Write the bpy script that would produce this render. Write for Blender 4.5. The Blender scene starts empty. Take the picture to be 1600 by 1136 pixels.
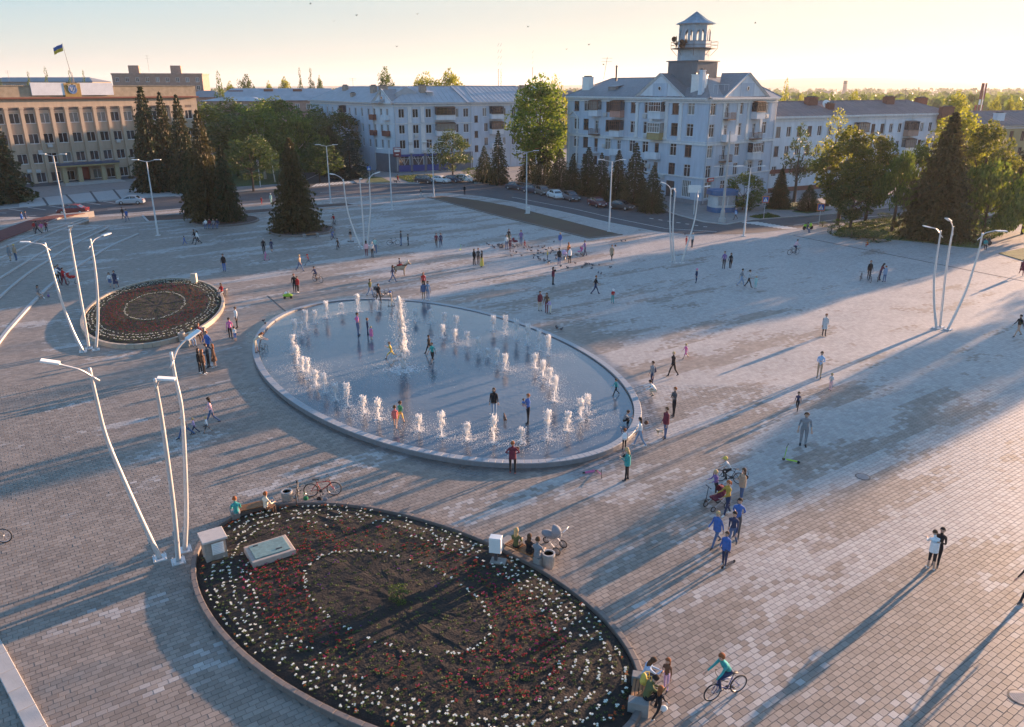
import bpy, bmesh, math, random
from mathutils import Vector, Matrix, Euler, noise
random.seed(7)
R=math.radians; PI=math.pi
SC=bpy.context.scene; COL=SC.collection
# ------------------------------------------------------------------ camera, world, sun, exposure
CAMH=18.0; FPX=1200.0; PITCH=R(19.71)
cam_d=bpy.data.cameras.new('camera'); cam=bpy.data.objects.new('camera',cam_d); COL.objects.link(cam)
cam.location=(0,0,CAMH); cam.rotation_euler=(PI/2-PITCH,0,0)
cam_d.sensor_fit='HORIZONTAL'; cam_d.sensor_width=36; cam_d.lens=36*FPX/1600; cam_d.clip_start=.5; cam_d.clip_end=30000
SC.camera=cam
SUN_EL=R(7.6); SUN_AZ=R(40)            # azimuth measured from +X towards +Y
W=bpy.data.worlds.new('World'); SC.world=W; W.use_nodes=True
nt=W.node_tree; nt.nodes.clear()
sky=nt.nodes.new('ShaderNodeTexSky'); sky.sky_type='NISHITA'; sky.sun_disc=False
sky.sun_elevation=SUN_EL; sky.sun_rotation=PI/2-SUN_AZ; sky.altitude=100; sky.air_density=1.0; sky.dust_density=.5; sky.ozone_density=2.5
bg=nt.nodes.new('ShaderNodeBackground'); wo=nt.nodes.new('ShaderNodeOutputWorld')
bg.inputs[1].default_value=.112
# thin high cloud streaks, mixed over the sky all the way round
tc=nt.nodes.new('ShaderNodeTexCoord'); mp=nt.nodes.new('ShaderNodeMapping'); mp.inputs['Scale'].default_value=(1.2,1.2,9)
nz=nt.nodes.new('ShaderNodeTexNoise'); nz.inputs['Scale'].default_value=2.2; nz.inputs['Detail'].default_value=6; nz.inputs['Roughness'].default_value=.6
cr=nt.nodes.new('ShaderNodeValToRGB'); cr.color_ramp.elements[0].position=.42; cr.color_ramp.elements[1].position=.78
cr.color_ramp.elements[0].color=(.95,.95,.95,1); cr.color_ramp.elements[1].color=(.985,.985,.985,1)
mx=nt.nodes.new('ShaderNodeMixRGB'); mx.blend_type='MIX'; mx.inputs[2].default_value=(2.75,2.42,1.95,1)
nt.links.new(tc.outputs['Generated'],mp.inputs[0]); nt.links.new(mp.outputs[0],nz.inputs['Vector']); nt.links.new(nz.outputs[0],cr.inputs[0])
dt=nt.nodes.new('ShaderNodeVectorMath'); dt.operation='DOT_PRODUCT'; dt.inputs[1].default_value=(math.cos(SUN_AZ),math.sin(SUN_AZ),0); nt.links.new(tc.outputs['Generated'],dt.inputs[0])
away=nt.nodes.new('ShaderNodeMapRange'); away.inputs[1].default_value=.80; away.inputs[2].default_value=.05; nt.links.new(dt.outputs['Value'],away.inputs[0])     # 1 away from the sun
sepz=nt.nodes.new('ShaderNodeSeparateXYZ'); nt.links.new(tc.outputs['Generated'],sepz.inputs[0])
lo=nt.nodes.new('ShaderNodeMapRange'); lo.inputs[1].default_value=.12; lo.inputs[2].default_value=.40; lo.inputs[3].default_value=1.0; lo.inputs[4].default_value=.05; nt.links.new(sepz.outputs[2],lo.inputs[0])   # the veil thins towards the zenith
vm=nt.nodes.new('ShaderNodeMath'); vm.operation='MULTIPLY'; nt.links.new(cr.outputs[0],vm.inputs[0]); nt.links.new(lo.outputs[0],vm.inputs[1]); nt.links.new(vm.outputs[0],mx.inputs[0]); nt.links.new(sky.outputs[0],mx.inputs[1])
up=nt.nodes.new('ShaderNodeMapRange'); up.inputs[1].default_value=.01; up.inputs[2].default_value=.085; nt.links.new(sepz.outputs[2],up.inputs[0])
um=nt.nodes.new('ShaderNodeMath'); um.operation='MULTIPLY'; nt.links.new(up.outputs[0],um.inputs[0]); nt.links.new(away.outputs[0],um.inputs[1])
vc=nt.nodes.new('ShaderNodeMixRGB'); vc.inputs[1].default_value=(1.80,1.55,1.30,1); vc.inputs[2].default_value=(1.10,1.44,1.52,1); nt.links.new(um.outputs[0],vc.inputs[0]); nt.links.new(vc.outputs[0],mx.inputs[2]); tint=nt.nodes.new('ShaderNodeMixRGB'); tint.blend_type='MULTIPLY'; tint.inputs[0].default_value=1; tint.inputs[2].default_value=(.90,1.05,1.13,1); nt.links.new(mx.outputs[0],tint.inputs[1]); nt.links.new(tint.outputs[0],bg.inputs[0]); nt.links.new(bg.outputs[0],wo.inputs[0])
sl=bpy.data.lights.new('sun','SUN'); sl.energy=5.0; sl.angle=R(.6); sl.color=(1.0,.62,.38)
so=bpy.data.objects.new('sun',sl); COL.objects.link(so)
sd=Vector((math.cos(SUN_AZ)*math.cos(SUN_EL),math.sin(SUN_AZ)*math.cos(SUN_EL),math.sin(SUN_EL)))
so.rotation_euler=sd.to_track_quat('Z','Y').to_euler(); so.location=(60,60,60)
SC.view_settings.view_transform='Standard'; SC.view_settings.look='None'; SC.view_settings.gamma=1; SC.view_settings.use_curve_mapping=False
SC.view_settings.exposure=1.95
SC.render.engine='CYCLES'
# ------------------------------------------------------------------ geometry of the survey: image point -> ground point
_c,_s=math.cos(PITCH),math.sin(PITCH)
def ray(px,py):
    x=(px-800)/FPX; y=-(py-568)/FPX
    return Vector((x,_c+y*_s,-_s+y*_c))
def G(px,py,z=0.0):
    r=ray(px,py); t=(z-CAMH)/r.z
    return Vector((r.x*t,r.y*t,z))
def WP(A,B,px,py):                      # ray meets the vertical wall through A,B: (distance along wall, height)
    r=ray(px,py); d=Vector((B[0]-A[0],B[1]-A[1])); L=d.length; d/=L; n=Vector((d.y,-d.x))
    t=(A[0]*n.x+A[1]*n.y)/(r.x*n.x+r.y*n.y)
    return ((r.x*t-A[0])*d.x+(r.y*t-A[1])*d.y, CAMH+r.z*t)
def PXY(X,Y,Z=0):
    dz=Z-CAMH; d=Y*_c-dz*_s
    return (800+FPX*X/d,568-FPX*(Y*_s+dz*_c)/d) if d>.1 else (-9999,-9999)
def zat(Y,ty):                          # height of image row ty at ground depth Y
    k=(568-ty)/FPX; return CAMH+Y*(k*_c-_s)/(_c+k*_s)
# ------------------------------------------------------------------ materials
MATS={}
def newmat(name):
    m=bpy.data.materials.new(name); m.use_nodes=True; m.node_tree.nodes.clear(); return m,m.node_tree.nodes,m.node_tree.links
def mat(name,col,rough=.7,var=.12,scale=3.0,metal=0,bump=0,bscale=None,col2=None,spec=.5,stretch=(1,1,1)):
    if name in MATS: return MATS[name]
    m,N,L=newmat(name); out=N.new('ShaderNodeOutputMaterial'); b=N.new('ShaderNodeBsdfPrincipled'); L.new(b.outputs[0],out.inputs[0])
    b.inputs['Roughness'].default_value=rough; b.inputs['Metallic'].default_value=metal; b.inputs['Specular IOR Level'].default_value=spec
    tcn=N.new('ShaderNodeTexCoord'); mpn=N.new('ShaderNodeMapping'); mpn.inputs['Scale'].default_value=stretch; L.new(tcn.outputs['Object'],mpn.inputs[0])
    n=N.new('ShaderNodeTexNoise'); n.inputs['Scale'].default_value=scale; n.inputs['Detail'].default_value=7; n.inputs['Roughness'].default_value=.62; L.new(mpn.outputs[0],n.inputs['Vector'])
    r=N.new('ShaderNodeValToRGB'); r.color_ramp.elements[0].position=.3; r.color_ramp.elements[1].position=.7
    c1=tuple(max(0,x*(1-var)) for x in col)+(1,); c2=tuple(min(1,x*(1+var)) for x in (col2 or col))+(1,)
    r.color_ramp.elements[0].color=c1; r.color_ramp.elements[1].color=c2
    L.new(n.outputs[0],r.inputs[0]); L.new(r.outputs[0],b.inputs['Base Color'])
    if bump:
        n2=N.new('ShaderNodeTexNoise'); n2.inputs['Scale'].default_value=bscale or scale*6; n2.inputs['Detail'].default_value=5; L.new(mpn.outputs[0],n2.inputs['Vector'])
        bp=N.new('ShaderNodeBump'); bp.inputs['Strength'].default_value=bump; bp.inputs['Distance'].default_value=.03; L.new(n2.outputs[0],bp.inputs['Height']); L.new(bp.outputs[0],b.inputs['Normal'])
    MATS[name]=m; return m
def cloth(c):
    CC=dict(black=(.018,.018,.022),white=(.72,.72,.72),navy=(.03,.045,.10),blue=(.05,.13,.38),denim=(.08,.13,.24),ltdenim=(.22,.31,.44),red=(.42,.03,.03),maroon=(.16,.03,.05),
      grey=(.22,.23,.25),dkgrey=(.07,.075,.085),ltgrey=(.48,.49,.50),pink=(.62,.16,.34),ltpink=(.68,.42,.46),coral=(.62,.16,.14),orange=(.60,.20,.06),yellow=(.62,.46,.10),mustard=(.40,.27,.05),
      olive=(.11,.12,.05),brown=(.13,.07,.045),tan=(.40,.29,.20),beige=(.52,.43,.33),cream=(.66,.58,.46),green=(.05,.26,.12),teal=(.04,.30,.30),ltteal=(.32,.52,.50),purple=(.20,.12,.30),lilac=(.50,.38,.58),
      ltblue=(.35,.48,.66),lime=(.35,.55,.06),blond=(.48,.33,.16),dkhair=(.03,.02,.016),brhair=(.09,.05,.03),ginger=(.26,.09,.035),greyhair=(.35,.34,.33),skin=(.52,.32,.23))
    return mat('cloth_'+c if c not in('skin',) else 'skin',CC[c],.85 if c!='skin' else .55,.16,9,spec=.25,bump=.25,bscale=40)
def leafmat(name,c1,c2,tr=.35):
    if name in MATS: return MATS[name]
    m,N,L=newmat(name); out=N.new('ShaderNodeOutputMaterial'); d=N.new('ShaderNodeBsdfPrincipled'); d.inputs['Roughness'].default_value=.55; d.inputs['Specular IOR Level'].default_value=.3
    t=N.new('ShaderNodeBsdfTranslucent'); mixs=N.new('ShaderNodeMixShader'); mixs.inputs[0].default_value=tr
    g=N.new('ShaderNodeNewGeometry'); n=N.new('ShaderNodeTexNoise'); n.inputs['Scale'].default_value=.55; n.inputs['Detail'].default_value=4; L.new(g.outputs['Position'],n.inputs['Vector'])
    ri=N.new('ShaderNodeMath'); ri.operation='ADD'; mm=N.new('ShaderNodeMath'); mm.operation='MULTIPLY_ADD'; mm.inputs[1].default_value=.42; mm.inputs[2].default_value=-.21
    L.new(g.outputs['Random Per Island'],mm.inputs[0]); L.new(mm.outputs[0],ri.inputs[0]); L.new(n.outputs[0],ri.inputs[1])
    r=N.new('ShaderNodeValToRGB'); r.color_ramp.elements[0].position=.3; r.color_ramp.elements[1].position=.7; r.color_ramp.elements[0].color=c1+(1,); r.color_ramp.elements[1].color=c2+(1,)
    L.new(ri.outputs[0],r.inputs[0]); L.new(r.outputs[0],d.inputs['Base Color'])
    mc=N.new('ShaderNodeMixRGB'); mc.blend_type='MULTIPLY'; mc.inputs[0].default_value=1; mc.inputs[2].default_value=(1.5,1.35,.6,1); L.new(r.outputs[0],mc.inputs[1]); L.new(mc.outputs[0],t.inputs[0])
    L.new(d.outputs[0],mixs.inputs[1]); L.new(t.outputs[0],mixs.inputs[2]); L.new(mixs.outputs[0],out.inputs[0]); MATS[name]=m; return m
def glassmat(name,col,rough=.06,scale=.8):
    if name in MATS: return MATS[name]
    m,N,L=newmat(name); out=N.new('ShaderNodeOutputMaterial'); b=N.new('ShaderNodeBsdfPrincipled'); L.new(b.outputs[0],out.inputs[0]); b.inputs['Roughness'].default_value=rough
    b.inputs['Specular IOR Level'].default_value=.8
    oi=N.new('ShaderNodeObjectInfo'); tcn=N.new('ShaderNodeTexCoord'); add=N.new('ShaderNodeVectorMath'); add.operation='ADD'
    L.new(tcn.outputs['Object'],add.inputs[0]); sc=N.new('ShaderNodeVectorMath'); sc.operation='SCALE'; sc.inputs['Scale'].default_value=37; 
    L.new(oi.outputs['Location'],sc.inputs[0]); L.new(sc.outputs[0],add.inputs[1])
    n=N.new('ShaderNodeTexWave'); n.wave_type='BANDS'; n.bands_direction='X'; n.inputs['Scale'].default_value=scale*2; n.inputs['Distortion'].default_value=4; L.new(add.outputs[0],n.inputs['Vector'])
    r=N.new('ShaderNodeValToRGB'); r.color_ramp.elements[0].color=tuple(c*.55 for c in col)+(1,); r.color_ramp.elements[1].color=tuple(c*1.5 for c in col)+(1,)
    L.new(n.outputs[0],r.inputs[0]); L.new(r.outputs[0],b.inputs['Base Color'])
    MATS[name]=m; return m
ROW=R(35); PL,PW=.33,.225               # paving rows run 35 degrees from +X; paver length and width
FC=Vector((-6.07,51.11)); FA,FB,FT=18.61,10.8,R(-55.6)     # fountain ellipse
def paving(name,joints,lightbias=0.0):
    if name in MATS: return MATS[name]
    m,N,L=newmat(name)
    def math_(op,a,b=None,c=None):
        n=N.new('ShaderNodeMath'); n.operation=op
        for i,v in enumerate((a,b,c)):
            if v is None: continue
            if isinstance(v,(int,float)): n.inputs[i].default_value=v
            else: L.new(v,n.inputs[i])
        return n.outputs[0]
    out=N.new('ShaderNodeOutputMaterial'); b=N.new('ShaderNodeBsdfPrincipled'); L.new(b.outputs[0],out.inputs[0])
    g=N.new('ShaderNodeNewGeometry'); sp=N.new('ShaderNodeSeparateXYZ'); L.new(g.outputs['Position'],sp.inputs[0]); X,Y=sp.outputs[0],sp.outputs[1]
    c,s=math.cos(ROW),math.sin(ROW)
    u=math_('ADD',math_('MULTIPLY',X,c),math_('MULTIPLY',Y,s)); v=math_('ADD',math_('MULTIPLY',X,-s),math_('MULTIPLY',Y,c))
    vr=math_('DIVIDE',v,PW); row=math_('FLOOR',vr); half=math_('MULTIPLY',math_('FLOORED_MODULO',row,2),.5) if False else math_('MULTIPLY',math_('PINGPONG',row,1),.5)
    uc=math_('ADD',math_('DIVIDE',u,PL),half); colu=math_('FLOOR',uc)
    cv=N.new('ShaderNodeCombineXYZ'); L.new(colu,cv.inputs[0]); L.new(row,cv.inputs[1])
    wn=N.new('ShaderNodeTexWhiteNoise'); wn.noise_dimensions='3D'; L.new(cv.outputs[0],wn.inputs['Vector'])
    pv=N.new('ShaderNodeCombineXYZ'); L.new(math_('MULTIPLY',math_('FLOOR',math_('MULTIPLY',colu,.5)),2*PL*.085),pv.inputs[0]); L.new(math_('MULTIPLY',math_('FLOOR',math_('MULTIPLY',row,1/3)),3*PW*.30),pv.inputs[1])
    n1=N.new('ShaderNodeTexNoise'); n1.inputs['Scale'].default_value=1.15; n1.inputs['Detail'].default_value=3; n1.inputs['Roughness'].default_value=.55; L.new(pv.outputs[0],n1.inputs['Vector'])
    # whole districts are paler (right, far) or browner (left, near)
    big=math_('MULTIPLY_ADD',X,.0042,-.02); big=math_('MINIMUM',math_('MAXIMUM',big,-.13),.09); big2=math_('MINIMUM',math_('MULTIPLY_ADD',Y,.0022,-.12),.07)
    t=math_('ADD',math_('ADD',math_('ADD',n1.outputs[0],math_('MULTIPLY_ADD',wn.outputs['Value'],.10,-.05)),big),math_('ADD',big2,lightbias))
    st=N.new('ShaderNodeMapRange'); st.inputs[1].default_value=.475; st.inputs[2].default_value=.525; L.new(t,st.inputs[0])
    wn2=N.new('ShaderNodeTexWhiteNoise'); wn2.noise_dimensions='4D'; wn2.inputs['W'].default_value=3.3; L.new(cv.outputs[0],wn2.inputs['Vector'])
    light=N.new('ShaderNodeMixRGB'); light.inputs[1].default_value=(.335,.305,.285,1); light.inputs[2].default_value=(.425,.395,.37,1); L.new(wn2.outputs['Value'],light.inputs[0])
    dark=N.new('ShaderNodeMixRGB'); dark.inputs[1].default_value=(.205,.168,.14,1); dark.inputs[2].default_value=(.295,.247,.208,1); L.new(wn2.outputs['Value'],dark.inputs[0])
    mx_=N.new('ShaderNodeMixRGB'); L.new(st.outputs[0],mx_.inputs[0]); L.new(dark.outputs[0],mx_.inputs[1]); L.new(light.outputs[0],mx_.inputs[2])
    # grain and larger stains
    fn=N.new('ShaderNodeTexNoise'); fn.inputs['Scale'].default_value=28; fn.inputs['Detail'].default_value=6; L.new(g.outputs['Position'],fn.inputs['Vector'])
    sn=N.new('ShaderNodeTexNoise'); sn.inputs['Scale'].default_value=.23; sn.inputs['Detail'].default_value=7; sn.inputs['Roughness'].default_value=.65; L.new(g.outputs['Position'],sn.inputs['Vector'])
    k=math_('ADD',math_('MULTIPLY_ADD',fn.outputs[0],.5,.42),math_('MULTIPLY_ADD',sn.outputs[0],.55,0.04))
    mul=N.new('ShaderNodeMixRGB'); mul.blend_type='MULTIPLY'; mul.inputs[0].default_value=1; L.new(mx_.outputs[0],mul.inputs[1])
    cc=N.new('ShaderNodeCombineXYZ'); [L.new(k,cc.inputs[i]) for i in range(3)]; L.new(cc.outputs[0],mul.inputs[2])
    col=mul.outputs[0]
    # wet paving round the basin
    dx=math_('SUBTRACT',X,FC.x); dy=math_('SUBTRACT',Y,FC.y); ca,sa=math.cos(FT),math.sin(FT)
    a=math_('DIVIDE',math_('ADD',math_('MULTIPLY',dx,ca),math_('MULTIPLY',dy,sa)),FA); bb=math_('DIVIDE',math_('ADD',math_('MULTIPLY',dx,-sa),math_('MULTIPLY',dy,ca)),FB)
    rr=math_('SQRT',math_('ADD',math_('MULTIPLY',a,a),math_('MULTIPLY',bb,bb)))
    wet=math_('ADD',rr,math_('MULTIPLY',sn.outputs[0],.22)); wm=N.new('ShaderNodeMapRange'); wm.inputs[1].default_value=1.19; wm.inputs[2].default_value=1.15; L.new(wet,wm.inputs[0])
    wmx=N.new('ShaderNodeMixRGB'); wmx.blend_type='MULTIPLY'; wmx.inputs[2].default_value=(.55,.55,.58,1); L.new(wm.outputs[0],wmx.inputs[0]); L.new(col,wmx.inputs[1]); col=wmx.outputs[0]
    ro=math_('SUBTRACT',math_('MULTIPLY_ADD',sn.outputs[0],.25,.50),math_('MULTIPLY',wm.outputs[0],.32)); L.new(ro,b.inputs['Roughness']); b.inputs['Specular IOR Level'].default_value=.4
    bh=math_('MULTIPLY',fn.outputs[0],.25)
    if joints:
        fu=math_('FRACT',uc); fv=math_('FRACT',vr)
        eu=math_('MULTIPLY',math_('MINIMUM',fu,math_('SUBTRACT',1,fu)),PL); ev=math_('MULTIPLY',math_('MINIMUM',fv,math_('SUBTRACT',1,fv)),PW)
        e=math_('MINIMUM',eu,ev); jm=N.new('ShaderNodeMapRange'); jm.inputs[1].default_value=.002; jm.inputs[2].default_value=.007; L.new(e,jm.inputs[0])
        jx=N.new('ShaderNodeMixRGB'); jx.inputs[1].default_value=(.15,.135,.118,1); L.new(jm.outputs[0],jx.inputs[0]); L.new(col,jx.inputs[2]); col=jx.outputs[0]
        bh=math_('ADD',bh,jm.outputs[0])
    L.new(col,b.inputs['Base Color'])
    bp=N.new('ShaderNodeBump'); bp.inputs['Strength'].default_value=.35; bp.inputs['Distance'].default_value=.01; L.new(bh,bp.inputs['Height']); L.new(bp.outputs[0],b.inputs['Normal'])
    MATS[name]=m; return m
# ------------------------------------------------------------------ mesh builder
class MB:
    def __init__(s): s.v=[]; s.f=[]; s.m=[]
    def add(s,vs,fs,mi=0,M=None):
        o=len(s.v); s.v+= [tuple(M@Vector(p)) for p in vs] if M else [tuple(p) for p in vs]
        s.f+=[tuple(o+i for i in f) for f in fs]; s.m+=[mi]*len(fs); return s
    def box(s,c,d,rz=0,mi=0,M=None,bev=0):
        hx,hy,hz=d[0]/2,d[1]/2,d[2]/2; cs,sn=math.cos(rz),math.sin(rz)
        def T(x,y,z): return (c[0]+x*cs-y*sn,c[1]+x*sn+y*cs,c[2]+z)
        if bev:
            vs=[]
            for z,k in ((-hz,0),(hz-bev,0),(hz,bev)):
                for x,y in ((-1,-1),(1,-1),(1,1),(-1,1)): vs.append(T(x*(hx-k),y*(hy-k),z))
            fs=[(0,3,2,1),(8,9,10,11)]+[(i,(i+1)%4,4+(i+1)%4,4+i) for i in range(4)]+[(4+i,4+(i+1)%4,8+(i+1)%4,8+i) for i in range(4)]
        else:
            vs=[T(x,y,z) for z in(-hz,hz) for x,y in((-hx,-hy),(hx,-hy),(hx,hy),(-hx,hy))]
            fs=[(0,3,2,1),(4,5,6,7),(0,1,5,4),(1,2,6,5),(2,3,7,6),(3,0,4,7)]
        return s.add(vs,fs,mi,M)
    def tube(s,pts,rad,n=8,mi=0,cap=True,M=None):
        pts=[Vector(p) for p in pts]; k=len(pts); rad=[rad]*k if isinstance(rad,(int,float)) else rad
        vs=[]; up=None
        for i,p in enumerate(pts):
            d=(pts[min(i+1,k-1)]-pts[max(i-1,0)]).normalized()
            if up is None: up=Vector((0,0,1)) if abs(d.z)<.9 else Vector((1,0,0))
            a=d.cross(up).normalized(); b=a.cross(d).normalized(); up=b
            for j in range(n):
                t=2*PI*j/n; vs.append(p+(a*math.cos(t)+b*math.sin(t))*rad[i])
        fs=[(i*n+j,i*n+(j+1)%n,(i+1)*n+(j+1)%n,(i+1)*n+j) for i in range(k-1) for j in range(n)]
        if cap: fs+=[tuple(range(n-1,-1,-1)),tuple((k-1)*n+j for j in range(n))]
        return s.add(vs,fs,mi,M)
    def lathe(s,prof,n=12,mi=0,M=None,c=(0,0,0),sx=1,sy=1):
        vs=[(c[0]+r*math.cos(2*PI*j/n)*sx,c[1]+r*math.sin(2*PI*j/n)*sy,c[2]+z) for r,z in prof for j in range(n)]
        k=len(prof); fs=[(i*n+j,i*n+(j+1)%n,(i+1)*n+(j+1)%n,(i+1)*n+j) for i in range(k-1) for j in range(n)]
        if prof[0][0]>1e-4: fs.append(tuple(range(n-1,-1,-1)))
        if prof[-1][0]>1e-4: fs.append(tuple((k-1)*n+j for j in range(n)))
        return s.add(vs,fs,mi,M)
    def torus(s,R_,r,n=20,k=6,mi=0,M=None):
        vs=[((R_+r*math.cos(2*PI*j/k))*math.cos(2*PI*i/n),r*math.sin(2*PI*j/k),(R_+r*math.cos(2*PI*j/k))*math.sin(2*PI*i/n)) for i in range(n) for j in range(k)]
        fs=[(i*k+j,i*k+(j+1)%k,((i+1)%n)*k+(j+1)%k,((i+1)%n)*k+j) for i in range(n) for j in range(k)]
        return s.add(vs,fs,mi,M)
    def prism(s,poly,z0,z1,mi=0,mtop=None,M=None):
        n=len(poly); a=sum(poly[i][0]*poly[(i+1)%n][1]-poly[(i+1)%n][0]*poly[i][1] for i in range(n))
        if a<0: poly=list(poly)[::-1]
        vs=[(p[0],p[1],z0) for p in poly]+[(p[0],p[1],z1) for p in poly]
        s.add(vs,[(i,(i+1)%n,n+(i+1)%n,n+i) for i in range(n)]+[tuple(range(n-1,-1,-1))],mi,M)
        return s.add([(p[0],p[1],z1) for p in poly],[tuple(range(n))],mi if mtop is None else mtop,M)
    def ball(s,c,r,n=8,k=5,mi=0,M=None):
        rx,ry,rz=(r,r,r) if isinstance(r,(int,float)) else r
        vs=[(c[0]+rx*math.sin(PI*i/k)*math.cos(2*PI*j/n),c[1]+ry*math.sin(PI*i/k)*math.sin(2*PI*j/n),c[2]+rz*math.cos(PI*i/k)) for i in range(1,k) for j in range(n)]
        fs=[(i*n+j,(i+1)*n+j,(i+1)*n+(j+1)%n,i*n+(j+1)%n) for i in range(k-2) for j in range(n)]
        t=len(vs); vs+=[(c[0],c[1],c[2]+rz),(c[0],c[1],c[2]-rz)]
        fs+=[(t,j,(j+1)%n) for j in range(n)]+[(t+1,(k-2)*n+(j+1)%n,(k-2)*n+j) for j in range(n)]
        return s.add(vs,fs,mi,M)
    def mesh(s,name,mats,smooth=False):
        me=bpy.data.meshes.new(name); me.from_pydata(s.v,[],s.f)
        for m in (mats if isinstance(mats,(list,tuple)) else [mats]): me.materials.append(m)
        if any(s.m): me.polygons.foreach_set('material_index',s.m)
        if smooth: me.polygons.foreach_set('use_smooth',[True]*len(s.f))
        me.update(); return me
def ob(name,data,parent=None,loc=None,rz=None,rot=None,scale=None):
    o=bpy.data.objects.new(name,data); COL.objects.link(o)
    if parent: o.parent=parent
    if loc is not None: o.location=loc
    if rz is not None: o.rotation_euler=(0,0,rz)
    if rot is not None: o.rotation_euler=rot
    if scale is not None: o.scale=(scale,)*3 if isinstance(scale,(int,float)) else scale
    return o
def build(mb,name,mats,parent=None,smooth=False,**k): return ob(name,mb.mesh(name,mats,smooth),parent,**k)
def tag(o,label=None,cat=None,group=None,kind=None):
    if label: o['label']=label
    if cat: o['category']=cat
    if group: o['group']=group
    if kind: o['kind']=kind
    return o
def thing(name,label,cat,loc=(0,0,0),rz=0,group=None,scale=None): return tag(ob(name,None,None,loc,rz,scale=scale),label,cat,group)
def struct(mb,name,mats,smooth=False): return tag(build(mb,name,mats,smooth=smooth),kind='structure')
def smoothcurve(pts,n=6):
    pts=[Vector(p) for p in pts]; out=[]
    for i in range(len(pts)-1):
        p0=pts[max(i-1,0)];p1=pts[i];p2=pts[i+1];p3=pts[min(i+2,len(pts)-1)]
        for j in range(n):
            t=j/n; out.append(.5*((2*p1)+(p2-p0)*t+(2*p0-5*p1+4*p2-p3)*t*t+(3*p1-p0-3*p2+p3)*t**3))
    return out+[pts[-1]]
def ellpt(c,a,b,ang,t,k=1.0,off=0.0):
    x=(a*k+off)*math.cos(t); y=(b*k+off)*math.sin(t); return Vector((c[0]+x*math.cos(ang)-y*math.sin(ang),c[1]+x*math.sin(ang)+y*math.cos(ang)))
def ellr(c,a,b,ang,p,off=0):
    dx,dy=p[0]-c[0],p[1]-c[1]; x=dx*math.cos(ang)+dy*math.sin(ang); y=-dx*math.sin(ang)+dy*math.cos(ang); return math.hypot(x/(a+off),y/(b+off))
# ------------------------------------------------------------------ setting: terrain, roads, pavements, plaza
asphalt=mat('asphalt',(.075,.074,.078),.8,.25,.6,bump=.3,bscale=60)
pavm=mat('pavement_concrete',(.24,.225,.215),.8,.18,1.1,bump=.3,bscale=30)
palep=mat('pale_concrete',(.40,.385,.37),.8,.12,1.5,bump=.2,bscale=30)
granite=mat('granite_grey',(.38,.375,.37),.6,.16,6,bump=.25,bscale=50)
kerbm=mat('kerb_stone_brown',(.17,.14,.125),.75,.2,4,bump=.3,bscale=40)
soil=mat('dark_soil',(.020,.014,.011),.95,.45,2.5,bump=1,bscale=14)
brownsoil=mat('brown_soil',(.085,.052,.04),.95,.3,1.2,bump=.8,bscale=9)
redsoil=mat('red_flower_bed',(.13,.030,.024),.9,.4,3,bump=.8,bscale=9)
grassm=mat('grass_ground',(.035,.065,.018),.9,.4,1.1,col2=(.06,.10,.025),bump=.8,bscale=12)
terr=mat('terrain_fields',(.05,.07,.03),.95,.35,.004,col2=(.10,.11,.05))
white=mat('road_paint',(.62,.62,.60),.6,.15,3)
steel=mat('galvanised_steel',(.62,.61,.60),.42,.08,3,metal=.35)
zinc=mat('pole_paint_grey',(.55,.56,.57),.5,.08,3)
whitep=mat('white_paint',(.74,.74,.72),.6,.06,3)
PS=paving('paver_stone',False); PJ=paving('paving_with_joints',True)
joint=mat('joint_sand',(.17,.15,.13),.95,.3,8)
mb=MB()
for r0,r1,n in ((0,400,48),(400,3000,48),(3000,9000,48)):
    pass
rad=[0,300,1200,4000,14000]; vs=[(0,0,-.6)]
for r in rad[1:]: vs+=[(r*math.cos(2*PI*i/48),r*math.sin(2*PI*i/48),-.6) for i in range(48)]
fs=[(0,1+i,1+(i+1)%48) for i in range(48)]
for k in range(3): fs+=[(1+k*48+i,1+(k+1)*48+i,1+(k+1)*48+(i+1)%48,1+k*48+(i+1)%48) for i in range(48)]
mb.add(vs,fs); struct(mb,'terrain',terr)
def gp(pix,z=0): return [tuple(G(*p,z)) for p in pix]
mb=MB(); mb.prism([(-400,60),(400,60),(400,420),(-400,420)],-.5,-.12); struct(mb,'road',asphalt)
# plaza slab: a far sheet round a sunk bed that carries the pavers one by one
NY,FY=13.0,46.0; XL=lambda y:6+y*.76
edge=[(-400,362),(0,345),(100,340.6),(212,332),(302,324),(400,318),(492,311),(600,305),(659,302.5),(700,302),(750,307),(800,315),(870,329),(950,347.5),(1025,362),(1075,367),(1150,367),(1190,364),(1250,357),(1300,350),(1345,344),(1480,330),(1700,312)]
E_=[(x,y) for x,y,z in gp(edge)]
mb=MB()
far=[(260,FY)]+[(300,E_[-1][1])]+E_[::-1]+[(-260,E_[0][1]),(-260,FY),(-XL(FY),FY),(XL(FY),FY)]
n=len(far); mb.add([(x,y,-.004) for x,y in far],[tuple(range(n))])
mb.add([(-260,-40,0),(-XL(NY),-40,0),(-XL(NY),NY,0),(-XL(FY),FY,0),(-260,FY,0)],[(0,1,2,3,4)])
mb.add([(260,-40,0),(260,FY,0),(XL(FY),FY,0),(XL(NY),NY,0),(XL(NY),-40,0)],[(0,1,2,3,4)])
mb.add([(-XL(NY),-40,0),(XL(NY),-40,0),(XL(NY),NY,0),(-XL(NY),NY,0)],[(0,1,2,3)])
me_=[(x,y) for x,y in E_]
for i in range(len(me_)-1):
    a,b=me_[i],me_[i+1]; mb.add([(a[0],a[1],0),(b[0],b[1],0),(b[0],b[1],-.13),(a[0],a[1],-.13)],[(0,1,2,3)])
plaza=struct(mb,'plaza',PJ)
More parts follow.
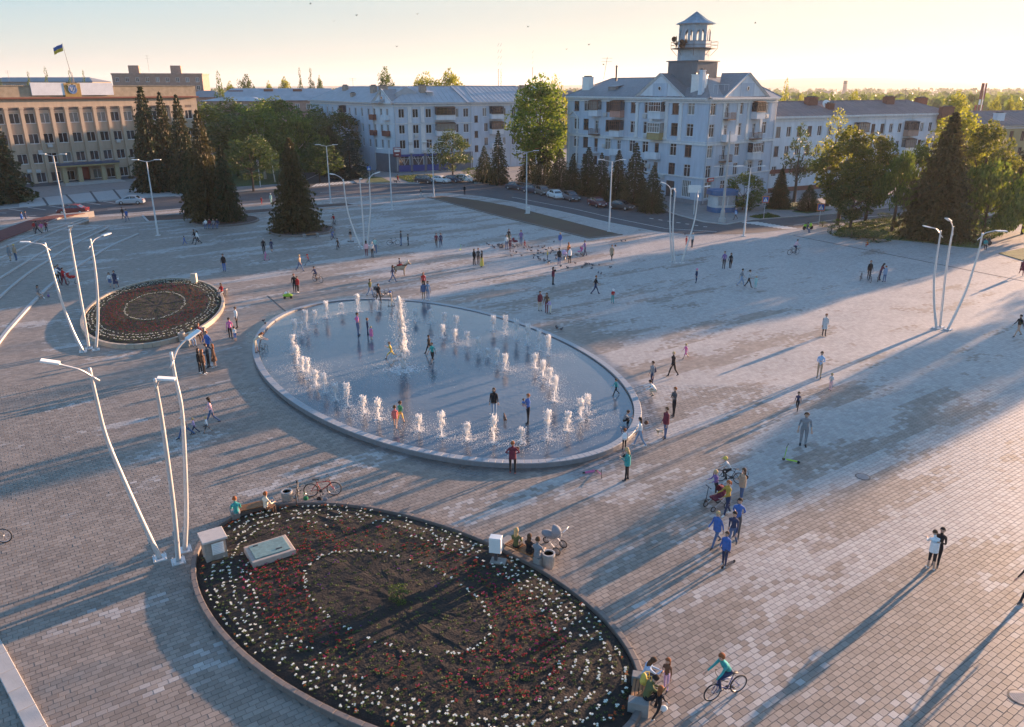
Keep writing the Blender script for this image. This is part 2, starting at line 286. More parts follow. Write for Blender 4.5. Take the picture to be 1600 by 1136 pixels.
mb=MB(); mb.prism([(-XL(NY)-2,NY-2),(XL(NY)+2,NY-2),(XL(FY)+2,FY+.2),(-XL(FY)-2,FY+.2)],-.4,-.016); build(mb,'paver_bedding',joint,plaza)
BC=Vector((-4.4,23.79)); BA,BB,BT=9.97,5.24,R(144.2)
SCn=Vector((-30.71,63.97)); SA,SB,ST=11.03,5.58,R(-70.9)
def paver_mesh():
    hx,hy=PL/2-.004,PW/2-.004; b=.007
    vs=[(x*hx,y*hy,-.014) for x,y in((-1,-1),(1,-1),(1,1),(-1,1))]+[(x*(hx-b),y*(hy-b),0) for x,y in((-1,-1),(1,-1),(1,1),(-1,1))]
    return vs,[(4,5,6,7)]+[(i,(i+1)%4,4+(i+1)%4,4+i) for i in range(4)]
pvs,pfs=paver_mesh(); cells=[]
cR,sR=math.cos(ROW),math.sin(ROW); rnd=random.Random(3)
for row in range(-20,330):
    v=(row+.5)*PW; h=.5*(row%2)
    for c_ in range(-170,340):
        u=(c_+.5-h)*PL; x=u*cR-v*sR; y=u*sR+v*cR
        if y<NY or y>FY+.22 or abs(x)>XL(y)-.3: continue
        if ellr(FC,FA,FB,FT,(x,y))<.985 or ellr(BC,BA,BB,BT,(x,y))<.985: continue
        if ellr(BC,BA,BB,BT,(x,y))<1.03 and ellr(BC,BA,BB,BT,(x,y),-.1)<1.0: continue
        cells.append((x*x+y*y,x,y))
cells.sort()
vis=[c for c in cells if -30<PXY(c[1],c[2])[0]<1630 and PXY(c[1],c[2])[1]<1150]
near=set(vis[:300]); pm=bpy.data.meshes.new('paver'); pm.from_pydata(pvs,[],pfs); pm.materials.append(PS)
for d,x,y in vis[:300]:
    o=ob('paver',pm,plaza,(x,y,.004+rnd.uniform(-.0025,.003)),rot=(rnd.uniform(-.006,.006),rnd.uniform(-.006,.006),ROW+rnd.uniform(-.004,.004)))
mb=MB()
for c in cells:
    if c in near: continue
    d,x,y=c; M=Matrix.Translation((x,y,.004+rnd.uniform(-.0025,.003)))@Euler((rnd.uniform(-.006,.006),rnd.uniform(-.006,.006),ROW)).to_matrix().to_4x4()
    mb.add(pvs,pfs,0,M)
tag(build(mb,'paver_field',PS,plaza),kind='stuff')
def slab(name,pix,z0,z1,m,extra=None,side=None):
    mb=MB(); P=[(p[0],p[1]) for p in gp(pix)]+(extra or [])
    mb.prism(P,z0,z1,0); return struct(mb,name,m)
def kerbline(name,pix,m,w=.22,z0=-.12,z1=.02,closed=False,world=None):
    P=world or [Vector((p[0],p[1],0)) for p in gp(pix)]
    mb=MB(); n=len(P)
    for i in range(n if closed else n-1):
        a,b=Vector(P[i]),Vector(P[(i+1)%n]); d=b-a; L=d.length
        if L<.05: continue
        k=max(1,int(L/1.0)); ang=math.atan2(d.y,d.x)
        for j in range(k):
            c=a+d*((j+.5)/k); mb.box((c.x,c.y,(z0+z1)/2+rnd.uniform(-.004,.004)),(L/k-.012,w,z1-z0),ang,bev=.015)
    return struct(mb,name,m)
slab('pavement',[(-300,346),(0,326),(182,312),(292,304),(400,297),(474,291),(476,276),(466,258),(440,246),(300,238),(-300,246)],-.5,0,pavm)
slab('pavement',[(558,286),(655,286),(657,279.5),(740,277.5),(742,286),(785,283),(880,290),(950,304),(1000,316),(1035,327),(1062,336),(1100,346),(1135,350),(1175,342.5),(1212,340),(1300,334),(1440,318),(1700,300),(1800,240),(1200,215),(560,230),(512,240),(520,258),(536,272)],-.5,0,pavm)
kerbline('kerb',[(-300,346),(0,326),(182,312),(292,304),(400,297),(474,291)],palep)
kerbline('kerb',[(558,286),(655,286),(657,279.5),(740,277.5),(742,286),(785,283),(880,290),(950,304),(1000,316),(1035,327),(1062,336),(1100,346),(1135,350),(1175,342.5),(1212,340),(1300,334),(1440,318)],palep)
kerbline('kerb',edge[1:-2],granite,w=.3)
slab('path',[(30,311),(64,309),(180,297),(300,290),(300,303.5),(182,311),(30,324)],-.1,.02,palep)
for x0,y0,x1,y1 in ((67,309,75,321),(103,304,117,319),(141,299,153,316),(177,296,190,312)):
    a,b=G(x0,y0),G(x1,y1); mb=MB(); d=(b-a); mb.box(((a.x+b.x)/2,(a.y+b.y)/2,.024),(d.length,.35,.012),math.atan2(d.y,d.x)); struct(mb,'path_joint',asphalt)
grass_areas=[[(572,285.3),(580,276),(596,277),(612,285.2)],[(617,276),(634,274),(671,273),(690,276),(653,283.5),(640,285)],[(700,274),(735,272),(790,277),(785,281),(742,276)],[(1170,338.7),(1200,334),(1220,339.2),(1187,341.8)],[(1238,331),(1262,326),(1300,328),(1262,333.6)],[(1192,327),(1215,317),(1252,317),(1242,328)],
 [(1300,368),(1322,350),(1380,340),(1480,333),(1560,342),(1582,360),(1545,376),(1530,388),(1500,386),(1440,378),(1370,373)],[(1560,396),(1640,380),(1700,395),(1600,408)],
 [(300,296),(474,285),(466,258),(440,247),(300,240)],[(-300,330),(28,318),(62,308),(60,303),(-300,318)],[(226,296),(300,290),(300,270),(240,280)]]
for i,pix in enumerate(grass_areas): slab('lawn',pix,-.1,.05+.001*i,grassm)
for k,pix in enumerate([grass_areas[6],grass_areas[3],grass_areas[1]]):
    g=MB(); P=[Vector(p).to_2d() for p in gp(pix)]
    xs=[p.x for p in P]; ys=[p.y for p in P]
    def inside(x,y):
        c=False
        for i in range(len(P)):
            a,b=P[i],P[i-1]
            if (a.y>y)!=(b.y>y) and x<(b.x-a.x)*(y-a.y)/(b.y-a.y)+a.x: c=not c
        return c
    for _ in range(9000 if k==0 else 1500):
        x=rnd.uniform(min(xs),max(xs)); y=rnd.uniform(min(ys),max(ys))
        if not inside(x,y): continue
        a=rnd.uniform(0,PI); h=rnd.uniform(.08,.22); w=rnd.uniform(.06,.14)
        g.add([(x-w*math.cos(a),y-w*math.sin(a),.04),(x+w*math.cos(a),y+w*math.sin(a),.04),(x+rnd.uniform(-.1,.1),y+rnd.uniform(-.1,.1),.05+h)],[(0,1,2)])
    tag(build(g,'grass',leafmat('leaf_grass',(.03,.06,.012),(.07,.12,.025))),'short green grass growing on the lawn','grass',kind='stuff')
# strips of bare planting between plaza and road
slab('planting_strip',[(670,308.5),(690,306.5),(745,313),(800,323),(870,341),(968,366.5),(921,371),(850,354),(780,337)],-.1,.05,mat('strip_soil',(.115,.062,.045),.95,.3,.12,col2=(.085,.065,.035),bump=.8,bscale=9))
kerbline('planting_kerb',[(668,308.3),(780,338),(850,355),(920,372.4),(972,367)],kerbm,w=.25,z0=-.05,z1=.12)
slab('planting_strip',[(225,338),(330,333),(440,325),(538,317.5),(557,321.5),(490,325.5),(400,333),(330,341),(233,346)],-.1,.05,brownsoil)
kerbline('planting_kerb',[(223,337.5),(232,347),(330,341.8),(400,334),(490,326.3),(559,321.6)],granite,w=.25,z0=-.05,z1=.14)
# terraces on the left: curved steps, each a slab on the one below
arcs=[[(216,366.5),(173,385.5),(118,419),(84.5,442.6),(59,466),(27.5,500),(0,533),(-60,620)],[(169,358),(110,387.6),(74,411),(42,432),(0,468),(-60,530)],[(165,356),(120,374),(74,395),(0,440.5),(-60,480)],[(139.5,348.5),(80,371),(40,392),(0,411),(-60,438)],[(139,346.5),(60,373),(0,397),(-60,420)]]
TER=[]
for i,a in enumerate(arcs):
    pts=smoothcurve([Vector((p[0],p[1],0)) for p in gp(a)],5); zt=.13*(i+1)
    poly=[(p.x,p.y) for p in pts]; lastp=poly[-1]; first=poly[0]
    poly+= [(-110,lastp[1]-2),(-110,first[1]+i*.3)]
    mb=MB(); mb.prism(poly,-.1,zt,0); struct(mb,'terrace',PJ)
    kerbline('terrace_step',None,granite,w=.20 if i else .3,z0=zt-.16,z1=zt+.02,world=pts)
    TER.append(pts)
    if i==0: T0=pts
# raised planter on top of the terraces
pl=thing('raised_planter','long raised planter with red soil and pale stone walls above the terrace steps','planter',tuple(G(50,365)))
o0=G(50,365); pa=[G(-60,412),G(0,388),G(50,369),G(100,347)]; pb=[G(148,338.5),G(85,344),G(50,353),G(0,371),G(-60,390)]
mb=MB(); mb.prism([(p.x-o0.x,p.y-o0.y) for p in pa+pb],-.2,.85); build(mb,'retaining_wall',pavm,pl)
ctr=sum(pa+pb,Vector())/9
mb=MB(); mb.prism([(p.x+(ctr.x-p.x)*.03-o0.x,p.y+(ctr.y-p.y)*.16-o0.y) for p in pa+pb],.8,.88); build(mb,'red_planting',redsoil,pl)
# kerb and pale strip at the lower left corner
ka,kb=G(-60,915),G(95,1210); 
k_=thing('edging','pale stone edging strip crossing the bottom left corner of the plaza','kerb',tuple(ka)); d=(kb-ka); n=int(d.length/1.1); ang=math.atan2(d.y,d.x)
mb=MB(); mb.box((0,0,.03),(d.length/n-.02,.5,.12),bev=.015); km=mb.mesh('edging_stone',palep)
for i in range(n):
    c=d*((i+.5)/n); ob('edging_stone',km,k_,(c.x,c.y,rnd.uniform(-.004,.004)),ang)
# markings
def stripe(a,b,w=.15,z=-.116):
    A,B=G(*a,-.12),G(*b,-.12); d=B-A; mb=MB(); n=Vector((-d.y,d.x,0)).normalized()*w/2
    mb.add([(A+n).to_tuple(),(A-n).to_tuple(),(B-n).to_tuple(),(B+n).to_tuple()],[(0,1,2,3)])
    for i,v in enumerate(mb.v): mb.v[i]=(v[0],v[1],z)
    return mb
MK=MB()
def addstripe(a,b,w=.15):
    s_=stripe(a,b,w); MK.add(s_.v,s_.f)
for a,b in [((11,326),(36,330)),((40,323.5),(72,328)),((68,320.5),(103,325.5)),((98,318),(131,323)),((126,315.5),(157,320)),((153,313.5),(182,318)),((262,304.8),(285,308)),((0,332.5),(10,333)),((41,337.5),(57,336.5)),((168,327),(195,325.5)),
  ((492,309),(640,298)),((640,298),(720,296)),((500,301),(540,298.5)),((470,285),(516,263)),((800,308),(900,327)),((900,327),(960,341)),((960,341),(1040,357)),((1040,357),(1120,362)),((1240,352),(1300,344)),((1300,344),(1420,333)),
  ((690,288.5),(706,288.5)),((600,291),(620,290.5)),((560,293),(585,292))]: addstripe(a,b,.16)
for i in range(7): addstripe((1015+i*14,341+i*2.2),(1021+i*14,342+i*2.1),.3)
for i in range(12): addstripe((489+i*6,291.6-i*.55),(497+i*6,287-i*.5),.55)
for i in range(10):
    addstripe((1160+i*6.8,347.8+i*1.05),(1186+i*6.5,347.0+i*1.05),.5)
struct(MK,'road_markings',white)
# dark drainage line across the plaza, manhole covers
a,b=G(1240,368),G(1680,455); d=b-a; mb=MB(); mb.box(((a.x+b.x)/2,(a.y+b.y)/2,.004),(d.length,.16,.012),math.atan2(d.y,d.x)); struct(mb,'drain_channel',mat('drain_dark',(.05,.045,.045),.7))
a,b=G(418,462),G(455,494); d=b-a; mb=MB(); mb.box(((a.x+b.x)/2,(a.y+b.y)/2,.004),(d.length,.10,.012),math.atan2(d.y,d.x)); struct(mb,'drain_channel',MATS['drain_dark'])
for i,(px,py,l) in enumerate([(1348,745,'round steel manhole cover set in the paving right of the green toy scooter'),(1594,1090,'round steel manhole cover in the bottom right corner')]):
    p=G(px,py); t=thing('manhole_cover',l,'manhole',tuple(p)); mb=MB(); mb.lathe([(.36,-.01),(.36,.010),(.31,.012),(.0,.012)],20); build(mb,'rim',MATS['drain_dark'],t)
    mb=MB(); mb.lathe([(.30,.01),(.30,.016),(.0,.016)],20)
    for k in range(-3,4): mb.box((k*.07,0,.018),(.02,.40,.008))
    build(mb,'lid',mat('cast_iron',(.20,.20,.21),.5,.15,8,metal=.3),t)
# ------------------------------------------------------------------ fountain basin
fz=lambda x,y: .20-.13*((x-FC.x)*.5+(y-FC.y)*.86)/17
ft=thing('fountain_basin','large shallow oval fountain pool with a grey granite rim in the middle of the plaza','fountain',(FC.x,FC.y,0))
mb=MB(); N=120
for i in range(N):
    a=[ellpt((0,0),FA,FB,FT,2*PI*(i+k)/N,1,o_) for k in(0,1) for o_ in(0,-.45)]
    z0_=[fz(p.x+FC.x,p.y+FC.y)-.035 for p in a]
    mb.add([(a[0].x,a[0].y,-.3),(a[2].x,a[2].y,-.3),(a[2].x,a[2].y,z0_[2]),(a[0].x,a[0].y,z0_[0])],[(0,1,2,3)])
    mb.add([(a[1].x,a[1].y,-.3),(a[3].x,a[3].y,-.3),(a[3].x,a[3].y,z0_[3]),(a[1].x,a[1].y,z0_[1])],[(3,2,1,0)])
    mb.add([(a[0].x,a[0].y,z0_[0]),(a[2].x,a[2].y,z0_[2]),(a[3].x,a[3].y,z0_[3]),(a[1].x,a[1].y,z0_[1])],[(0,1,2,3)])
build(mb,'basin_wall',mat('granite_dark',(.20,.20,.21),.55,.15,5,bump=.2),ft)
n=260; per=[]; acc=[0]; M_=2000
pts=[ellpt((0,0),FA,FB,FT,2*PI*i/M_,1,-.22) for i in range(M_+1)]
for i in range(M_): acc.append(acc[-1]+(pts[i+1]-pts[i]).length)
mb=MB(); L=acc[-1]/n; mb.box((0,0,-.02),(L-.010,.42,.05),bev=.012); sm=mb.mesh('coping_stone',mat('granite_pale',(.31,.32,.335),.5,.14,7,bump=.2))
j=0
for i in range(n):
    s_=(i+.5)*L
    while acc[j+1]<s_: j+=1
    p=pts[j]+(pts[j+1]-pts[j])*((s_-acc[j])/(acc[j+1]-acc[j])); d=pts[j+1]-pts[j]
    o=ob('coping_stone',sm,ft,(p.x,p.y,fz(p.x+FC.x,p.y+FC.y)+rnd.uniform(-.003,.003)),math.atan2(d.y,d.x)); o.rotation_euler.x=0
mb=MB(); mb.add([(p.x+FC.x,p.y+FC.y,-.0) for p in [ellpt((0,0),FA,FB,FT,2*PI*i/N,1,-.5) for i in range(N)]],[tuple(range(N))])
# water: real ripple relief as bump on a thin still sheet over a dark tiled floor
m,Nn,Ln=newmat('pool_water'); o_=Nn.new('ShaderNodeOutputMaterial'); b_=Nn.new('ShaderNodeBsdfPrincipled'); Ln.new(b_.outputs[0],o_.inputs[0])
b_.inputs['Base Color'].default_value=(.10,.118,.14,1); b_.inputs['Roughness'].default_value=.05; b_.inputs['IOR'].default_value=1.36; b_.inputs['Specular IOR Level'].default_value=.6
g_=Nn.new('ShaderNodeNewGeometry'); n1=Nn.new('ShaderNodeTexNoise'); n1.inputs['Scale'].default_value=3.4; n1.inputs['Detail'].default_value=8; n1.inputs['Distortion'].default_value=.6
Ln.new(g_.outputs['Position'],n1.inputs['Vector']); bp_=Nn.new('ShaderNodeBump'); bp_.inputs['Strength'].default_value=.32; bp_.inputs['Distance'].default_value=.05; Ln.new(n1.outputs[0],bp_.inputs['Height']); Ln.new(bp_.outputs[0],b_.inputs['Normal'])
n2=Nn.new('ShaderNodeTexNoise'); n2.inputs['Scale'].default_value=.35; n2.inputs['Detail'].default_value=5; Ln.new(g_.outputs['Position'],n2.inputs['Vector'])
r_=Nn.new('ShaderNodeValToRGB'); r_.color_ramp.elements[0].color=(.082,.098,.117,1); r_.color_ramp.elements[1].color=(.14,.16,.185,1); Ln.new(n2.outputs[0],r_.inputs[0]); Ln.new(r_.outputs[0],b_.inputs['Base Color'])
for i,v in enumerate(mb.v): mb.v[i]=(v[0],v[1],.05)
struct(mb,'water',m)
# low wet apron outside the basin on the shadow side
# ------------------------------------------------------------------ water jets
m,Nn,Ln=newmat('white_water'); o_=Nn.new('ShaderNodeOutputMaterial'); d_=Nn.new('ShaderNodeBsdfPrincipled'); d_.inputs['Base Color'].default_value=(.88,.89,.90,1); d_.inputs['Roughness'].default_value=.3
t_=Nn.new('ShaderNodeBsdfTranslucent'); t_.inputs[0].default_value=(.92,.92,.92,1); x_=Nn.new('ShaderNodeMixShader'); x_.inputs[0].default_value=.55
Ln.new(d_.outputs[0],x_.inputs[1]); Ln.new(t_.outputs[0],x_.inputs[2]); Ln.new(x_.outputs[0],o_.inputs[0]); WW=m
def tet(mb,p,r,rn):
    a=rn.uniform(0,6.28); q=[(math.cos(a+i*2.094)*r,math.sin(a+i*2.094)*r,-r*.5) for i in range(3)]+[(0,0,r)]
    mb.add([(p[0]+x,p[1]+y,p[2]+z) for x,y,z in q],[(0,2,1),(0,1,3),(1,2,3),(2,0,3)])
def jet_meshes(seed,h=1.0):
    rn=random.Random(seed); col=MB(); k=13
    pts=[(rn.uniform(-.018,.018)*(i>1),rn.uniform(-.018,.018)*(i>1),h*i/(k-1)) for i in range(k)]
    rads=[(.026+.03*max(0,(i/(k-1)-.4))*2)*rn.uniform(.6,1.35) for i in range(k)]; rads[0]=.06; rads[-1]=.02
    col.tube(pts,rads,7)
    for _ in range(70):
        z=h*rn.uniform(.35,1.0)**.7; a=rn.uniform(0,6.28); rr=rn.uniform(.03,.13)*(.5+z/h*.6); s2=rn.uniform(.010,.026); col.ball((rr*math.cos(a),rr*math.sin(a),z),(s2,s2,s2*rn.uniform(1.5,5)),5,4)
    for _ in range(260):
        z=h*rn.uniform(.03,1.04); a=rn.uniform(0,6.28); rr=rn.uniform(.05,.2); tet(col,(rr*math.cos(a),rr*math.sin(a),z),rn.uniform(.008,.02),rn)
    fo=MB()
    for _ in range(70):
        a=rn.uniform(0,6.28); rr=abs(rn.gauss(0,.16))+.03; fo.ball((rr*math.cos(a),rr*math.sin(a),.0),(rn.uniform(.015,.045),rn.uniform(.015,.045),rn.uniform(.01,.04)*(1.3-min(1,rr*2))),6,4)
    dr=MB()
    for _ in range(620):
        a=rn.uniform(0,6.28); rr=abs(rn.gauss(.0,.75))+.15; tet(dr,(rr*math.cos(a)*1.1-.25,rr*math.sin(a)*.9-.2,rn.uniform(.005,.05)),rn.uniform(.007,.015),rn)
    return col.mesh('water_column',WW,True),fo.mesh('splash_foam',WW,True),dr.mesh('droplets',WW)
JM=[jet_meshes(s) for s in range(4)]
A_=[(247,345,235),(283,325,255),(318,295,180),(370,260,180),(443,233,122),(538,205,138),(638,190,80),(757,185,115),(997,245,172),(1090,262,175),(1178,285,197),(1253,300,213),(1483,310,213),(1560,335,213),
 (236,440,335),(262,520,400),(295,560,470),(328,605,480),(378,650,557),(430,690,572),(500,740,635),(575,780,635),(675,820,715),(768,862,732),(1020,935,832),(1162,970,815),(1320,992,883),(1487,1010,838),
 (1168,348,270),(1245,380,300),(1320,405,315),(1388,438,350),(1447,470,418),(1507,512,420),(1557,552,452)]
jets=[(400+x/4,440+y/4,440+t/4) for x,y,t in A_]+[(700+x/4,480+y/4,480+t/4) for x,y,t in
 [(428,205,78),(498,235,105),(570,270,145),(625,300,175),(545,385,290),(593,435,332),(635,480,380),(665,590,430),(830,705,570),(868,655,545),(622,825,648),(748,775,655),(457,845,752)]]
jl={0:'far left edge',14:'tall bushy at the left edge of the pool',27:'front jet before the woman in the black jacket'}
JR={}
for i,(px,py,ty) in enumerate(jets):
    p=G(px,py,.05); h=zat(p.y,ty)-.05; v=JM[i%4]
    grp='low white water jets in the oval pool'
    row='back row' if py<520 else 'front curved row' if (py>640) else 'left curved row' if px<560 else 'inner diagonal row' if px<800 and py<585 else 'right curved row'
    JR.setdefault(row,[]).append((px,tuple(p),h,v,py))
ORD='first second third fourth fifth sixth seventh eighth ninth tenth eleventh twelfth thirteenth fourteenth fifteenth'.split()
for row,LL in JR.items():
  for i,(px,p,h,v,py) in enumerate(sorted(LL)):
    t=thing('water_jet','%s low white water jet from the left in the %s of the pool'%(ORD[i],row),'water jet',p,rnd.uniform(0,6),grp)
    ob('water_column',v[0],t,scale=(1.5,1.5,h)); tag(ob('splash_foam',v[1],t,scale=1.2),kind='stuff'); tag(ob('droplets',v[2],t,scale=1.15 if py>520 else .8),kind='stuff')
p=G(631,577,.05); t=thing('fountain_jet','tall main water plume rising above all the low jets','fountain jet',tuple(p))
rn=random.Random(5); col=MB(); H=zat(p.y,466)
col.tube([(-.01*i,0,H*i/14) for i in range(15)],[.12]+[.15-.004*i for i in range(13)]+[.05],8)
for _ in range(2000):
    z=H*rn.uniform(0,1)**.9; w=.09+.40*(1-z/H) if z>H*.2 else .10+.9*z/H; a=rn.uniform(0,6.28); r=abs(rn.gauss(0,w*.5)); s_=rn.uniform(.018,.05)
    col.ball((r*math.cos(a)-.15*(z/H),r*math.sin(a),z),(s_,s_,s_*rn.uniform(1.5,5)),6,4)
for _ in range(4200):
    z=H*rn.uniform(0,1)**.8; a=rn.uniform(0,6.28); r=abs(rn.gauss(0,.50*(.45+.7*min(1,1.05-z/H)))); tet(col,(r*math.cos(a)+.12*(1-z/H)-.12,r*math.sin(a),z*.99),rn.uniform(.010,.028),rn)
build(col,'water_column',WW,t,True)
fo=MB(); dr=MB()
for _ in range(420):
    a=rn.uniform(0,6.28); rr=abs(rn.gauss(0,.5)); fo.ball((rr*math.cos(a)*1.3,rr*math.sin(a),0),(rn.uniform(.04,.13),rn.uniform(.04,.13),rn.uniform(.01,.07)),6,4)
for _ in range(4500):
    a=rn.uniform(0,6.28); rr=abs(rn.gauss(0,1.5)); tet(dr,(rr*math.cos(a)*1.2-.3,rr*math.sin(a)-.5,rn.uniform(.0,.04)),rn.uniform(.008,.018),rn)
tag(build(fo,'splash_foam',WW,t,True),kind='stuff'); tag(build(dr,'droplets',WW,t),kind='stuff')
# ------------------------------------------------------------------ flower beds
def ringstones(name,label,cat,C,A,B,T,n,w,z,m,zt=None):
    t=thing(name,label,cat,(C.x,C.y,0)); pts=[ellpt((0,0),A,B,T,2*PI*i/1200,1,-w/2) for i in range(1201)]; acc=[0]
    for i in range(1200): acc.append(acc[-1]+(pts[i+1]-pts[i]).length)
    L=acc[-1]/n; mb=MB(); mb.box((0,0,z/2-.1),(L-.004,w,z+.2),bev=.018); sm=mb.mesh('kerb_stone',m); j=0
    for i in range(n):
        s_=(i+.5)*L
        while acc[j+1]<s_: j+=1
        p=pts[j]+(pts[j+1]-pts[j])*((s_-acc[j])/(acc[j+1]-acc[j])); d=pts[j+1]-pts[j]; ob('kerb_stone',sm,t,(p.x,p.y,rnd.uniform(-.004,.004)),math.atan2(d.y,d.x))
    return t
big=ringstones('flower_bed','large oval flower bed with dark soil and a brown stone kerb in the foreground','flower bed',BC,BA,BB,BT,90,.20,.24,kerbm)
sml=ringstones('flower_bed','smaller oval flower bed with rings of white flowers beside the left lamp posts','flower bed',SCn,SA,SB,ST,90,.24,.34,mat('kerb_stone_pale',(.40,.33,.26),.7,.12,4,bump=.2))
def soilmound(C,A,B,T,z,par,amp=.05,m=soil):
    mb=MB(); K,N_=14,64; vs=[]
    for k in range(K+1):
        for i in range(N_):
            p=ellpt((0,0),A-.24,B-.24,T,2*PI*i/N_,k/K); zz=z+amp*2*(1-(k/K)**2)+noise.noise(Vector((p.x*1.2,p.y*1.2,0)))*amp+noise.noise(Vector((p.x*4,p.y*4,3)))*amp*.6
            vs.append((p.x,p.y,zz if k<K else z-.06))
    mb.add(vs,[(k*N_+i,(k+1)*N_+i,(k+1)*N_+(i+1)%N_,k*N_+(i+1)%N_) for k in range(K) for i in range(N_)]); return build(mb,'soil',m,par)
soilmound(BC,BA,BB,BT,.17,big); soilmound(SCn,SA,SB,ST,.26,sml,.05)
rr_=random.Random(11)
petal={c:mat('petal_'+c,v,.6,.12,9,spec=.2) for c,v in dict(white=(.80,.79,.70),red=(.30,.010,.020),magenta=(.34,.016,.11),orange=(.42,.08,.02),purple=(.12,.02,.16),yellowgreen=(.35,.38,.10)).items()}
leafg=leafmat('leaf_bedding',(.030,.050,.013),(.08,.115,.026),.25)
def plantv(seed,flower=True,s=1.0):
    rn=random.Random(seed); mb=MB()
    for i in range(6):
        a=rn.uniform(0,6.28); l=rn.uniform(.07,.13)*s; w=.028*s; ca,sa=math.cos(a),math.sin(a)
        mb.add([(0,0,.0),(l*.5*ca-w*sa,l*.5*sa+w*ca,.05*s),(l*ca,l*sa,.03*s),(l*.5*ca+w*sa,l*.5*sa-w*ca,.05*s)],[(0,1,2,3)],0)
    if flower:
        for f in range(rn.choice((1,2,2,3))):
            cx,cy,cz=rn.uniform(-.05,.05)*s,rn.uniform(-.05,.05)*s,rn.uniform(.08,.13)*s; tilt=rn.uniform(-.3,.3)
            for i in range(5):
                a=i*1.257+rn.uniform(-.2,.2); r=.036*s; ca,sa=math.cos(a),math.sin(a)
                mb.add([(cx,cy,cz),(cx+r*math.cos(a-.55),cy+r*math.sin(a-.55),cz+.012*s+tilt*r),(cx+r*1.2*ca,cy+r*1.2*sa,cz-.004*s),(cx+r*math.cos(a+.55),cy+r*math.sin(a+.55),cz+.012*s-tilt*r)],[(0,1,2,3)],1)
    return mb
def zbed(x,y): 
    r=min(1,ellr(BC,BA-.24,BB-.24,BT,(x,y))); lx,ly=x-BC.x,y-BC.y
    return .17+.1*(1-r*r)+noise.noise(Vector((lx*1.2,ly*1.2,0)))*.05+noise.noise(Vector((lx*4,ly*4,3)))*.03
plants=[]
def rings(C,A,B,T,k,step,jit,keep,kind):
    n=int(2*PI*math.sqrt((A*A+B*B)/2)*k/step)
    for i in range(n):
        t=2*PI*i/n
        if rr_.random()>keep(t) : continue
        p=ellpt(C,A,B,T,t+rr_.uniform(-.3,.3)*step/A,k); plants.append((p.x+rr_.gauss(0,jit),p.y+rr_.gauss(0,jit),kind))
sect=lambda t:.50+.42*math.sin(3*t+1.0)
for k in (.93,.885,.84,.795): rings(BC,BA,BB,BT,k,.25,.035,lambda t:(.85 if k<.91 else .55)*(.62+.4*abs(math.sin(1.5*t+k*9))),'white')
[rings(BC,BA,BB,BT,k_,.26,.05,lambda t:.60*(.4+.7*abs(math.sin(t+.6))),'white') for k_ in(.75,.70)]
rings(BC,BA,BB,BT,.42,.24,.03,lambda t:.68,'white')
for k in (.965,.94): rings(BC,BA,BB,BT,k,.22,.06,lambda t:.5,'orange')
for i in range(19):
    k=.73-.0165*i; rings(BC,BA,BB,BT,k,.25,.08,lambda t:.40+.18*math.sin(2*t+.5),'red' if i%4 else 'magenta')
for i in range(30):
    k=.96-.03*i; rings(BC,BA,BB,BT,max(.06,k),.30,.10,lambda t:.62,'green')
rings(BC,BA,BB,BT,.33,.4,.2,lambda t:.35,'purple')
bush=BC; plants=[p for p in plants if ellr(BC,BA-.3,BB-.3,BT,p)<.985]
blk=[G(335,862),G(424,864),G(775,880)]
plants=[p for p in plants if (Vector(p[:2])-blk[0].to_2d()).length>.75 and (Vector(p[:2])-blk[1].to_2d()).length>1.0 and (Vector(p[:2])-blk[2].to_2d()).length>.4]
PV={}
for kind in ('white','red','magenta','orange','purple','green'):
    PV[kind]=[plantv(s+len(kind),kind!='green',0.84 if kind=='white' else .78) for s in range(4)]
PM={k:[b.mesh('pansy' if k!='green' else 'seedling',[leafg,petal.get(k,petal['red'])]) for b in v] for k,v in PV.items()}
# planted in this order of nearness: first 300 white and first 300 red ones singly
plants.sort(key=lambda p:p[1]); cnt={}; rest={}
for x,y,k in plants:
    cnt[k]=cnt.get(k,0)+1; z=zbed(x,y)-.01
    if k in('white','red') and cnt[k]<=(180 if k=='white' else 120):
        o=ob('pansy',PM[k][cnt[k]%4],None,(x,y,z),rr_.uniform(0,6.28),scale=rr_.uniform(.8,1.25))
        tag(o,('white' if k=='white' else 'dark red')+' pansy plant growing in the dark soil of the large front flower bed','flower',('white' if k=='white' else 'red')+' pansies in the large front bed')
    else: rest.setdefault(k,[]).append((x,y,z))
for k,L_ in rest.items():
    mb=MB()
    for i,(x,y,z) in enumerate(L_):
        b=PV[k][i%4]; M=Matrix.Translation((x,y,z))@Matrix.Rotation(rr_.uniform(0,6.28),4,'Z')@Matrix.Scale(rr_.uniform(.75,1.2),4); o=len(mb.v)
        mb.v+=[tuple(M@Vector(v)) for v in b.v]; mb.f+=[tuple(o+q for q in f) for f in b.f]; mb.m+=b.m
    tag(build(mb,'bedding_plants',[leafg,petal.get(k,petal['red'])]),'%s bedding plants spread over the large front flower bed'%('small green' if k=='green' else k),'plants',kind='stuff')
plants=[]
for k in (.90,.845,.79): rings(SCn,SA,SB,ST,k,.27,.03,lambda t:.85,'white')
rings(SCn,SA,SB,ST,.42,.24,.03,lambda t:.92,'white')
for i in range(8): rings(SCn,SA,SB,ST,.72-.033*i,.25,.08,lambda t:.72,'red' if i%3 else 'magenta')
for i in range(22): rings(SCn,SA,SB,ST,.96-.043*i,.26,.12,lambda t:.8,'green')
mb=MB()
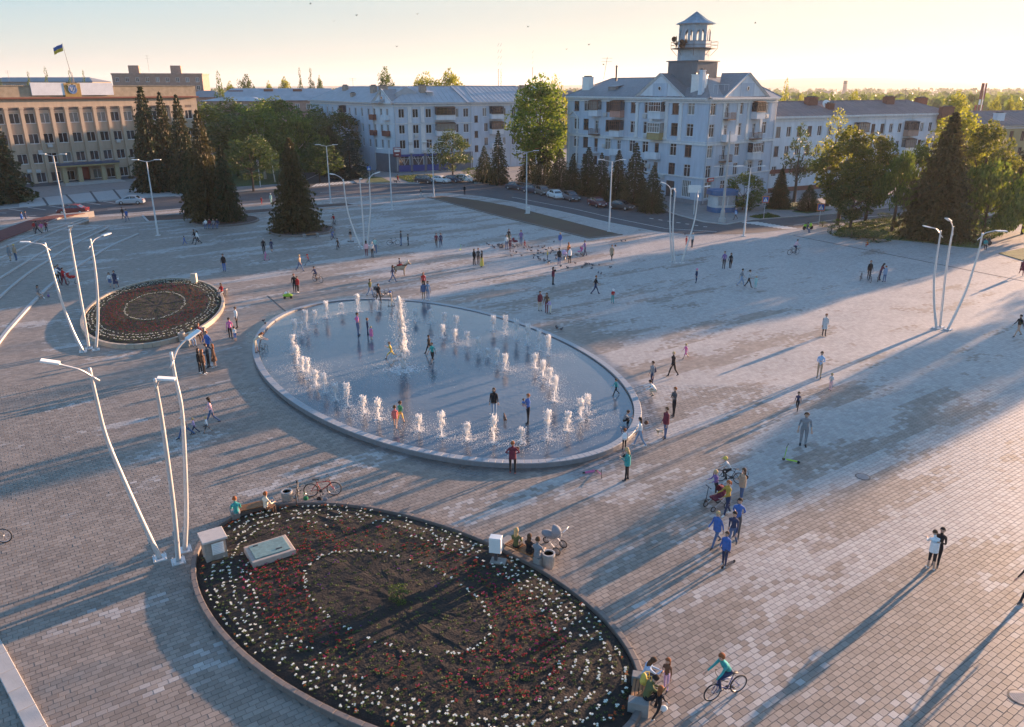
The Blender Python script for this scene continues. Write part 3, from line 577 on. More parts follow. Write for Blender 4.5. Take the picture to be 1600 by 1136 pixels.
for i,(x,y,k) in enumerate(plants):
    b=PV[k][i%4]; r=ellr(SCn,SA,SB,ST,(x,y)); z=.26+.1*(1-r*r)+.01
    M=Matrix.Translation((x,y,z))@Matrix.Rotation(rr_.uniform(0,6.28),4,'Z')@Matrix.Scale(rr_.uniform(.95,1.25),4); o=len(mb.v)
    mb.v+=[tuple(M@Vector(v)) for v in b.v]; mb.f+=[tuple(o+q for q in f) for f in b.f]; mb.m+=[0 if q==0 else (1 if k=='white' else 2 if k=='red' else 3) for q in b.m]
tag(build(mb,'bedding_plants',[leafg,petal['white'],petal['red'],petal['magenta']]),'rings of white and red flowers in the smaller oval bed','plants',kind='stuff')
# round tree beds
for px,py,r,l in ((353,346,4.6,'round soil bed with a stone kerb under the twin spruce trees'),(473,361,4.3,'round soil bed under the single spruce tree on the plaza')):
    c=G(px,py); t=thing('tree_bed',l,'tree bed',tuple(c)); mb=MB(); mb.lathe([(r,-.05),(r,.22),(r-.25,.22),(r-.25,.1)],40); build(mb,'kerb_ring',kerbm,t); mb=MB(); mb.lathe([(r-.2,.12),(r*.5,.2),(0,.24)],40); build(mb,'soil',brownsoil,t)
# ------------------------------------------------------------------ buildings
rb=random.Random(21)
blue=mat('wall_pale_blue',(.44,.505,.59),.85,.13,.6,bump=.2,bscale=8,stretch=(2,2,.35))
bluew=mat('wall_bluish_white',(.60,.64,.69),.85,.11,.6,bump=.2,bscale=8,stretch=(2,2,.35))
trimw=mat('trim_offwhite',(.64,.64,.64),.8,.14,1.5,stretch=(2,2,.5))
beige=mat('wall_beige',(.46,.36,.27),.85,.14,.6,bump=.25,bscale=8,stretch=(2,2,.35))
beiged=mat('parapet_stone',(.35,.28,.20),.9,.22,1.0,bump=.3,bscale=8)
roofg=mat('roof_grey_sheet',(.20,.205,.215),.55,.18,.5,bump=.25,bscale=3,stretch=(6,6,1))
roofb=mat('roof_purple_brown_slate',(.20,.155,.15),.8,.16,.6,bump=.4,bscale=5)
roofl=mat('roof_light_sheet',(.34,.36,.385),.5,.14,.5,bump=.25,bscale=3)
cornred=mat('cornice_red',(.20,.07,.05),.8,.15,1)
brick=mat('brick_red',(.20,.085,.06),.9,.2,3,bump=.4,bscale=12)
brickp=mat('brick_pinkish',(.36,.24,.19),.9,.2,1,bump=.4,bscale=12)
brickt=mat('brick_tan',(.34,.27,.22),.9,.25,3,bump=.4,bscale=12)
wframe=mat('window_frame_white',(.72,.72,.72),.5,.05,4); wbrown=mat('window_frame_brown',(.13,.07,.05),.6,.2,6)
gl=[glassmat('glass_dark',(.025,.028,.035)),glassmat('glass_dim',(.05,.055,.065)),glassmat('glass_curtain',(.20,.20,.19),.25)]
gprof=mat('grey_shop_wall',(.15,.155,.175),.8,.12,.8); shopblue=mat('shop_blue_panel',(.02,.05,.22),.5,.1,2); dkmet=mat('dark_metal',(.06,.06,.065),.5,.15,5)
rust=mat('rusty_rail',(.16,.09,.06),.7,.25,6); ac_m=mat('ac_unit_white',(.50,.50,.49),.6,.1,5)
WM={}
def winmesh(w,h,style,fm):
    k=(round(w,2),round(h,2),style,fm.name)
    if k in WM: return WM[k]
    mb=MB(); t=.075
    for x in (-w/2+t/2,w/2-t/2): mb.box((x,0,h/2),(t,.07,h))
    for z in (t/2,h-t/2): mb.box((0,0,z),(w-2*t,.07,t))
    if style in(2,3):
        for i in range(1,style): mb.box((-w/2+w*i/style,0,h/2),(t,.065,h-2*t))
    if style==4:
        for i in range(1,5): mb.box((-w/2+w*i/5,0,h/2),(.05,.065,h-2*t))
        mb.box((0,.003,h*.62),(w-2*t,.05,.05))
    if style==2 and h>1.9: mb.box((0,.003,h*.74),(w-2*t,.05,.06))
    mb.box((0,-.09,-.03),(w+.16,.26,.05))
    f=mb.mesh('window',fm); pb=MB(); pb.box((0,.02,h/2),(w-.06,.02,h-.06)); p=[]
    for g in gl: p.append(pb.mesh('pane',g))
    WM[k]=(f,p); return WM[k]
class Wall:
    def __init__(s,par,A,B,z0,z1,m,org,name='wall',thick=.3):
        s.par=par; s.A=Vector(A[:2]); s.B=Vector(B[:2]); s.z0,s.z1,s.m=z0,z1,m; d=s.B-s.A; s.L=d.length; s.d=d/s.L; s.n=Vector((s.d.y,-s.d.x)); s.rz=math.atan2(d.y,d.x); s.o=org; s.ops=[]; s.name=name
    def P(s,x,z,t=0): p=s.A+s.d*x+s.n*t; return (p.x-s.o[0],p.y-s.o[1],z-s.o[2])
    def at(s,px,py): return WP(s.A,s.B,px,py)
    def win(s,x,z,w=1.3,h=1.7,style=2,fm=None,g=None,depth=.16):
        if x-w/2<.05 or x+w/2>s.L-.05: return
        for q in s.ops:
            if abs(q[0]-x)<(q[2]+w)/2+.08 and z<q[1]+q[3]+.05 and z+h>q[1]-.05: return
        s.ops.append((x,z,w,h)); fm=fm or wframe; f,p=winmesh(w,h,style,fm); loc=s.P(x,z,-depth)
        o=ob('window',f,s.par,loc,s.rz); ob('pane',p[g if g is not None else rb.choice((0,0,1,1,2))],o)
        return o
    def door(s,x,z,w,h,m):
        s.ops.append((x,z,w,h)); mb=MB(); mb.box((0,0,h/2),(w,.06,h)); mb.box((0,-.04,h*.5),(.05,.03,h*.9)); return build(mb,'door',m,s.par,loc=s.P(x,z,-.2),rz=s.rz)
    def finish(s):
        xs=sorted({0,s.L}|{round(q[0]-q[2]/2,3) for q in s.ops}|{round(q[0]+q[2]/2,3) for q in s.ops}); zs=sorted({s.z0,s.z1}|{round(q[1],3) for q in s.ops}|{round(q[1]+q[3],3) for q in s.ops})
        zs=[z for z in zs if s.z0<=z<=s.z1]; mb=MB(); idx={}
        def V(i,j):
            if (i,j) not in idx: idx[i,j]=len(mb.v); mb.v.append(s.P(xs[i],zs[j]))
            return idx[i,j]
        for i in range(len(xs)-1):
            for j in range(len(zs)-1):
                cx,cz=(xs[i]+xs[i+1])/2,(zs[j]+zs[j+1])/2
                if any(abs(cx-q[0])<q[2]/2 and q[1]<cz<q[1]+q[3] for q in s.ops): continue
                mb.f.append((V(i,j),V(i+1,j),V(i+1,j+1),V(i,j+1))); mb.m.append(0)
        for x,z,w,h in s.ops:
            a=[(x-w/2,z),(x+w/2,z),(x+w/2,z+h),(x-w/2,z+h)]
            for i in range(4):
                p,q=a[i],a[(i+1)%4]; mb.add([s.P(*p),s.P(*q),s.P(*q,-.3),s.P(*p,-.3)],[(3,2,1,0)])
        return build(mb,s.name,s.m,s.par)
    def band(s,z,h,out,x0=0,x1=None,m=None,name='cornice',par=None,ext=0):
        x1=s.L if x1 is None else x1; mb=MB(); c=s.P((x0+x1)/2,z+h/2,out/2); mb.box((0,0,0),(x1-x0+ext*2,out,h),bev=0); return build(mb,name,m or trimw,par or s.par,loc=c,rz=s.rz)
    def pil(s,x,z0,z1,w=.7,out=.14,m=None,name='pilaster'):
        mb=MB(); mb.box((0,0,(z1-z0)/2),(w,out,z1-z0)); mb.box((0,-.04,z1-z0-.2),(w+.2,out+.08,.25)); mb.box((0,-.04,.15),(w+.16,out+.08,.3)); return build(mb,name,m or trimw,s.par,loc=s.P(x,z0,out/2),rz=s.rz)
    def balcony(s,x,z,w=2.6,dep=1.0,kind='open',m=None,rail=None,roof=None):
        mb=MB(); mb.box((0,-dep/2,-.08),(w,dep,.16))
        if kind=='open':
            for i in range(int(w/.16)+1): mb.box((-w/2+.03+i*(w-.06)/int(w/.16),-dep+.04,.48),(.025,.025,.95))
            for sx in(-1,1):
                for i in range(5): mb.box((sx*(w/2-.03),-dep+.1+i*.2,.48),(.025,.025,.95))
                mb.box((sx*(w/2-.03),-dep/2,.97),(.05,dep-.06,.05))
            mb.box((0,-dep+.04,.97),(w,.06,.05))
        else:
            mb.box((0,-dep+.05,.5),(w,.1,1.0)); [mb.box((sx*(w/2-.05),-dep/2+.05,.5),(.1,dep-.1,1.0)) for sx in(-1,1)]
        b=build(mb,'balcony',rail or m or bluew,s.par,loc=s.P(x,z,0),rz=s.rz)
        if kind=='glazed':
            f,p=winmesh(w-.04,1.55,4,roof or wframe); o=ob('glazing',f,b,(0,-dep+.06,1.0)); q=MB(); q.box((0,-dep+.09,1.78),(w-.1,.02,1.5)); q.box((-w/2+.06,-dep/2+.1,1.78),(.03,dep-.2,1.5)); q.box((w/2-.06,-dep/2+.1,1.78),(.03,dep-.2,1.5)); build(q,'pane',gl[rb.choice((0,1,2))],b)
            q=MB(); M=Matrix.Translation((0,-dep/2,2.62))@Matrix.Rotation(R(9),4,'X'); q.box((0,0,0),(w+.15,dep+.25,.05),M=M); build(q,'balcony_roof',roof or roofg,b)
        return b
    def ac(s,x,z):
        mb=MB(); mb.box((0,-.2,.3),(.85,.34,.62),bev=.02); mb.lathe([(.24,0),(.24,.02),(.1,.03),(0,.03)],12,M=Matrix.Translation((-.1,-.37,.3))@Matrix.Rotation(PI/2,4,'X')); mb.box((-.3,-.16,-.06),(.04,.34,.05)); mb.box((.3,-.16,-.06),(.04,.34,.05))
        return build(mb,'air_conditioner',ac_m,s.par,loc=s.P(x,z,0),rz=s.rz)
    def pipe(s,x,z0,z1):
        mb=MB(); mb.tube([(0,.35,z1-z0+.5),(0,-.1,z1-z0),(0,-.12,z1-z0-.4),(0,-.12,0)],.07,8); return build(mb,'drainpipe',zinc,s.par,loc=s.P(x,z0,0),rz=s.rz)
def poly(par,name,pts,faces,m,org=(0,0,0),th=0): 
    mb=MB(); mb.add([(p[0]-org[0],p[1]-org[1],p[2]-org[2]) for p in pts],faces); return build(mb,name,m,par)
def ridged_roof(par,name,A,B,depth,ze,zr,m,org,over=.55,hipA=0,hipB=0,seams=1.2):
    """sheet roof over a wing: eaves along A-B, ridge half way back, hips of given length, raised seams"""
    A=Vector(A[:2]);B=Vector(B[:2]);d=(B-A);L=d.length;d/=L;n=Vector((d.y,-d.x))
    def P(x,t,z): p=A+d*x-n*t; return (p.x-org[0],p.y-org[1],z-org[2])
    x0,x1=-over,L+over; t0,t1=-over,depth+over; tm=depth/2
    r0=hipA if hipA else x0; r1=L-hipB if hipB else x1
    mb=MB(); mb.add([P(x0,t0,ze),P(x1,t0,ze),P(x1,t1,ze),P(x0,t1,ze),P(r0,tm,zr),P(r1,tm,zr)],[(0,1,5,4),(2,3,4,5),(1,2,5),(3,0,4)])
    mb.add([P(x0,t0,ze-.12),P(x1,t0,ze-.12),P(x1,t1,ze-.12),P(x0,t1,ze-.12),P(x0,t0,ze),P(x1,t0,ze),P(x1,t1,ze),P(x0,t1,ze)],[(3,2,1,0),(0,1,5,4),(1,2,6,5),(2,3,7,6),(3,0,4,7)])
    if seams:
        k=int((x1-x0)/seams)
        for i in range(1,k):
            x=x0+(x1-x0)*i/k; f=1.0
            if hipA and x<r0: f=(x-x0)/(r0-x0)
            if hipB and x>r1: f=(x1-x)/(x1-r1)
            e=P(x,t0+(tm-t0)*f,ze+(zr-ze)*f+.02); mb.tube([P(x,t0,ze+.02),e],.035,4)
    mb.tube([P(r0,tm,zr+.02),P(r1,tm,zr+.02)],.11,6)
    for a,b in ((P(x0,t0,ze),P(r0,tm,zr)),(P(x1,t0,ze),P(r1,tm,zr))): mb.tube([a,b],.07,6)
    return build(mb,name,m,par)
def chimney(par,org,x,y,z0,z1,w,l,rz,m,cap=True):
    mb=MB(); mb.box((0,0,(z1-z0)/2),(w,l,z1-z0)); mb.box((0,0,z1-z0+.06),(w+.16,l+.16,.14))
    o=build(mb,'chimney',m,par,loc=(x-org[0],y-org[1],z0-org[2]),rz=rz); c=MB()
    for i in(-1,0,1): c.box((i*w*.28,0,z1-z0+.24),(w*.14,l*.7,.22))
    build(c,'flue',dkmet,o); return o
def aerial(name,lab,X,Y,Z,h,lean=0):
    t=thing(name,lab,'aerial',(X,Y,Z)); mb=MB(); mb.tube([(0,0,0),(lean,0,h)],.035,6); build(mb,'mast',dkmet,t); mb=MB()
    for k in (.95,.8): 
        mb.tube([(-.9+lean*k,0,h*k),(.9+lean*k,.1,h*k)],.02,5)
        for i in range(6): mb.tube([(-.8+i*.32+lean*k,-.3,h*k),(-.8+i*.32+lean*k,.3,h*k)],.014,4)
    build(mb,'antenna_rods',dkmet,t)
def pediment(w_,s0,s1,z0,za,par,org,backto):
    """triangular gable proud of the wall with mouldings, round window and its own little roof"""
    xm=(s0+s1)/2; P=w_.P; mb=MB(); mb.add([P(s0,z0,.16),P(s1,z0,.16),P(xm,za,.16)],[(0,1,2)]); g=build(mb,'gable',bluew,par)
    mb=MB(); 
    for a,b in (((s0-.3,z0),(xm,za+.18)),((s1+.3,z0),(xm,za+.18))):
        for off,r in((.2,.16),(.34,.11)): mb.tube([P(a[0],a[1]+ (0 if off<.3 else .12),off),P(b[0],b[1]+(0 if off<.3 else .12),off)],r,6)
    build(mb,'raking_cornice',trimw,g); mb=MB(); mb.box((0,0,0),((s1-s0)*.30,.10,(za-z0)*.62)); build(mb,'centre_panel',blue,g,loc=P(xm,z0+(za-z0)*.34,.20),rz=w_.rz)
    mb=MB(); mb.torus(.34,.07,16,6,M=Matrix.Translation((0,-.06,0))); build(mb,'oculus_ring',trimw,g,loc=P(xm,z0+(za-z0)*.42,.27),rz=w_.rz)
    mb=MB(); mb.lathe([(.32,0),(.32,.03),(0,.03)],16,M=Matrix.Rotation(PI/2,4,'X')); build(mb,'oculus',gl[0],g,loc=P(xm,z0+(za-z0)*.42,.26),rz=w_.rz)
    mb=MB(); mb.add([P(s0-.5,z0+.05,.5),P(xm,za+.35,.5),P(xm,za+.35,-backto),P(s0-.5,z0+.05,-backto*.15),P(s1+.5,z0+.05,.5),P(s1+.5,z0+.05,-backto*.15)],[(0,1,2,3),(1,4,5,2)]); build(mb,'gable_roof',roofg,g)
# ---- corner block with the lookout tower
A0=G(886,210.3,9.5); B0=G(1103,226.8,9.5); C0=G(1208,218.4,9.5); org=(B0.x,B0.y,0)
cb=thing('apartment_block','pale blue four storey corner apartment block with an octagonal lookout tower on its roof','building',org)
WL=Wall(cb,A0,B0,0,16.5,blue,org); WR=Wall(cb,B0,C0,0,16.5,blue,org)
L_=WL; z=lambda x,y:(880+x/4.94,100+y/4.94)
rowz=[1.0,4.85,8.0,11.05,14.0]     # sill heights by storey: 6.35-.. measured from the corner column
rz_=[L_.at(*z(953,825))[1],L_.at(*z(965,672))[1],L_.at(*z(975,513))[1],L_.at(*z(990,345))[1]]
cols=dict(a=105,b=180,c=262,d=353,e=435,f=545,g=648,h=740,i=868,j=988)
S={k:L_.at(*z(v,330))[0] for k,v in cols.items()}
rows=[q-.85 for q in rz_]
for r in range(4):
    for k in S:
        if k=='a' and r==2: w_=1.0
        if k=='c' and r in(0,1,2,3): 
            if r==3: L_.balcony(S[k],rows[r]-.75,2.5,1.0,'glazed',m=bluew,roof=wbrown)
            else: L_.win(S[k],rows[r]-.6,1.0,2.3,2,rb.choice((wframe,wbrown))); L_.balcony(S[k],rows[r]-.75,2.3,1.0,'open',rail=rust if r==2 else bluew)
            continue
        if k=='e':
            if r in(2,3): L_.balcony(S[k],rows[r]-.75,2.7,1.1,'glazed',m=(bluew if r==2 else mat('salmon_panel',(.50,.26,.20),.8)),roof=wbrown)
            else: L_.win(S[k]+.2,rows[r]-.6,1.0,2.3,2); L_.balcony(S[k],rows[r]-.75,2.3,1.0,'solid')
            continue
        if k=='h':
            if r in(2,3): L_.win(S[k],rows[r]-.5,1.1,2.2,2); L_.balcony(S[k],rows[r]-.75,2.9,1.1,'glazed',m=(bluew if r==3 else mat('ochre_panel',(.36,.28,.13),.8)),roof=rb.choice((wframe,)))
            else: L_.win(S[k],rows[r]-.6,1.0,2.3,2,wbrown); L_.balcony(S[k]-.4,rows[r]-.75,2.9,1.0,'solid') if r==1 else None
            continue
        L_.win(S[k],rows[r]-.1,1.5,1.98,2,rb.choice((wframe,wframe,wframe,wbrown)))
L_.win(L_.at(*z(943,995))[0],1.0,2.0,2.7,4); L_.door(L_.at(*z(820,980))[0],.1,2.0,3.2,dkmet)
for k in ('b','d','f','g'): L_.win(S[k],.9,1.6,2.3,2)
WL.finish(); Z=lambda x,y:(1040+x/4.73,100+y/4.73)
cR=dict(a=(355,330),b=(458,330),c=(558,330),d=(668,330),e=(745,325)); S2={k:WR.at(*Z(*v))[0] for k,v in cR.items()}
for r in range(4):
    WR.win(S2['a'],rows[r]-.1,1.45,1.98,2); WR.win(S2['e'],rows[r]-.1,1.4,1.98,2)
    if r in(3,): WR.balcony(S2['b'],rows[r]-.75,2.3,1.0,'open',rail=rust); WR.win(S2['b'],rows[r]-.6,1.0,2.3)
    elif r==2: WR.balcony(S2['b']+.3,rows[r]-.75,3.0,1.1,'solid'); WR.win(S2['b'],rows[r]-.6,1.0,2.3)
    elif r==1: WR.balcony(S2['b'],rows[r]-.75,2.4,1.0,'open',rail=rust); WR.win(S2['b'],rows[r]-.6,1.0,2.3)
    else: WR.win(S2['b'],rows[r]-.1,1.4,1.98)
    WR.win(S2['c'],rows[r]-.1,1.4,1.98,2)
    if r in(1,3): WR.balcony(S2['d'],rows[r]-.75,2.6,1.1,'glazed',m=bluew,roof=wbrown if r==3 else wframe)
    elif r==2: WR.win(S2['d'],rows[r]-.6,1.0,2.3); WR.balcony(S2['d'],rows[r]-.75,2.6,1.0,'open',rail=rust)
    else: WR.win(S2['d'],rows[r]-.1,1.4,1.98)
for x,w in ((312,2.0),(420,1.5)): WR.win(WR.at(*Z(x,930))[0],1.0,w,2.6,2)
WR.door(WR.at(*Z(500,940))[0],.1,1.6,2.9,dkmet); WR.door(WR.at(*Z(695,920))[0],.1,2.0,3.0,mat('shutter_grey',(.35,.36,.38),.6)); WR.finish()
for W_ in (WL,WR):
    W_.band(9.35,.35,.18,ext=.02); W_.band(9.8,.12,.10,ext=.02); W_.band(4.15,.22,.16,ext=.02); W_.band(15.75,.25,.2,ext=.02); W_.band(16.1,.22,.38,ext=.02); W_.band(16.34,.26,.6,ext=.05); W_.band(0,.7,.08,m=mat('plinth_grey',(.24,.25,.27),.9,.15,1),name='plinth',ext=.02)
for k,dx in (('f',.95),('g',1.15),('h',1.9),('i',1.3)): WL.pil(S[k]+dx,9.95,15.7)
for k in (.35,2.9): WL.pil(k+.3,1,9.3,.4); WL.pil(k+.3,9.95,12.9,.35)
for x in (425,530,605,705): WR.pil(WR.at(*Z(x,400))[0],9.95,15.7,.6)
WL.pipe(WL.at(*z(380,400))[0],.3,16.2); WR.pipe(.25,.3,16.2); WR.pipe(WR.L-.3,.3,16.2)
for x,y in ((330,390),(635,400),(640,555),(320,630),(658,785),(768,870)): s_,zz=WL.at(*z(x,y)); WL.ac(s_,zz-.3)
for x,y in ((740,385),(590,725),(655,905)): s_,zz=WR.at(*Z(x,y)); WR.ac(s_,zz-.3)
# white rendered panels low on the front (paint of a different colour)
pediment(WL,WL.at(*z(575,235))[0],WL.at(*z(940,235))[0],16.5,zat(131,117),cb,org,5)
pediment(WR,WR.at(*Z(430,215))[0],WR.at(*Z(750,215))[0],16.5,zat(134,117),cb,org,5)
mb=MB(); x0,x1=.35,3.35; mb.tube([WL.P(x0,12.95,.15),WL.P((x0+x1)/2,13.9,.15),WL.P(x1,12.95,.15)],.1,6); mb.tube([WL.P(x0,12.9,.15),WL.P(x1,12.9,.15)],.08,6); build(mb,'window_pediment',trimw,cb)
nL=-WL.n; nR=-WR.n; DW=12.5
def V3(p,z_): return (p.x-org[0],p.y-org[1],z_)
A_2,B_2,C_2=WL.A,WL.B,WR.B; K=B_2+ (nL+nR)*(DW/2); ze,zr=16.6,19.8
Ao=A_2-WL.d*.5-nL*.6; Co=C_2+WR.d*.5-nR*.6; Bo=B_2-(nL+nR)*.6; Bi=B_2+(nL+nR)*DW; Ai=A_2-WL.d*.5+nL*(DW+.5); Ci=C_2+WR.d*.5+nR*(DW+.5)
RA=A_2+WL.d*5.5+nL*DW/2; RC=C_2-WR.d*1.5+nR*DW/2
poly(cb,'roof',[V3(Ao,ze),V3(Bo,ze),V3(K,zr),V3(RA,zr),V3(Ai,ze),V3(Bi,ze),V3(Co,ze),V3(RC,zr),V3(Ci,ze)],[(0,1,2,3),(0,3,4),(3,2,5,4),(1,6,7,2),(2,7,8,5),(6,8,7)],roofg)
mb=MB(); [mb.tube([V3(a,za_),V3(b,zb_)],.1,6) for a,za_,b,zb_ in ((RA,zr,K,zr),(K,zr,RC,zr),(Ao,ze,RA,zr),(Bo,ze,K,zr),(Co,ze,RC,zr))]
for i in range(30):
    x=i*1.2+.6; f=min(1,(x+.5)/6) if x<5.5 else min(1,max(0,(WL.L+.0-x)/ (DW/2)+.02)) if x>WL.L-DW/2 else 1
    if x>WL.L: break
    a=A_2+WL.d*x-nL*.6; b=A_2+WL.d*x+nL*(DW/2*f-.6*(1-f)); mb.tube([V3(a,ze+.02),V3(b,ze+(zr-ze)*f+.02)],.03,4)
build(mb,'roof_seams',roofg,cb)
for W_,dd in ((WL,A_2+nL*DW),(WR,C_2+nR*DW)): pass
mb=MB(); I1=A_2+nL*DW; I2=B_2+(nL+nR)*DW; I3=C_2+nR*DW
for a,b in ((A_2,I1),(I1,I2),(I2,I3),(I3,C_2)): mb.add([V3(a,0),V3(b,0),V3(b,16.6),V3(a,16.6)],[(0,1,2,3)])
build(mb,'rear_wall',blue,cb)
p=G(897,140,19)
c1=WL.A+WL.d*3.2+nL*2.2; chimney(cb,org,c1.x,c1.y,16.9,19.9,2.0,1.1,WL.rz,whitep)
c1=WL.A+WL.d*(WL.at(1079,130)[0])+nL*2.0; chimney(cb,org,c1.x,c1.y,17,20.0,2.4,1.2,WL.rz+.6,whitep)
c1=WR.A+WR.d*1.0+nR*2.4; chimney(cb,org,c1.x,c1.y,17,20.6,.7,.7,WR.rz,bluew)
mb=MB(); c1=WR.A+WR.d*2.3+nR*1.0
for dx,dy in ((0,0),(3,0),(3,-.8),(0,-.8)): mb.tube([(dx,dy,0),(dx,dy,1.5)],.03,5)
mb.tube([(0,0,1.5),(3,0,1.5),(3,-.8,1.5),(0,-.8,1.5),(0,0,1.5)],.03,5); build(mb,'roof_rail',zinc,cb,loc=(c1.x-org[0],c1.y-org[1],17.1),rz=WR.rz)
mb=MB(); c1=WL.A+WL.d*11+nL*2.6; mb.prism([(-1,-1.2),(1,-1.2),(1,1),(-1,1)],0,.7); mb.add([(-1.2,-1.4,.7),(1.2,-1.4,.7),(1.4,2.8,1.3),(-1.4,2.8,1.3)],[(0,1,2,3)]); build(mb,'dormer',roofg,cb,loc=(c1.x-org[0],c1.y-org[1],17.6),rz=WL.rz)
# tower
tc=K+(nL+nR)*1.6; tY=tc.y; tX=tc.x
tr=ray(1082,110); k_=tY/tr.y; tX=tr.x*k_
tw=WL.rz; zb=zat(tY-4,95.5); mb=MB(); sq=5.7*(tY/135)
tb=build(mb,'tower_base',mat('tower_sheet_dark',(.13,.155,.18),.5,.12,.8),cb) if False else None
mb.box((0,0,(zb-17)/2),(sq,sq,zb-17)); mb.box((0,0,zb-17+.08),(sq+.5,sq+.5,.16))
for i in range(22):
    for sx,sy in((0,-1),(0,1),(1,0),(-1,0)):
        q=-sq/2+.15+i*(sq-.3)/21; mb.box((q if sx==0 else sx*(sq/2+.02),q if sy==0 else sy*(sq/2+.02),(zb-17)/2),(.05,.05,zb-17.2))
tb=build(mb,'tower_base',mat('tower_sheet_dark',(.14,.165,.19),.5,.12,.8),cb,loc=(tX-org[0],tY-org[1],17),rz=R(43))
zt=zat(tY,41); zw0=zat(tY,66); zw1=zat(tY,49); rad=2.58*tY/135
tower=build(MB().lathe([(rad,0),(rad,zw0-zb)],8,c=(0,0,0)),'tower_drum',mat('tower_blue',(.36,.42,.47),.8,.18,1),cb,loc=(tX-org[0],tY-org[1],zb+.16),rz=R(9+22.5))
hh=zt-zw0; 
for i in range(8):
    a=2*PI*i/8; mb=MB(); r0=rad*math.cos(PI/8); el=2*rad*math.sin(PI/8); pw=.17*el
    mb.box((r0-.2,-el/2+pw/2,hh/2),(.4,pw,hh)); mb.box((r0-.2,el/2-pw/2,hh/2),(.4,pw,hh)); mb.box((r0-.2,0,hh-.35),(.4,el-2*pw,.7)); mb.box((r0-.2,0,(hh-.7)/2),(.3,.24*el,hh-.7))
    k=5
    for j in range(k): # arch spandrel
        y0=-(el/2-pw)+j*(el-2*pw)/k; y1=y0+(el-2*pw)/k; hw=el/2-pw; zz=lambda y:hh-.7-hw*(1-math.sqrt(max(0,1-(y/hw)**2)))*.8
        mb.add([(r0,y0,zz(y0)),(r0,y1,zz(y1)),(r0,y1,hh-.7),(r0,y0,hh-.7),(r0-.4,y0,zz(y0)),(r0-.4,y1,zz(y1))],[(0,1,2,3),(1,0,4,5)])
    build(mb,'arch',MATS['tower_blue'],cb,loc=(tX-org[0],tY-org[1],zw0+.16),rz=a+R(9))
mb=MB(); mb.lathe([(rad+.0,0),(rad+.25,.1),(rad+.25,.2),(rad+.1,.28),(0,.29)],8); build(mb,'tower_cornice',bluew,cb,loc=(tX-org[0],tY-org[1],zt+.17),rz=R(9+22.5))
za=zat(tY,20); mb=MB(); prof=[(rad+.62,0),(rad*.74,(za-zt)*.27),(rad*.34,(za-zt)*.63),(0.02,za-zt-.15)]; mb.lathe(prof,8)
for i in range(24):
    a=2*PI*i/24; 
    mb.tube([((r_+.03)*math.cos(a)*.97,(r_+.03)*math.sin(a)*.97,z_+.03) for r_,z_ in prof],.025,4)
build(mb,'tower_roof',mat('tower_roof_sheet',(.22,.30,.36),.45,.25,1.4),cb,loc=(tX-org[0],tY-org[1],zt+.30),rz=R(9+22.5))
zc=zat(tY,76); mb=MB(); rc=rad+1.15
pts8=[(rc*math.cos(2*PI*i/8),rc*math.sin(2*PI*i/8)) for i in range(9)]
for zz in (0,1.0,.5): mb.tube([(x,y,zz) for x,y in pts8],.035,5)
for x,y in pts8: mb.tube([(x,y,0),(x,y,1.0)],.03,5); mb.tube([(x,y,0),(x*.72,y*.72,-1.1)],.035,5)
build(mb,'catwalk_rail',rust,cb,loc=(tX-org[0],tY-org[1],zc),rz=R(9+22.5)); mb=MB(); mb.lathe([(rad+.02,-.06),(rc,-.06),(rc,0),(rad+.02,0)],8); build(mb,'catwalk',dkmet,cb,loc=(tX-org[0],tY-org[1],zc),rz=R(9+22.5))
p=Vector((tX-3.4,tY-2.0,zc+.2)); t=thing('loudspeaker_cluster','rusty cluster of horn loudspeakers on the left of the tower catwalk','loudspeaker',tuple(p)); mb=MB()
for i in range(6): mb.lathe([(.08,0),(.12,.3),(.42,.75),(.40,.76),(.1,.3)],10,M=Matrix.Translation((rb.uniform(-.9,1.2),rb.uniform(-.4,.2),rb.uniform(.1,1.5)))@Euler((rb.uniform(1.0,2.0),0,rb.uniform(-1.5,1.5))).to_matrix().to_4x4())
mb.tube([(0,0,-.2),(0,0,1.6)],.06); build(mb,'horns',rust,t)
aerial('tv_aerial','thin leaning television aerial on the grey roof of the corner block',14.0+2,143,19.5,3.6,.5); 
t=thing('vent_pipe','short dark vent pipe beside the leaning aerial on the corner block roof','pipe',(20.2-2,143,19.2)); mb=MB(); mb.tube([(0,0,0),(0,0,2.3)],.16,8); mb.lathe([(.25,2.3),(.05,2.6)],8); build(mb,'flue_pipe',dkmet,t)
# red shop sign and door canopies on the corner block
t=thing('shop_sign','small red shop sign above the ground floor window by the kiosk','sign'); s_,zz=WR.at(*Z(325,855)); mb=MB(); mb.box((0,-.1,0),(1.7,.14,.6),bev=.02); build(mb,'sign_board',mat('sign_red',(.45,.03,.03),.5),t,loc=Vector(WR.P(s_,zz,.1))+Vector(org),rz=WR.rz); mb=MB(); [mb.box((-.55+i*.27,-.18,0),(.18,.02,.24)) for i in range(5)]; build(mb,'sign_letters',whitep,t,loc=Vector(WR.P(s_,zz,.1))+Vector(org),rz=WR.rz)
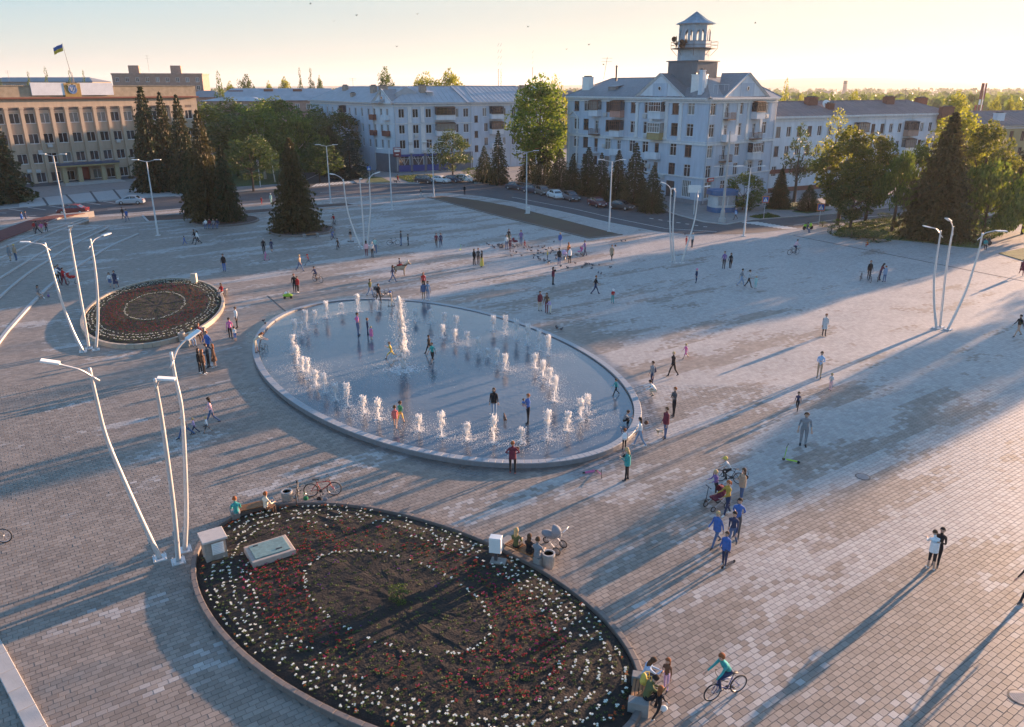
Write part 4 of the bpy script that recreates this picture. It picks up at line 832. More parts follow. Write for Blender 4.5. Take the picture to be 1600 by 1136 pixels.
# ---- central block
P1=Vector((-26.2,178.5)); P2=Vector((-9.3,186.5)); P0=Vector((-31.6,183.5)); Pm=Vector((-55,221)); P3=Vector((9.5,200)); org=(P1.x,P1.y,0)
cbk=thing('apartment_block','pale blue four storey block with grey shop front and brown chimneys in the middle distance','building',org)
W1=Wall(cbk,P1,P2,0,14.9,blue,org); W0=Wall(cbk,P0,P1,0,14.9,bluew,org); Wm=Wall(cbk,Pm,P0,0,14.9,blue,org); W3=Wall(cbk,P2,P3,0,14.9,blue,org)
z6=lambda x,y:(560+x/6.31,120+y/6.31); rws=[W1.at(*z6(440,668))[1],W1.at(*z6(430,520))[1],W1.at(*z6(420,362))[1]]
for r,zc_ in enumerate(rws):
    for x in (430,567,695): W1.win(W1.at(*z6(x,500))[0],zc_-.95,1.35,1.9,2,wframe,0)
    W1.win(W1.at(*z6(1063,500))[0],zc_-.95,1.3,1.9); W1.win(W1.at(*z6(965,500))[0],zc_-.95,1.2,1.9)
    if r>0: W1.balcony(W1.at(*z6(850,500))[0],zc_-1.35,4.6,1.1,'glazed',m=bluew,roof=wbrown)
    for x in(92,165,230,290): W0.win(W0.at(*z6(x,500))[0],zc_-.9,.8,1.9,2)
    if r>0: W0.balcony(W0.at(*z6(160,500))[0],zc_-1.3,1.7,.9,'solid',rail=cornred); W0.balcony(W0.at(*z6(285,500))[0],zc_-1.3,2.0,.9,'solid',rail=cornred if r==1 else bluew)
    for i in range(11): 
        if i==6 and r==2: Wm.balcony(4*i+2,zc_-1.3,2.4,1,'glazed',roof=wbrown); continue
        Wm.win(2+i*4-.5,zc_-.9,1.2,1.8); 
    z4=lambda x,y:(720+x/6.31,120+y/6.31)
    W3.win(1.2,zc_-2.2,1.0,1.5,2,wbrown,0); W3.win(4.0 if r<2 else 3.6,zc_-.9,1.1,1.9); W3.balcony(6.6,zc_-1.35,3.4,1.1,'glazed' if r else 'solid',m=bluew,roof=wbrown if r==1 else dkmet); W3.win(9.2,zc_-.9,.9,1.8)
    W3.win(12.0,zc_-.9,1.1,1.9); W3.balcony(14.6,zc_-1.35,2.8,1.0,'glazed' if r==2 else 'solid',m=bluew,roof=dkmet); W3.win(17.6,zc_-.9,1.1,1.8); W3.win(20.5,zc_-.9,1.1,1.8)
zs_=W1.at(*z6(500,755))[1]
for x in(455,592,730,870): 
    s_=W1.at(*z6(x,850))[0]; W1.win(s_,.35,2.6,zs_-.55,2,wframe,1)
    [build(MB().box((0,-.1,zz_),(2.8,.12,hh_)),'blue_panel',shopblue,cbk,loc=W1.P(s_,.1,.04),rz=W1.rz) for zz_,hh_ in((.75,1.4),(zs_-.55,.5))]
    mb=MB(); mb.tube([(-1.1,-.16,zs_-.8),(0,-.16,1.5),(1.1,-.16,zs_-.8)],.05,5); build(mb,'v_strip',whitep,cbk,loc=W1.P(s_,.1,.04),rz=W1.rz)
W3.win(18,.6,1.6,2.4); W3.door(21.5,.1,1.3,2.4,whitep)
for w_ in (W0,W1,Wm,W3): w_.finish()
for w_ in (W0,W1): w_.band(0,zs_-.1,.12,m=gprof,name='shop_cladding') if w_ is W0 else None
ss=[W1.at(*z6(x,850))[0] for x in(455,592,730,870)]; ed=[0]+sum([[q-1.4,q+1.4] for q in ss],[])+[W1.L]
for i in range(0,len(ed),2): W1.band(0.02,zs_-.1,.13,ed[i],ed[i+1],m=gprof,name='shop_cladding')
for w_ in (W0,W1,Wm,W3): w_.band(14.2,.2,.15,ext=.02); w_.band(14.75,.3,.55,ext=.05)
for w_ in (W0,W1): w_.band(rws[1]+1.15,.16,.1,ext=.02)
for x in (508,635): 
    W1.pil(W1.at(*z6(x,500))[0],rws[1]+1.4,14.1,.8); W1.pil(W1.at(*z6(x,500))[0],zs_+.1,rws[1]+1.1,1.0)
for x,y in ((568,580),(512,655),(647,645),(650,738)): s_,zz=W1.at(*z6(x,y)); W1.ac(s_,zz-.3)
s_=W1.at(*z6(372,300))[0]; W1.pipe(.3,.3,14.6); W1.pipe(W1.L-.3,.3,14.6); W0.pipe(.2,.3,14.6); W3.pipe(11,.3,14.6)
pediment(W0,.5,W0.L-.3,14.9,17.6,cbk,org,4)
n1=-W1.n; nm=-Wm.n; n3=-W3.n
ridged_roof(cbk,'roof',P1,P2,13,15.05,18.4,roofl,org,hipA=7); ridged_roof(cbk,'roof',P2-W3.d*1,P3,13,15.02,18.5,roofl,org,hipB=6); ridged_roof(cbk,'roof',Pm,P0+Wm.d*4,13,14.98,18.3,roofl,org,hipA=6,hipB=0)
for px,dep,w,z1,m_ in ((608,4,1.9,18.4,brickt),(670,4,1.6,18.5,brickt),(512,5,2.2,18.6,brickt),(560,4,2.4,18.5,brickt),(540,2,1.4,16.8,brickt),(830,4,1.6,18.4,brickt)):
    w_=W1 if 590<px<740 else W3 if px>=740 else Wm; s_=w_.at(px,160)[0]; c=w_.A+w_.d*s_-w_.n*dep; chimney(cbk,org,c.x,c.y,15.4,z1,w,.9,w_.rz,m_)
c=W1.A+W1.d*9.5-W1.n*3; mb=MB(); mb.box((0,0,.5),(1.3,1.2,1.0)); mb.add([(-1.0,-.9,1.0),(1.0,-.9,1.0),(0,3.5,1.7)],[(0,1,2)]); build(mb,'dormer',roofl,cbk,loc=(c.x-org[0],c.y-org[1],16.2),rz=W1.rz)
mb=MB()
for a,b in ((Pm,Pm+nm*13),(P3,P3+n3*13)): mb.add([(a.x-org[0],a.y-org[1],0),(b.x-org[0],b.y-org[1],0),(b.x-org[0],b.y-org[1],15),(a.x-org[0],a.y-org[1],15)],[(0,1,2,3)])
build(mb,'end_wall',blue,cbk)
t=thing('shop_sign','dark red and white sign hanging on the block corner above the grey shop front','sign'); s_,zz=W1.at(*z6(372,740)); mb=MB(); mb.box((0,0,0),(1.7,.2,2.0),bev=.03); build(mb,'sign_board',mat('sign_maroon',(.20,.03,.04),.5),t,loc=Vector(W1.P(.2,zz,.5))+Vector(org),rz=W1.rz); mb=MB(); mb.box((0,-.12,.25),(1.3,.03,.5)); mb.box((0,-.12,-.6),(.7,.03,.2)); build(mb,'sign_letters',whitep,t,loc=Vector(W1.P(.2,zz,.5))+Vector(org),rz=W1.rz)
t=thing('shop_awning','red awning over the shop door left of the tall green tree','awning'); mb=MB(); mb.add([(-2,0,.6),(2,0,.6),(2,-1.2,0),(-2,-1.2,0),(2,-1.2,-.4),(-2,-1.2,-.4)],[(0,1,2,3),(3,2,4,5)]); build(mb,'canvas',MATS['sign_red'],t,loc=Vector(W3.P(18.5,3.7,.1))+Vector(org),rz=W3.rz)
# ---- right block with the brown roof
RA_=Vector((46.4,142.6)); RB_=Vector((90.5,166.5)); org=(RA_.x,RA_.y,0)
rbk=thing('apartment_block','long pale blue block with a purple brown roof behind the trees on the right','building',org)
Wr=Wall(rbk,RA_,RB_,0,13.2,bluew,org); z8=lambda x,y:(1200+x/5.165,120+y/5.165)
rr3=[Wr.at(*z8(105,760))[1],Wr.at(*z8(120,600))[1],Wr.at(*z8(140,445))[1]]
for r,zc_ in enumerate(rr3):
    x=1.1; i=0
    while x<Wr.L-1:
        if i%5 in(3,) and i>4: Wr.balcony(x+.5,zc_-1.4,3.2,1.1,'glazed',m=rb.choice((bluew,brickp,wframe)),roof=rb.choice((wbrown,wframe,dkmet))); x+=4.2
        else: Wr.win(x+.3,zc_-.9,1.15,1.8,2,rb.choice((wframe,wbrown))); x+=2.65
        i+=1
for i in range(12): Wr.win(2+i*4,.9,2.2,2.0,3)
Wr.finish(); Wr.band(12.4,.2,.15,ext=.02); Wr.band(12.95,.35,.5,ext=.05); Wr.band(3.4,.7,.25,m=mat('fascia_maroon',(.16,.05,.04),.7),name='shop_fascia'); Wr.band(.0,.8,.1,m=brick,name='plinth')
zr_=zat((RA_.y+RB_.y)/2+5,157.5)
ridged_roof(rbk,'roof',RA_,RB_,12,13.3,max(zr_,15.6),roofb,org,hipB=6,over=.5)
mb=MB(); e=RA_-Wr.n*12; mb.add([(0,0,0),(e.x-org[0],e.y-org[1],0),(e.x-org[0],e.y-org[1],13.3),(0,0,13.3),((e.x-org[0])/2,(e.y-org[1])/2,15.6)],[(0,1,2,4,3)]); build(mb,'end_wall',brick,rbk)
for px,dep,w,z1,m_ in ((1297,4.5,2.6,16.3,brick),(1419,4.5,2.4,16.3,brick),(1480,6,3.0,16.0,brick),(1314,2.5,1.4,15.2,brick)):
    s_=Wr.at(px,165)[0]; c=Wr.A+Wr.d*s_-Wr.n*dep; chimney(rbk,org,c.x,c.y,13.6,z1,w,1.0,Wr.rz,m_)
for x in (14,22,30,38): Wr.pipe(x,.3,12.8)
c=Wr.A+Wr.d*16.5-Wr.n*3.2; t=thing('satellite_dish','round pale satellite dish on the brown roof beside the brick chimney','satellite dish',(c.x,c.y,15.2)); mb=MB(); mb.lathe([(0,0),(.4,.06),(.75,.2),(.7,.22)],16,M=Matrix.Rotation(R(70),4,'X')); mb.tube([(0,0,0),(0,.3,-1)],.05,6); build(mb,'dish',whitep,t)
# ---- yellow block far right
YA=G(1516,197,11.0); YB=G(1700,190,11.0); YB=Vector((YA.x+46,YA.y+14,0)); org=(YA.x,YA.y,0)
yb=thing('apartment_block','yellow ochre block with a brown roof at the far right edge','building',org); Wy=Wall(yb,YA,YB,0,11,mat('wall_ochre',(.38,.29,.15),.85,.1,.6),org)
for r in range(3):
    for i in range(15): Wy.win(2+i*3,1.6+r*3.2,1.0,1.9,2,wbrown,0)
Wy.finish(); Wy.band(10.4,.2,.12,ext=.02); Wy.band(10.8,.3,.4,ext=.04); ridged_roof(yb,'roof',YA,YB,13,11.1,zat(YA.y+12,173),roofb,org,hipA=6)
c=Wy.A+Wy.d*9-Wy.n*2; chimney(yb,org,c.x,c.y,11.4,13.2,2.0,1.0,Wy.rz,bluew); c=Wy.A+Wy.d*-.5-Wy.n*6; chimney(yb,org,c.x,c.y,11.4,14.4,3,1.0,Wy.rz,brick)
# ---- beige administration building
Bd=(Vector(G(208,279)[:2])-Vector(G(56,291.5)[:2])).normalized(); b0=Vector(G(56,291.5)[:2]); BA_=b0-Bd*24; s1=WP(b0,b0+Bd,306,168)[0]; BB_=b0+Bd*(s1+.3); org=(b0.x,b0.y,0)
bb_=thing('administration_building','beige four storey administration building with white roof panels and a flag','building',org)
Wb=Wall(bb_,BA_,BB_,0,16.2,beige,org); z5=lambda x,y:(x/5.16,120+y/5.16)
zr4=[Wb.at(*z5(660,637))[1],Wb.at(*z5(740,480))[1],Wb.at(*z5(820,320))[1]]; zg=Wb.at(*z5(345,810))[1]
pil=[Wb.at(*z5(x,500))[0] for x in (215,335)]; bay=(Wb.at(*z5(795,500))[0]-Wb.at(*z5(335,500))[0])/4; s0=Wb.at(*z5(335,500))[0]
while s0-bay>.5: s0-=bay
k=0
while s0+k*bay<Wb.L-1.2:
    x=s0+k*bay+bay/2
    if x<Wb.L-1.6:
        for zc_ in zr4: Wb.win(x,zc_-.95,1.75,1.85,2)
        px_=PXY(*(Wb.A+Wb.d*x),1)[0]
        if not 123<px_<150: Wb.win(x,zg-.95,1.75,1.85,2)
        Wb.band(zr4[2]+1.45,.75,.02,x-.85,x+.85,m=mat('transom_dark',(.16,.12,.10),.7),name='transom_panel')
    Wb.pil(s0+k*bay,.6,14.6,.62,.55,beige)
    k+=1
sd_=Wb.at(134,280)[0]; Wb.door(sd_,.15,2.6,2.9,mat('door_red',(.28,.04,.03),.5)); Wb.finish()
Wb.band(14.6,1.5,.10,m=beige,name='frieze'); Wb.band(16.12,.3,.75,m=cornred,name='cornice',ext=.3); Wb.band(16.42,2.0,.25,m=beiged,name='parapet'); Wb.band(-.1,.7,.35,m=mat('plinth_dark',(.10,.11,.13),.8),name='plinth'); Wb.band(18.42,.12,.4,m=beiged,name='parapet_cap')
mb=MB(); e1,e2=BB_,BB_-Wb.n*14; e3=BA_-Wb.n*14
mb.add([(p.x-org[0],p.y-org[1],zz) for zz in(0,18.4) for p in(BB_,e2,e3,BA_)],[(0,1,5,4),(1,2,6,5),(2,3,7,6)]); build(mb,'rear_wall',beige,bb_); mb=MB(); mb.prism([(p.x-org[0],p.y-org[1]) for p in(BB_,e2,e3,BA_)],16.3,16.6); build(mb,'roof',roofg,bb_)
for xa,xb in ((47,103),(121,175)):
    sa,sb=Wb.at(xa,140)[0],Wb.at(xb,140)[0]; za_,zb_=16.75,19.05; o=thing('roof_panel','blank white sign panel %s of the crest on the beige building'%('left' if xa<60 else 'right'),'sign panel'); mb=MB(); mb.box((0,0,(zb_-za_)/2),(sb-sa,.12,zb_-za_)); build(mb,'board',mat('board_white',(.66,.68,.72),.6,.1,.8),o,loc=Vector(Wb.P((sa+sb)/2,za_,.5))+Vector(org),rz=Wb.rz)
    mb=MB(); [mb.box((-(sb-sa)/2+i*(sb-sa)/5,.12,(zb_-za_)/2),(.06,.1,zb_-za_)) for i in range(6)]; build(mb,'board_frame',zinc,o,loc=Vector(Wb.P((sa+sb)/2,za_,.4))+Vector(org),rz=Wb.rz)
sc_=Wb.at(111.5,140)[0]; o=thing('crest_panel','ochre panel with a round blue crest between the two white roof panels','crest'); L0=Vector(Wb.P(sc_,16.5,.55))+Vector(org)
mb=MB(); mb.box((0,0,1.2),(3.0,.15,2.5)); build(mb,'panel',mat('panel_ochre',(.34,.21,.06),.6,.15,3),o,loc=L0,rz=Wb.rz)
mb=MB(); mb.lathe([(.82,0),(.82,.07),(.66,.07),(.66,.03),(0,.03)],20,M=Matrix.Translation((0,-.08,1.3))@Matrix.Rotation(PI/2,4,'X')); build(mb,'roundel',mat('crest_blue',(.10,.20,.42),.5),o,loc=L0,rz=Wb.rz)
mb=MB(); mb.tube([(0,-.14,.85),(0,-.14,1.8)],.06,5); mb.tube([(-.32,-.14,1.75),(-.32,-.14,1.1),(.32,-.14,1.1),(.32,-.14,1.75)],.06,5); mb.tube([(-.6,-.14,1.5),(-.75,-.14,2.1),(-.2,-.14,2.25)],.06,5); mb.tube([(.6,-.14,1.5),(.75,-.14,2.1),(.2,-.14,2.25)],.06,5); build(mb,'emblem',mat('crest_pale',(.55,.58,.60),.5),o,loc=L0,rz=Wb.rz)
zt_=zat(L0.y,67); t=thing('flagpole','tall thin flagpole with a lattice foot above the crest','flagpole',(L0.x,L0.y+1,18)); mb=MB(); mb.tube([(0,0,0),(-.9,0,zt_-18)],[.06,.03],6)
for q in(-.25,.25): mb.tube([(q,0,0),(q*.3-.2,0,3.0)],.035,5)
for i in range(7): mb.tube([(-.25+.02*i,0,.4*i),(.25-.03*i-.05,0,.4*i+.4)],.02,4)
build(mb,'pole',dkmet,t); Mf=[mat('flag_blue',(.03,.10,.32),.7),mat('flag_yellow',(.55,.38,.03),.7)]
t2=thing('flag','small blue and yellow flag flying at the top of the flagpole','flag',(L0.x-.95,L0.y+1,zt_)); mb=MB(); n=10
for j in range(2):
    for i in range(n):
        f=lambda i,j:(-i*.19,math.sin(i*.9)*.16,-.62*j-.1-i*.075)
        mb.add([f(i,j),f(i+1,j),f(i+1,j+1),f(i,j+1)],[(0,1,2,3)],j)
build(mb,'cloth',Mf,t2)
sa,sb=Wb.at(85,262)[0],Wb.at(177,250)[0]; mb=MB(); mb.box((0,0,0),(sb-sa,3.0,.35)); mb.box((0,-.2,-.3),(sb-sa-.2,2.6,.3),mi=1); build(mb,'entrance_canopy',[mat('canopy_blue',(.04,.075,.13),.6,.2,2),mat('canopy_yellow',(.36,.27,.12),.7)],bb_,loc=Wb.P((sa+sb)/2,3.9,1.5),rz=Wb.rz)
for q in (sa+.9,sa+3.7,sb-3.2,sb-.5): mb=MB(); mb.box((0,0,1.8),(.8,.6,3.6)); build(mb,'canopy_column',mat('canopy_column_yellow',(.40,.33,.20),.8),bb_,loc=Wb.P(q,0,2.2),rz=Wb.rz)
for i in range(3): mb=MB(); mb.box((0,0,0),(sb-sa-1+i*.6,3+i*.7,.14)); build(mb,'entrance_step',palep,bb_,loc=Wb.P((sa+sb)/2,.36-.14*i,1.6+i*.3),rz=Wb.rz)
for x,y in ((400,555),(322,605),(235,760),(305,760),(530,705),(785,685)): s_,zz=Wb.at(*z5(x,y)); Wb.ac(s_,zz-.3)
s_,zz=Wb.at(184,220); Wb.ac(s_,zz-.3)
# ---- far buildings
def farblock(lab,X,Y,w,d,h,rz,wm,rm,roof='gable',storeys=4,cols=10,rh=2.5,chim=(),name='distant_building'):
    t=thing(name,lab,'building',(X,Y,0),rz); mb=MB(); mb.box((0,0,h/2),(w,d,h)); build(mb,'wall',wm,t); mb=MB()
    if roof=='gable':
        a,b=w/2+.5,d/2+.5; mb.add([(-a,-b,h),(a,-b,h),(a,b,h),(-a,b,h),(-a+5,0,h+rh),(a-5,0,h+rh)],[(0,1,5,4),(2,3,4,5),(1,2,5),(3,0,4)])
    else: mb.box((0,0,h+.3),(w+.4,d+.4,.6))
    r_=build(mb,'roof',rm,t)
    for cx,cw,ch in chim:
        mb=MB(); mb.box((0,0,0),(cw,1.6,ch)); build(mb,'chimney' if roof=='gable' else 'roof_housing',brick if roof=='gable' else wm,t,loc=(cx,-1 if roof=='gable' else 0,h+ch/2+(.8 if roof=='gable' else .6)))
    f,p=winmesh(1.3,1.6,2,wframe)
    for r in range(storeys):
        for c in range(cols):
            o=ob('window',f,t,(-w/2+(c+.5)*w/cols,-d/2-.04,h-2.6-r*3.0)); ob('pane',p[rb.choice((0,1,2))],o)
    return t
Yf=330; X=lambda px,Y: (px-800)/FPX*(Y*_c+0)
farblock('pinkish brick block with two roof housings behind the beige building',X(255,330),330,34,12,zat(324,117),R(8),brickp,brickp,'flat',5,9,chim=((-10,4,3.0),(6,4,3.0)))
farblock('long grey roofed block far behind the crest panels',X(75,300),300,42,12,zat(300,128),R(-4),brickt,roofg,'gable',4,12,1.6)
farblock('brown roofed building with red brick chimneys beyond the dark trees, left one',X(440,262),262,40,13,zat(256,157),R(10),brickp,roofl,'gable',3,12,zat(262,138)-zat(256,157),((-14,4.5,2.2),(-4,2.8,2.6),(5,2.8,2.6)))
farblock('low house with a dark pitched roof between the beige building and the poplar',X(322,290),290,14,10,zat(285,152),R(20),brickp,roofg,'gable',2,4,2.2)
farblock('small blue grey roofed wing just above the dark park trees',X(370,250),250,18,10,zat(245,158),0,brickp,roofl,'gable',2,5,1.2)
farblock('distant pale block with a long roof behind the central apartment block',X(700,330),330,90,12,zat(330,142),R(3),bluew,roofl,'gable',3,24,1.8)
farblock('distant brown roof just left of the corner block',X(873,260),260,16,10,zat(255,152),0,brickp,roofb,'gable',2,4,2.0)
aerial('tv_aerial','tall aerial with crossed rods on the pinkish brick block',X(237,320),320,zat(320,112),zat(320,86)-zat(320,112))
aerial('tv_aerial','thin aerial at the far left above the beige building',X(17,290),290,zat(290,130),zat(290,110)-zat(290,130))
aerial('tv_aerial','forked aerial over the long roof left of the round tree',X(552,230),230,zat(230,138),zat(230,122)-zat(230,138))
aerial('tv_aerial','forked aerial on the purple brown roof at the right',X(1418,165),165,15.2,zat(165,137)-15.2,-.3)
for px,Y,y0,y1,l in ((779,420,134,108,'slim pair of lattice masts on the skyline, left one'),(783,420,134,112,'slim pair of lattice masts on the skyline, right one'),(832,500,134,105,'faint thin mast on the skyline right of the mast pair')):
    t=thing('lattice_mast',l,'mast',(X(px,Y),Y,0)); mb=MB(); mb.tube([(0,0,0),(0,0,zat(Y,y1))],.16,5); [mb.tube([(-.4,0,5+i*3),(.4,0,6.5+i*3)],.05,4) for i in range(12)]; build(mb,'mast',dkmet,t)
# mobile phone mast and factory chimney on the right horizon
t=thing('phone_mast','white and red mobile phone mast above the brown roofs at the right','mast',(X(1535,215),215,0)); h=zat(215,130); mb=MB(); mb.tube([(0,0,0),(0,0,h)],[.42,.2],8); mb.tube([(.7,.0,h-9),(.7,0,h)],.14,8); build(mb,'mast',whitep,t); mb=MB(); mr_=mat('mast_red',(.30,.10,.07),.6); [build(MB().box(c_,d_),'antenna_panel',mr_,t) for c_,d_ in [((math.cos(a)*.9,math.sin(a)*.9,z_),(.35,.35,2.2)) for a in(0,2.1,4.2) for z_ in(h-10,h-6.5)]+[((0,0,h-2),(.5,.5,4)),((.85,0,h-2),(.34,.34,4))]]
t=thing('factory_chimney','tall thin factory chimney standing against the hazy hills','chimney',(X(1320,1500),1500,-20)); h=zat(1500,126)+20; mb=MB(); mb.tube([(0,0,0),(0,0,h)],[5,3.2],12); build(mb,'shaft',mat('chimney_far',(.30,.22,.19),.9),t); mb=MB(); mb.lathe([(3.6,h-6),(3.6,h),(2.8,h)],12); build(mb,'rim',dkmet,t)
t=thing('industrial_plant','hazy grey industrial plant building standing against the far hills','factory',(X(1283,1500),1500,-20)); mb=MB()
for i in range(9): w=rb.uniform(5,14); mb.box((rb.uniform(-18,18),rb.uniform(-6,6),rb.uniform(10,20)),(w,w,rb.uniform(20,zat(1500,134)+20)))
build(mb,'plant_blocks',gprof,t)
# ---- kiosk, street signs, pillars
p=G(1126,330); p=Vector((p.x,p.y,0)); t=thing('kiosk','small rounded white kiosk with a blue roof band in front of the corner block','kiosk',tuple(p),R(10)); KM=mat('kiosk_blue',(.04,.13,.27),.5,.1,3)
def rr2(w,d,r,n=5):
    o=[]
    for cx,cy,a0 in((w/2-r,-d/2+r,-90),(w/2-r,d/2-r,0),(-w/2+r,d/2-r,90),(-w/2+r,-d/2+r,180)):
        o+=[(cx+r*math.cos(R(a0+90*i/n)),cy+r*math.sin(R(a0+90*i/n))) for i in range(n+1)]
    return o
for nme,w,d,z0,z1,m_ in(('base_band',4.0,3.4,0,.75,KM),('body',3.9,3.3,.75,2.6,mat('kiosk_white',(.52,.53,.54),.6)),('roof_band',4.4,3.8,2.6,3.3,KM)): mb=MB(); mb.prism(rr2(w,d,1.2),z0,z1); build(mb,nme,m_,t)
mb=MB(); mb.box((-.55,-1.68,1.75),(1.5,.05,1.3)); mb.box((.85,-1.66,1.75),(1.1,.05,1.3)); build(mb,'window',glassmat('glass_kiosk',(.30,.31,.33),.2),t); mb=MB(); mb.box((.1,-1.7,1.05),(3.0,.12,.06)); mb.box((.22,-1.7,1.75),(.07,.05,1.4)); build(mb,'frame',wframe,t)
def roadsign(px,py,h,lab,orange=True,sz=.75):
    p=G(px,py); t=thing('road_sign',lab,'road sign',tuple(p),R(-8)); mb=MB(); mb.tube([(0,0,0),(0,0,h)],.04,6); build(mb,'post',zinc,t)
    if orange: mb=MB(); mb.box((0,-.05,h-.4),(sz*1.3,.03,sz*1.3)); build(mb,'border',mat('sign_orange',(.55,.17,.04),.5),t)
    mb=MB(); mb.box((0,-.08,h-.4),(sz,.03,sz)); f=build(mb,'face',mat('sign_blue',(.02,.10,.40),.5),t); mb=MB(); mb.add([(-.3,-.1,h-.68),(.3,-.1,h-.68),(0,-.1,h-.1)],[(0,1,2)]); build(mb,'white_triangle',whitep,f)
    mb=MB(); mb.tube([(-.1,-.12,h-.64),(0,-.12,h-.42),(.1,-.12,h-.64)],.025,5); mb.tube([(0,-.12,h-.42),(0,-.12,h-.3)],.035,5); mb.ball((0,-.12,h-.24),.04,6,4); build(mb,'walking_figure',cloth('black'),f)
roadsign(1193,342,3.2,'blue pedestrian crossing sign with orange border beside the leafy bush near the kiosk'); roadsign(1279,352,2.9,'blue pedestrian crossing sign with orange border at the kerb below the chestnut trees',sz=.8)
roadsign(578,287,3.4,'small blue crossing sign at the side street corner by the grey shop front',False); roadsign(1026,327,2.6,'blue crossing sign at the end of the spruce row in front of the corner block',False)
p=G(1084,335); t=thing('billboard','white advertising panel on a post near the blue kiosk','billboard',tuple(p)); mb=MB(); mb.tube([(0,0,0),(0,0,4.2)],.08,6); build(mb,'post',zinc,t); mb=MB(); mb.box((-.2,-.05,3.8),(1.9,.12,1.1),bev=.02); build(mb,'panel',whitep,t)
p=G(632-0,262+14); 
p=G(687,257+12)
t=thing('poster_stand','small white and blue poster stand on the pavement by the grey shop front','poster stand',tuple(G(640,268))); mb=MB(); mb.box((0,0,1.0),(.9,.12,1.3)); mb.box((-.3,0,.2),(.06,.06,.4)); mb.box((.3,0,.2),(.06,.06,.4)); build(mb,'frame',whitep,t); mb=MB(); mb.box((0,-.07,.75),(.8,.02,.5)); build(mb,'poster',shopblue,t)
# ------------------------------------------------------------------ trees
bark=mat('bark',(.085,.06,.045),.95,.3,3,bump=.8,bscale=10); barkp=mat('bark_pale',(.38,.34,.29),.9,.3,3,bump=.4,bscale=10)
LF=dict(spruce=leafmat('needles_dark',(.022,.038,.018),(.056,.078,.034),.15),
 sprucebr=leafmat('needles_brownish',(.036,.042,.018),(.090,.080,.032),.2),
 blue=leafmat('needles_bluegreen',(0.020,0.047,0.041),(0.054,0.095,0.074),.1),
 oak=leafmat('leaves_mid',(0.048,0.085,0.020),(0.119,0.177,0.040),.4), dark=leafmat('leaves_dark',(0.034,0.064,0.020),(0.081,0.126,0.037),.3),
 bright=leafmat('leaves_bright',(0.059,0.110,0.018),(0.151,0.236,0.037),.45), gold=leafmat('leaves_golden',(0.119,0.144,0.020),(0.288,0.321,0.048),.5),
 willow=leafmat('leaves_willow',(0.054,0.095,0.024),(0.135,0.189,0.054),.45), chest=leafmat('leaves_chestnut',(0.052,0.072,0.017),(0.13,0.15,0.03),.5),
 flower=leafmat('chestnut_blossom',(0.270,0.230,0.135),(0.459,0.405,0.257),.4), conecol=leafmat('cones_brown',(0.050,0.045,0.020),(0.105,0.085,0.035),.1))
def spruce_mesh(seed,tiers=26,base=.32,droop=.35,dens=1.0,cone=.0):
    """unit height, radius about base; separate drooping boughs carrying tapered sprays"""
    rn=random.Random(seed); mb=MB()
    for k in range(tiers):
        f=k/(tiers-1); z=.04+.94*f**.95; r=base*(1-f)**.82*rn.uniform(.86,1.12)+.012; nb=int((9+9*(1-f))*dens)
        for b in range(nb):
            a=2*PI*(b+rn.random())/nb; L=r*rn.uniform(.72,1.15); dz=-L*droop*rn.uniform(.6,1.4)+L*.25*f; ca,sa=math.cos(a),math.sin(a); mi=1 if rn.random()<cone*(.3+f*1.6) else 0
            ns=3+int(7*(1-f))
            for s in range(ns):
                q=.25+.78*(s+rn.random()*.8)/ns; x=L*q; zz=z+dz*q*q+rn.uniform(-.004,.004); side=1 if s%2 else -1
                w=.034*(1.15-.5*q)*rn.uniform(.7,1.3)*(1.1-.5*f); l=w*rn.uniform(1.6,2.6); aa=a+side*rn.uniform(.35,1.0); c2,s2=math.cos(aa),math.sin(aa)
                px,py=x*ca,x*sa; tz=rn.uniform(-.022,.004)
                mb.add([(px-w*.5*s2,py+w*.5*c2,zz),(px+w*.5*s2,py-w*.5*c2,zz-.008),(px+l*c2,py+l*s2,zz+tz)],[(0,1,2)],mi)
                mb.add([(px,py,zz+.010),(px+l*.7*c2,py+l*.7*s2,zz+tz*.6),(px+l*.2*c2,py+l*.2*s2,zz-.028*rn.uniform(.6,1.3))],[(0,1,2)],mi)
    for i in range(8): a=rn.uniform(0,6.28); mb.add([(0,0,.93+i*.008),(.012*math.cos(a),.012*math.sin(a),.94+i*.008),(.002,0,.965+i*.005)],[(0,1,2)])
    return mb
SPR=[spruce_mesh(1,26,.30),spruce_mesh(2,24,.32,.45),spruce_mesh(3,30,.34,.3,1.25,.30),spruce_mesh(4,30,.31,.35,1.25,.22),spruce_mesh(5,34,.36,.25,1.5,.15)]
SPM={}
def spruce(X_,Y_,h,w,v,lab,m1='spruce',m2='conecol',group='spruce trees',rz=0,lift=.0):
    t=thing('spruce_tree',lab,'spruce',(X_,Y_,0),rz,group); k=(v,m1,m2)
    if k not in SPM: SPM[k]=SPR[v].mesh('crown',[LF[m1],LF[m2]])
    b={0:.30,1:.32,2:.34,3:.31,4:.36}[v]; s=w/2/b/1.02
    ob('crown',SPM[k],t,(0,0,lift),scale=(s,s,h-lift)); mb=MB(); mb.tube([(0,0,-.2),(0,0,h*.5),(0,0,h*.93)],[h*.018+.06,h*.012,.02],7); build(mb,'trunk',bark,t); return t
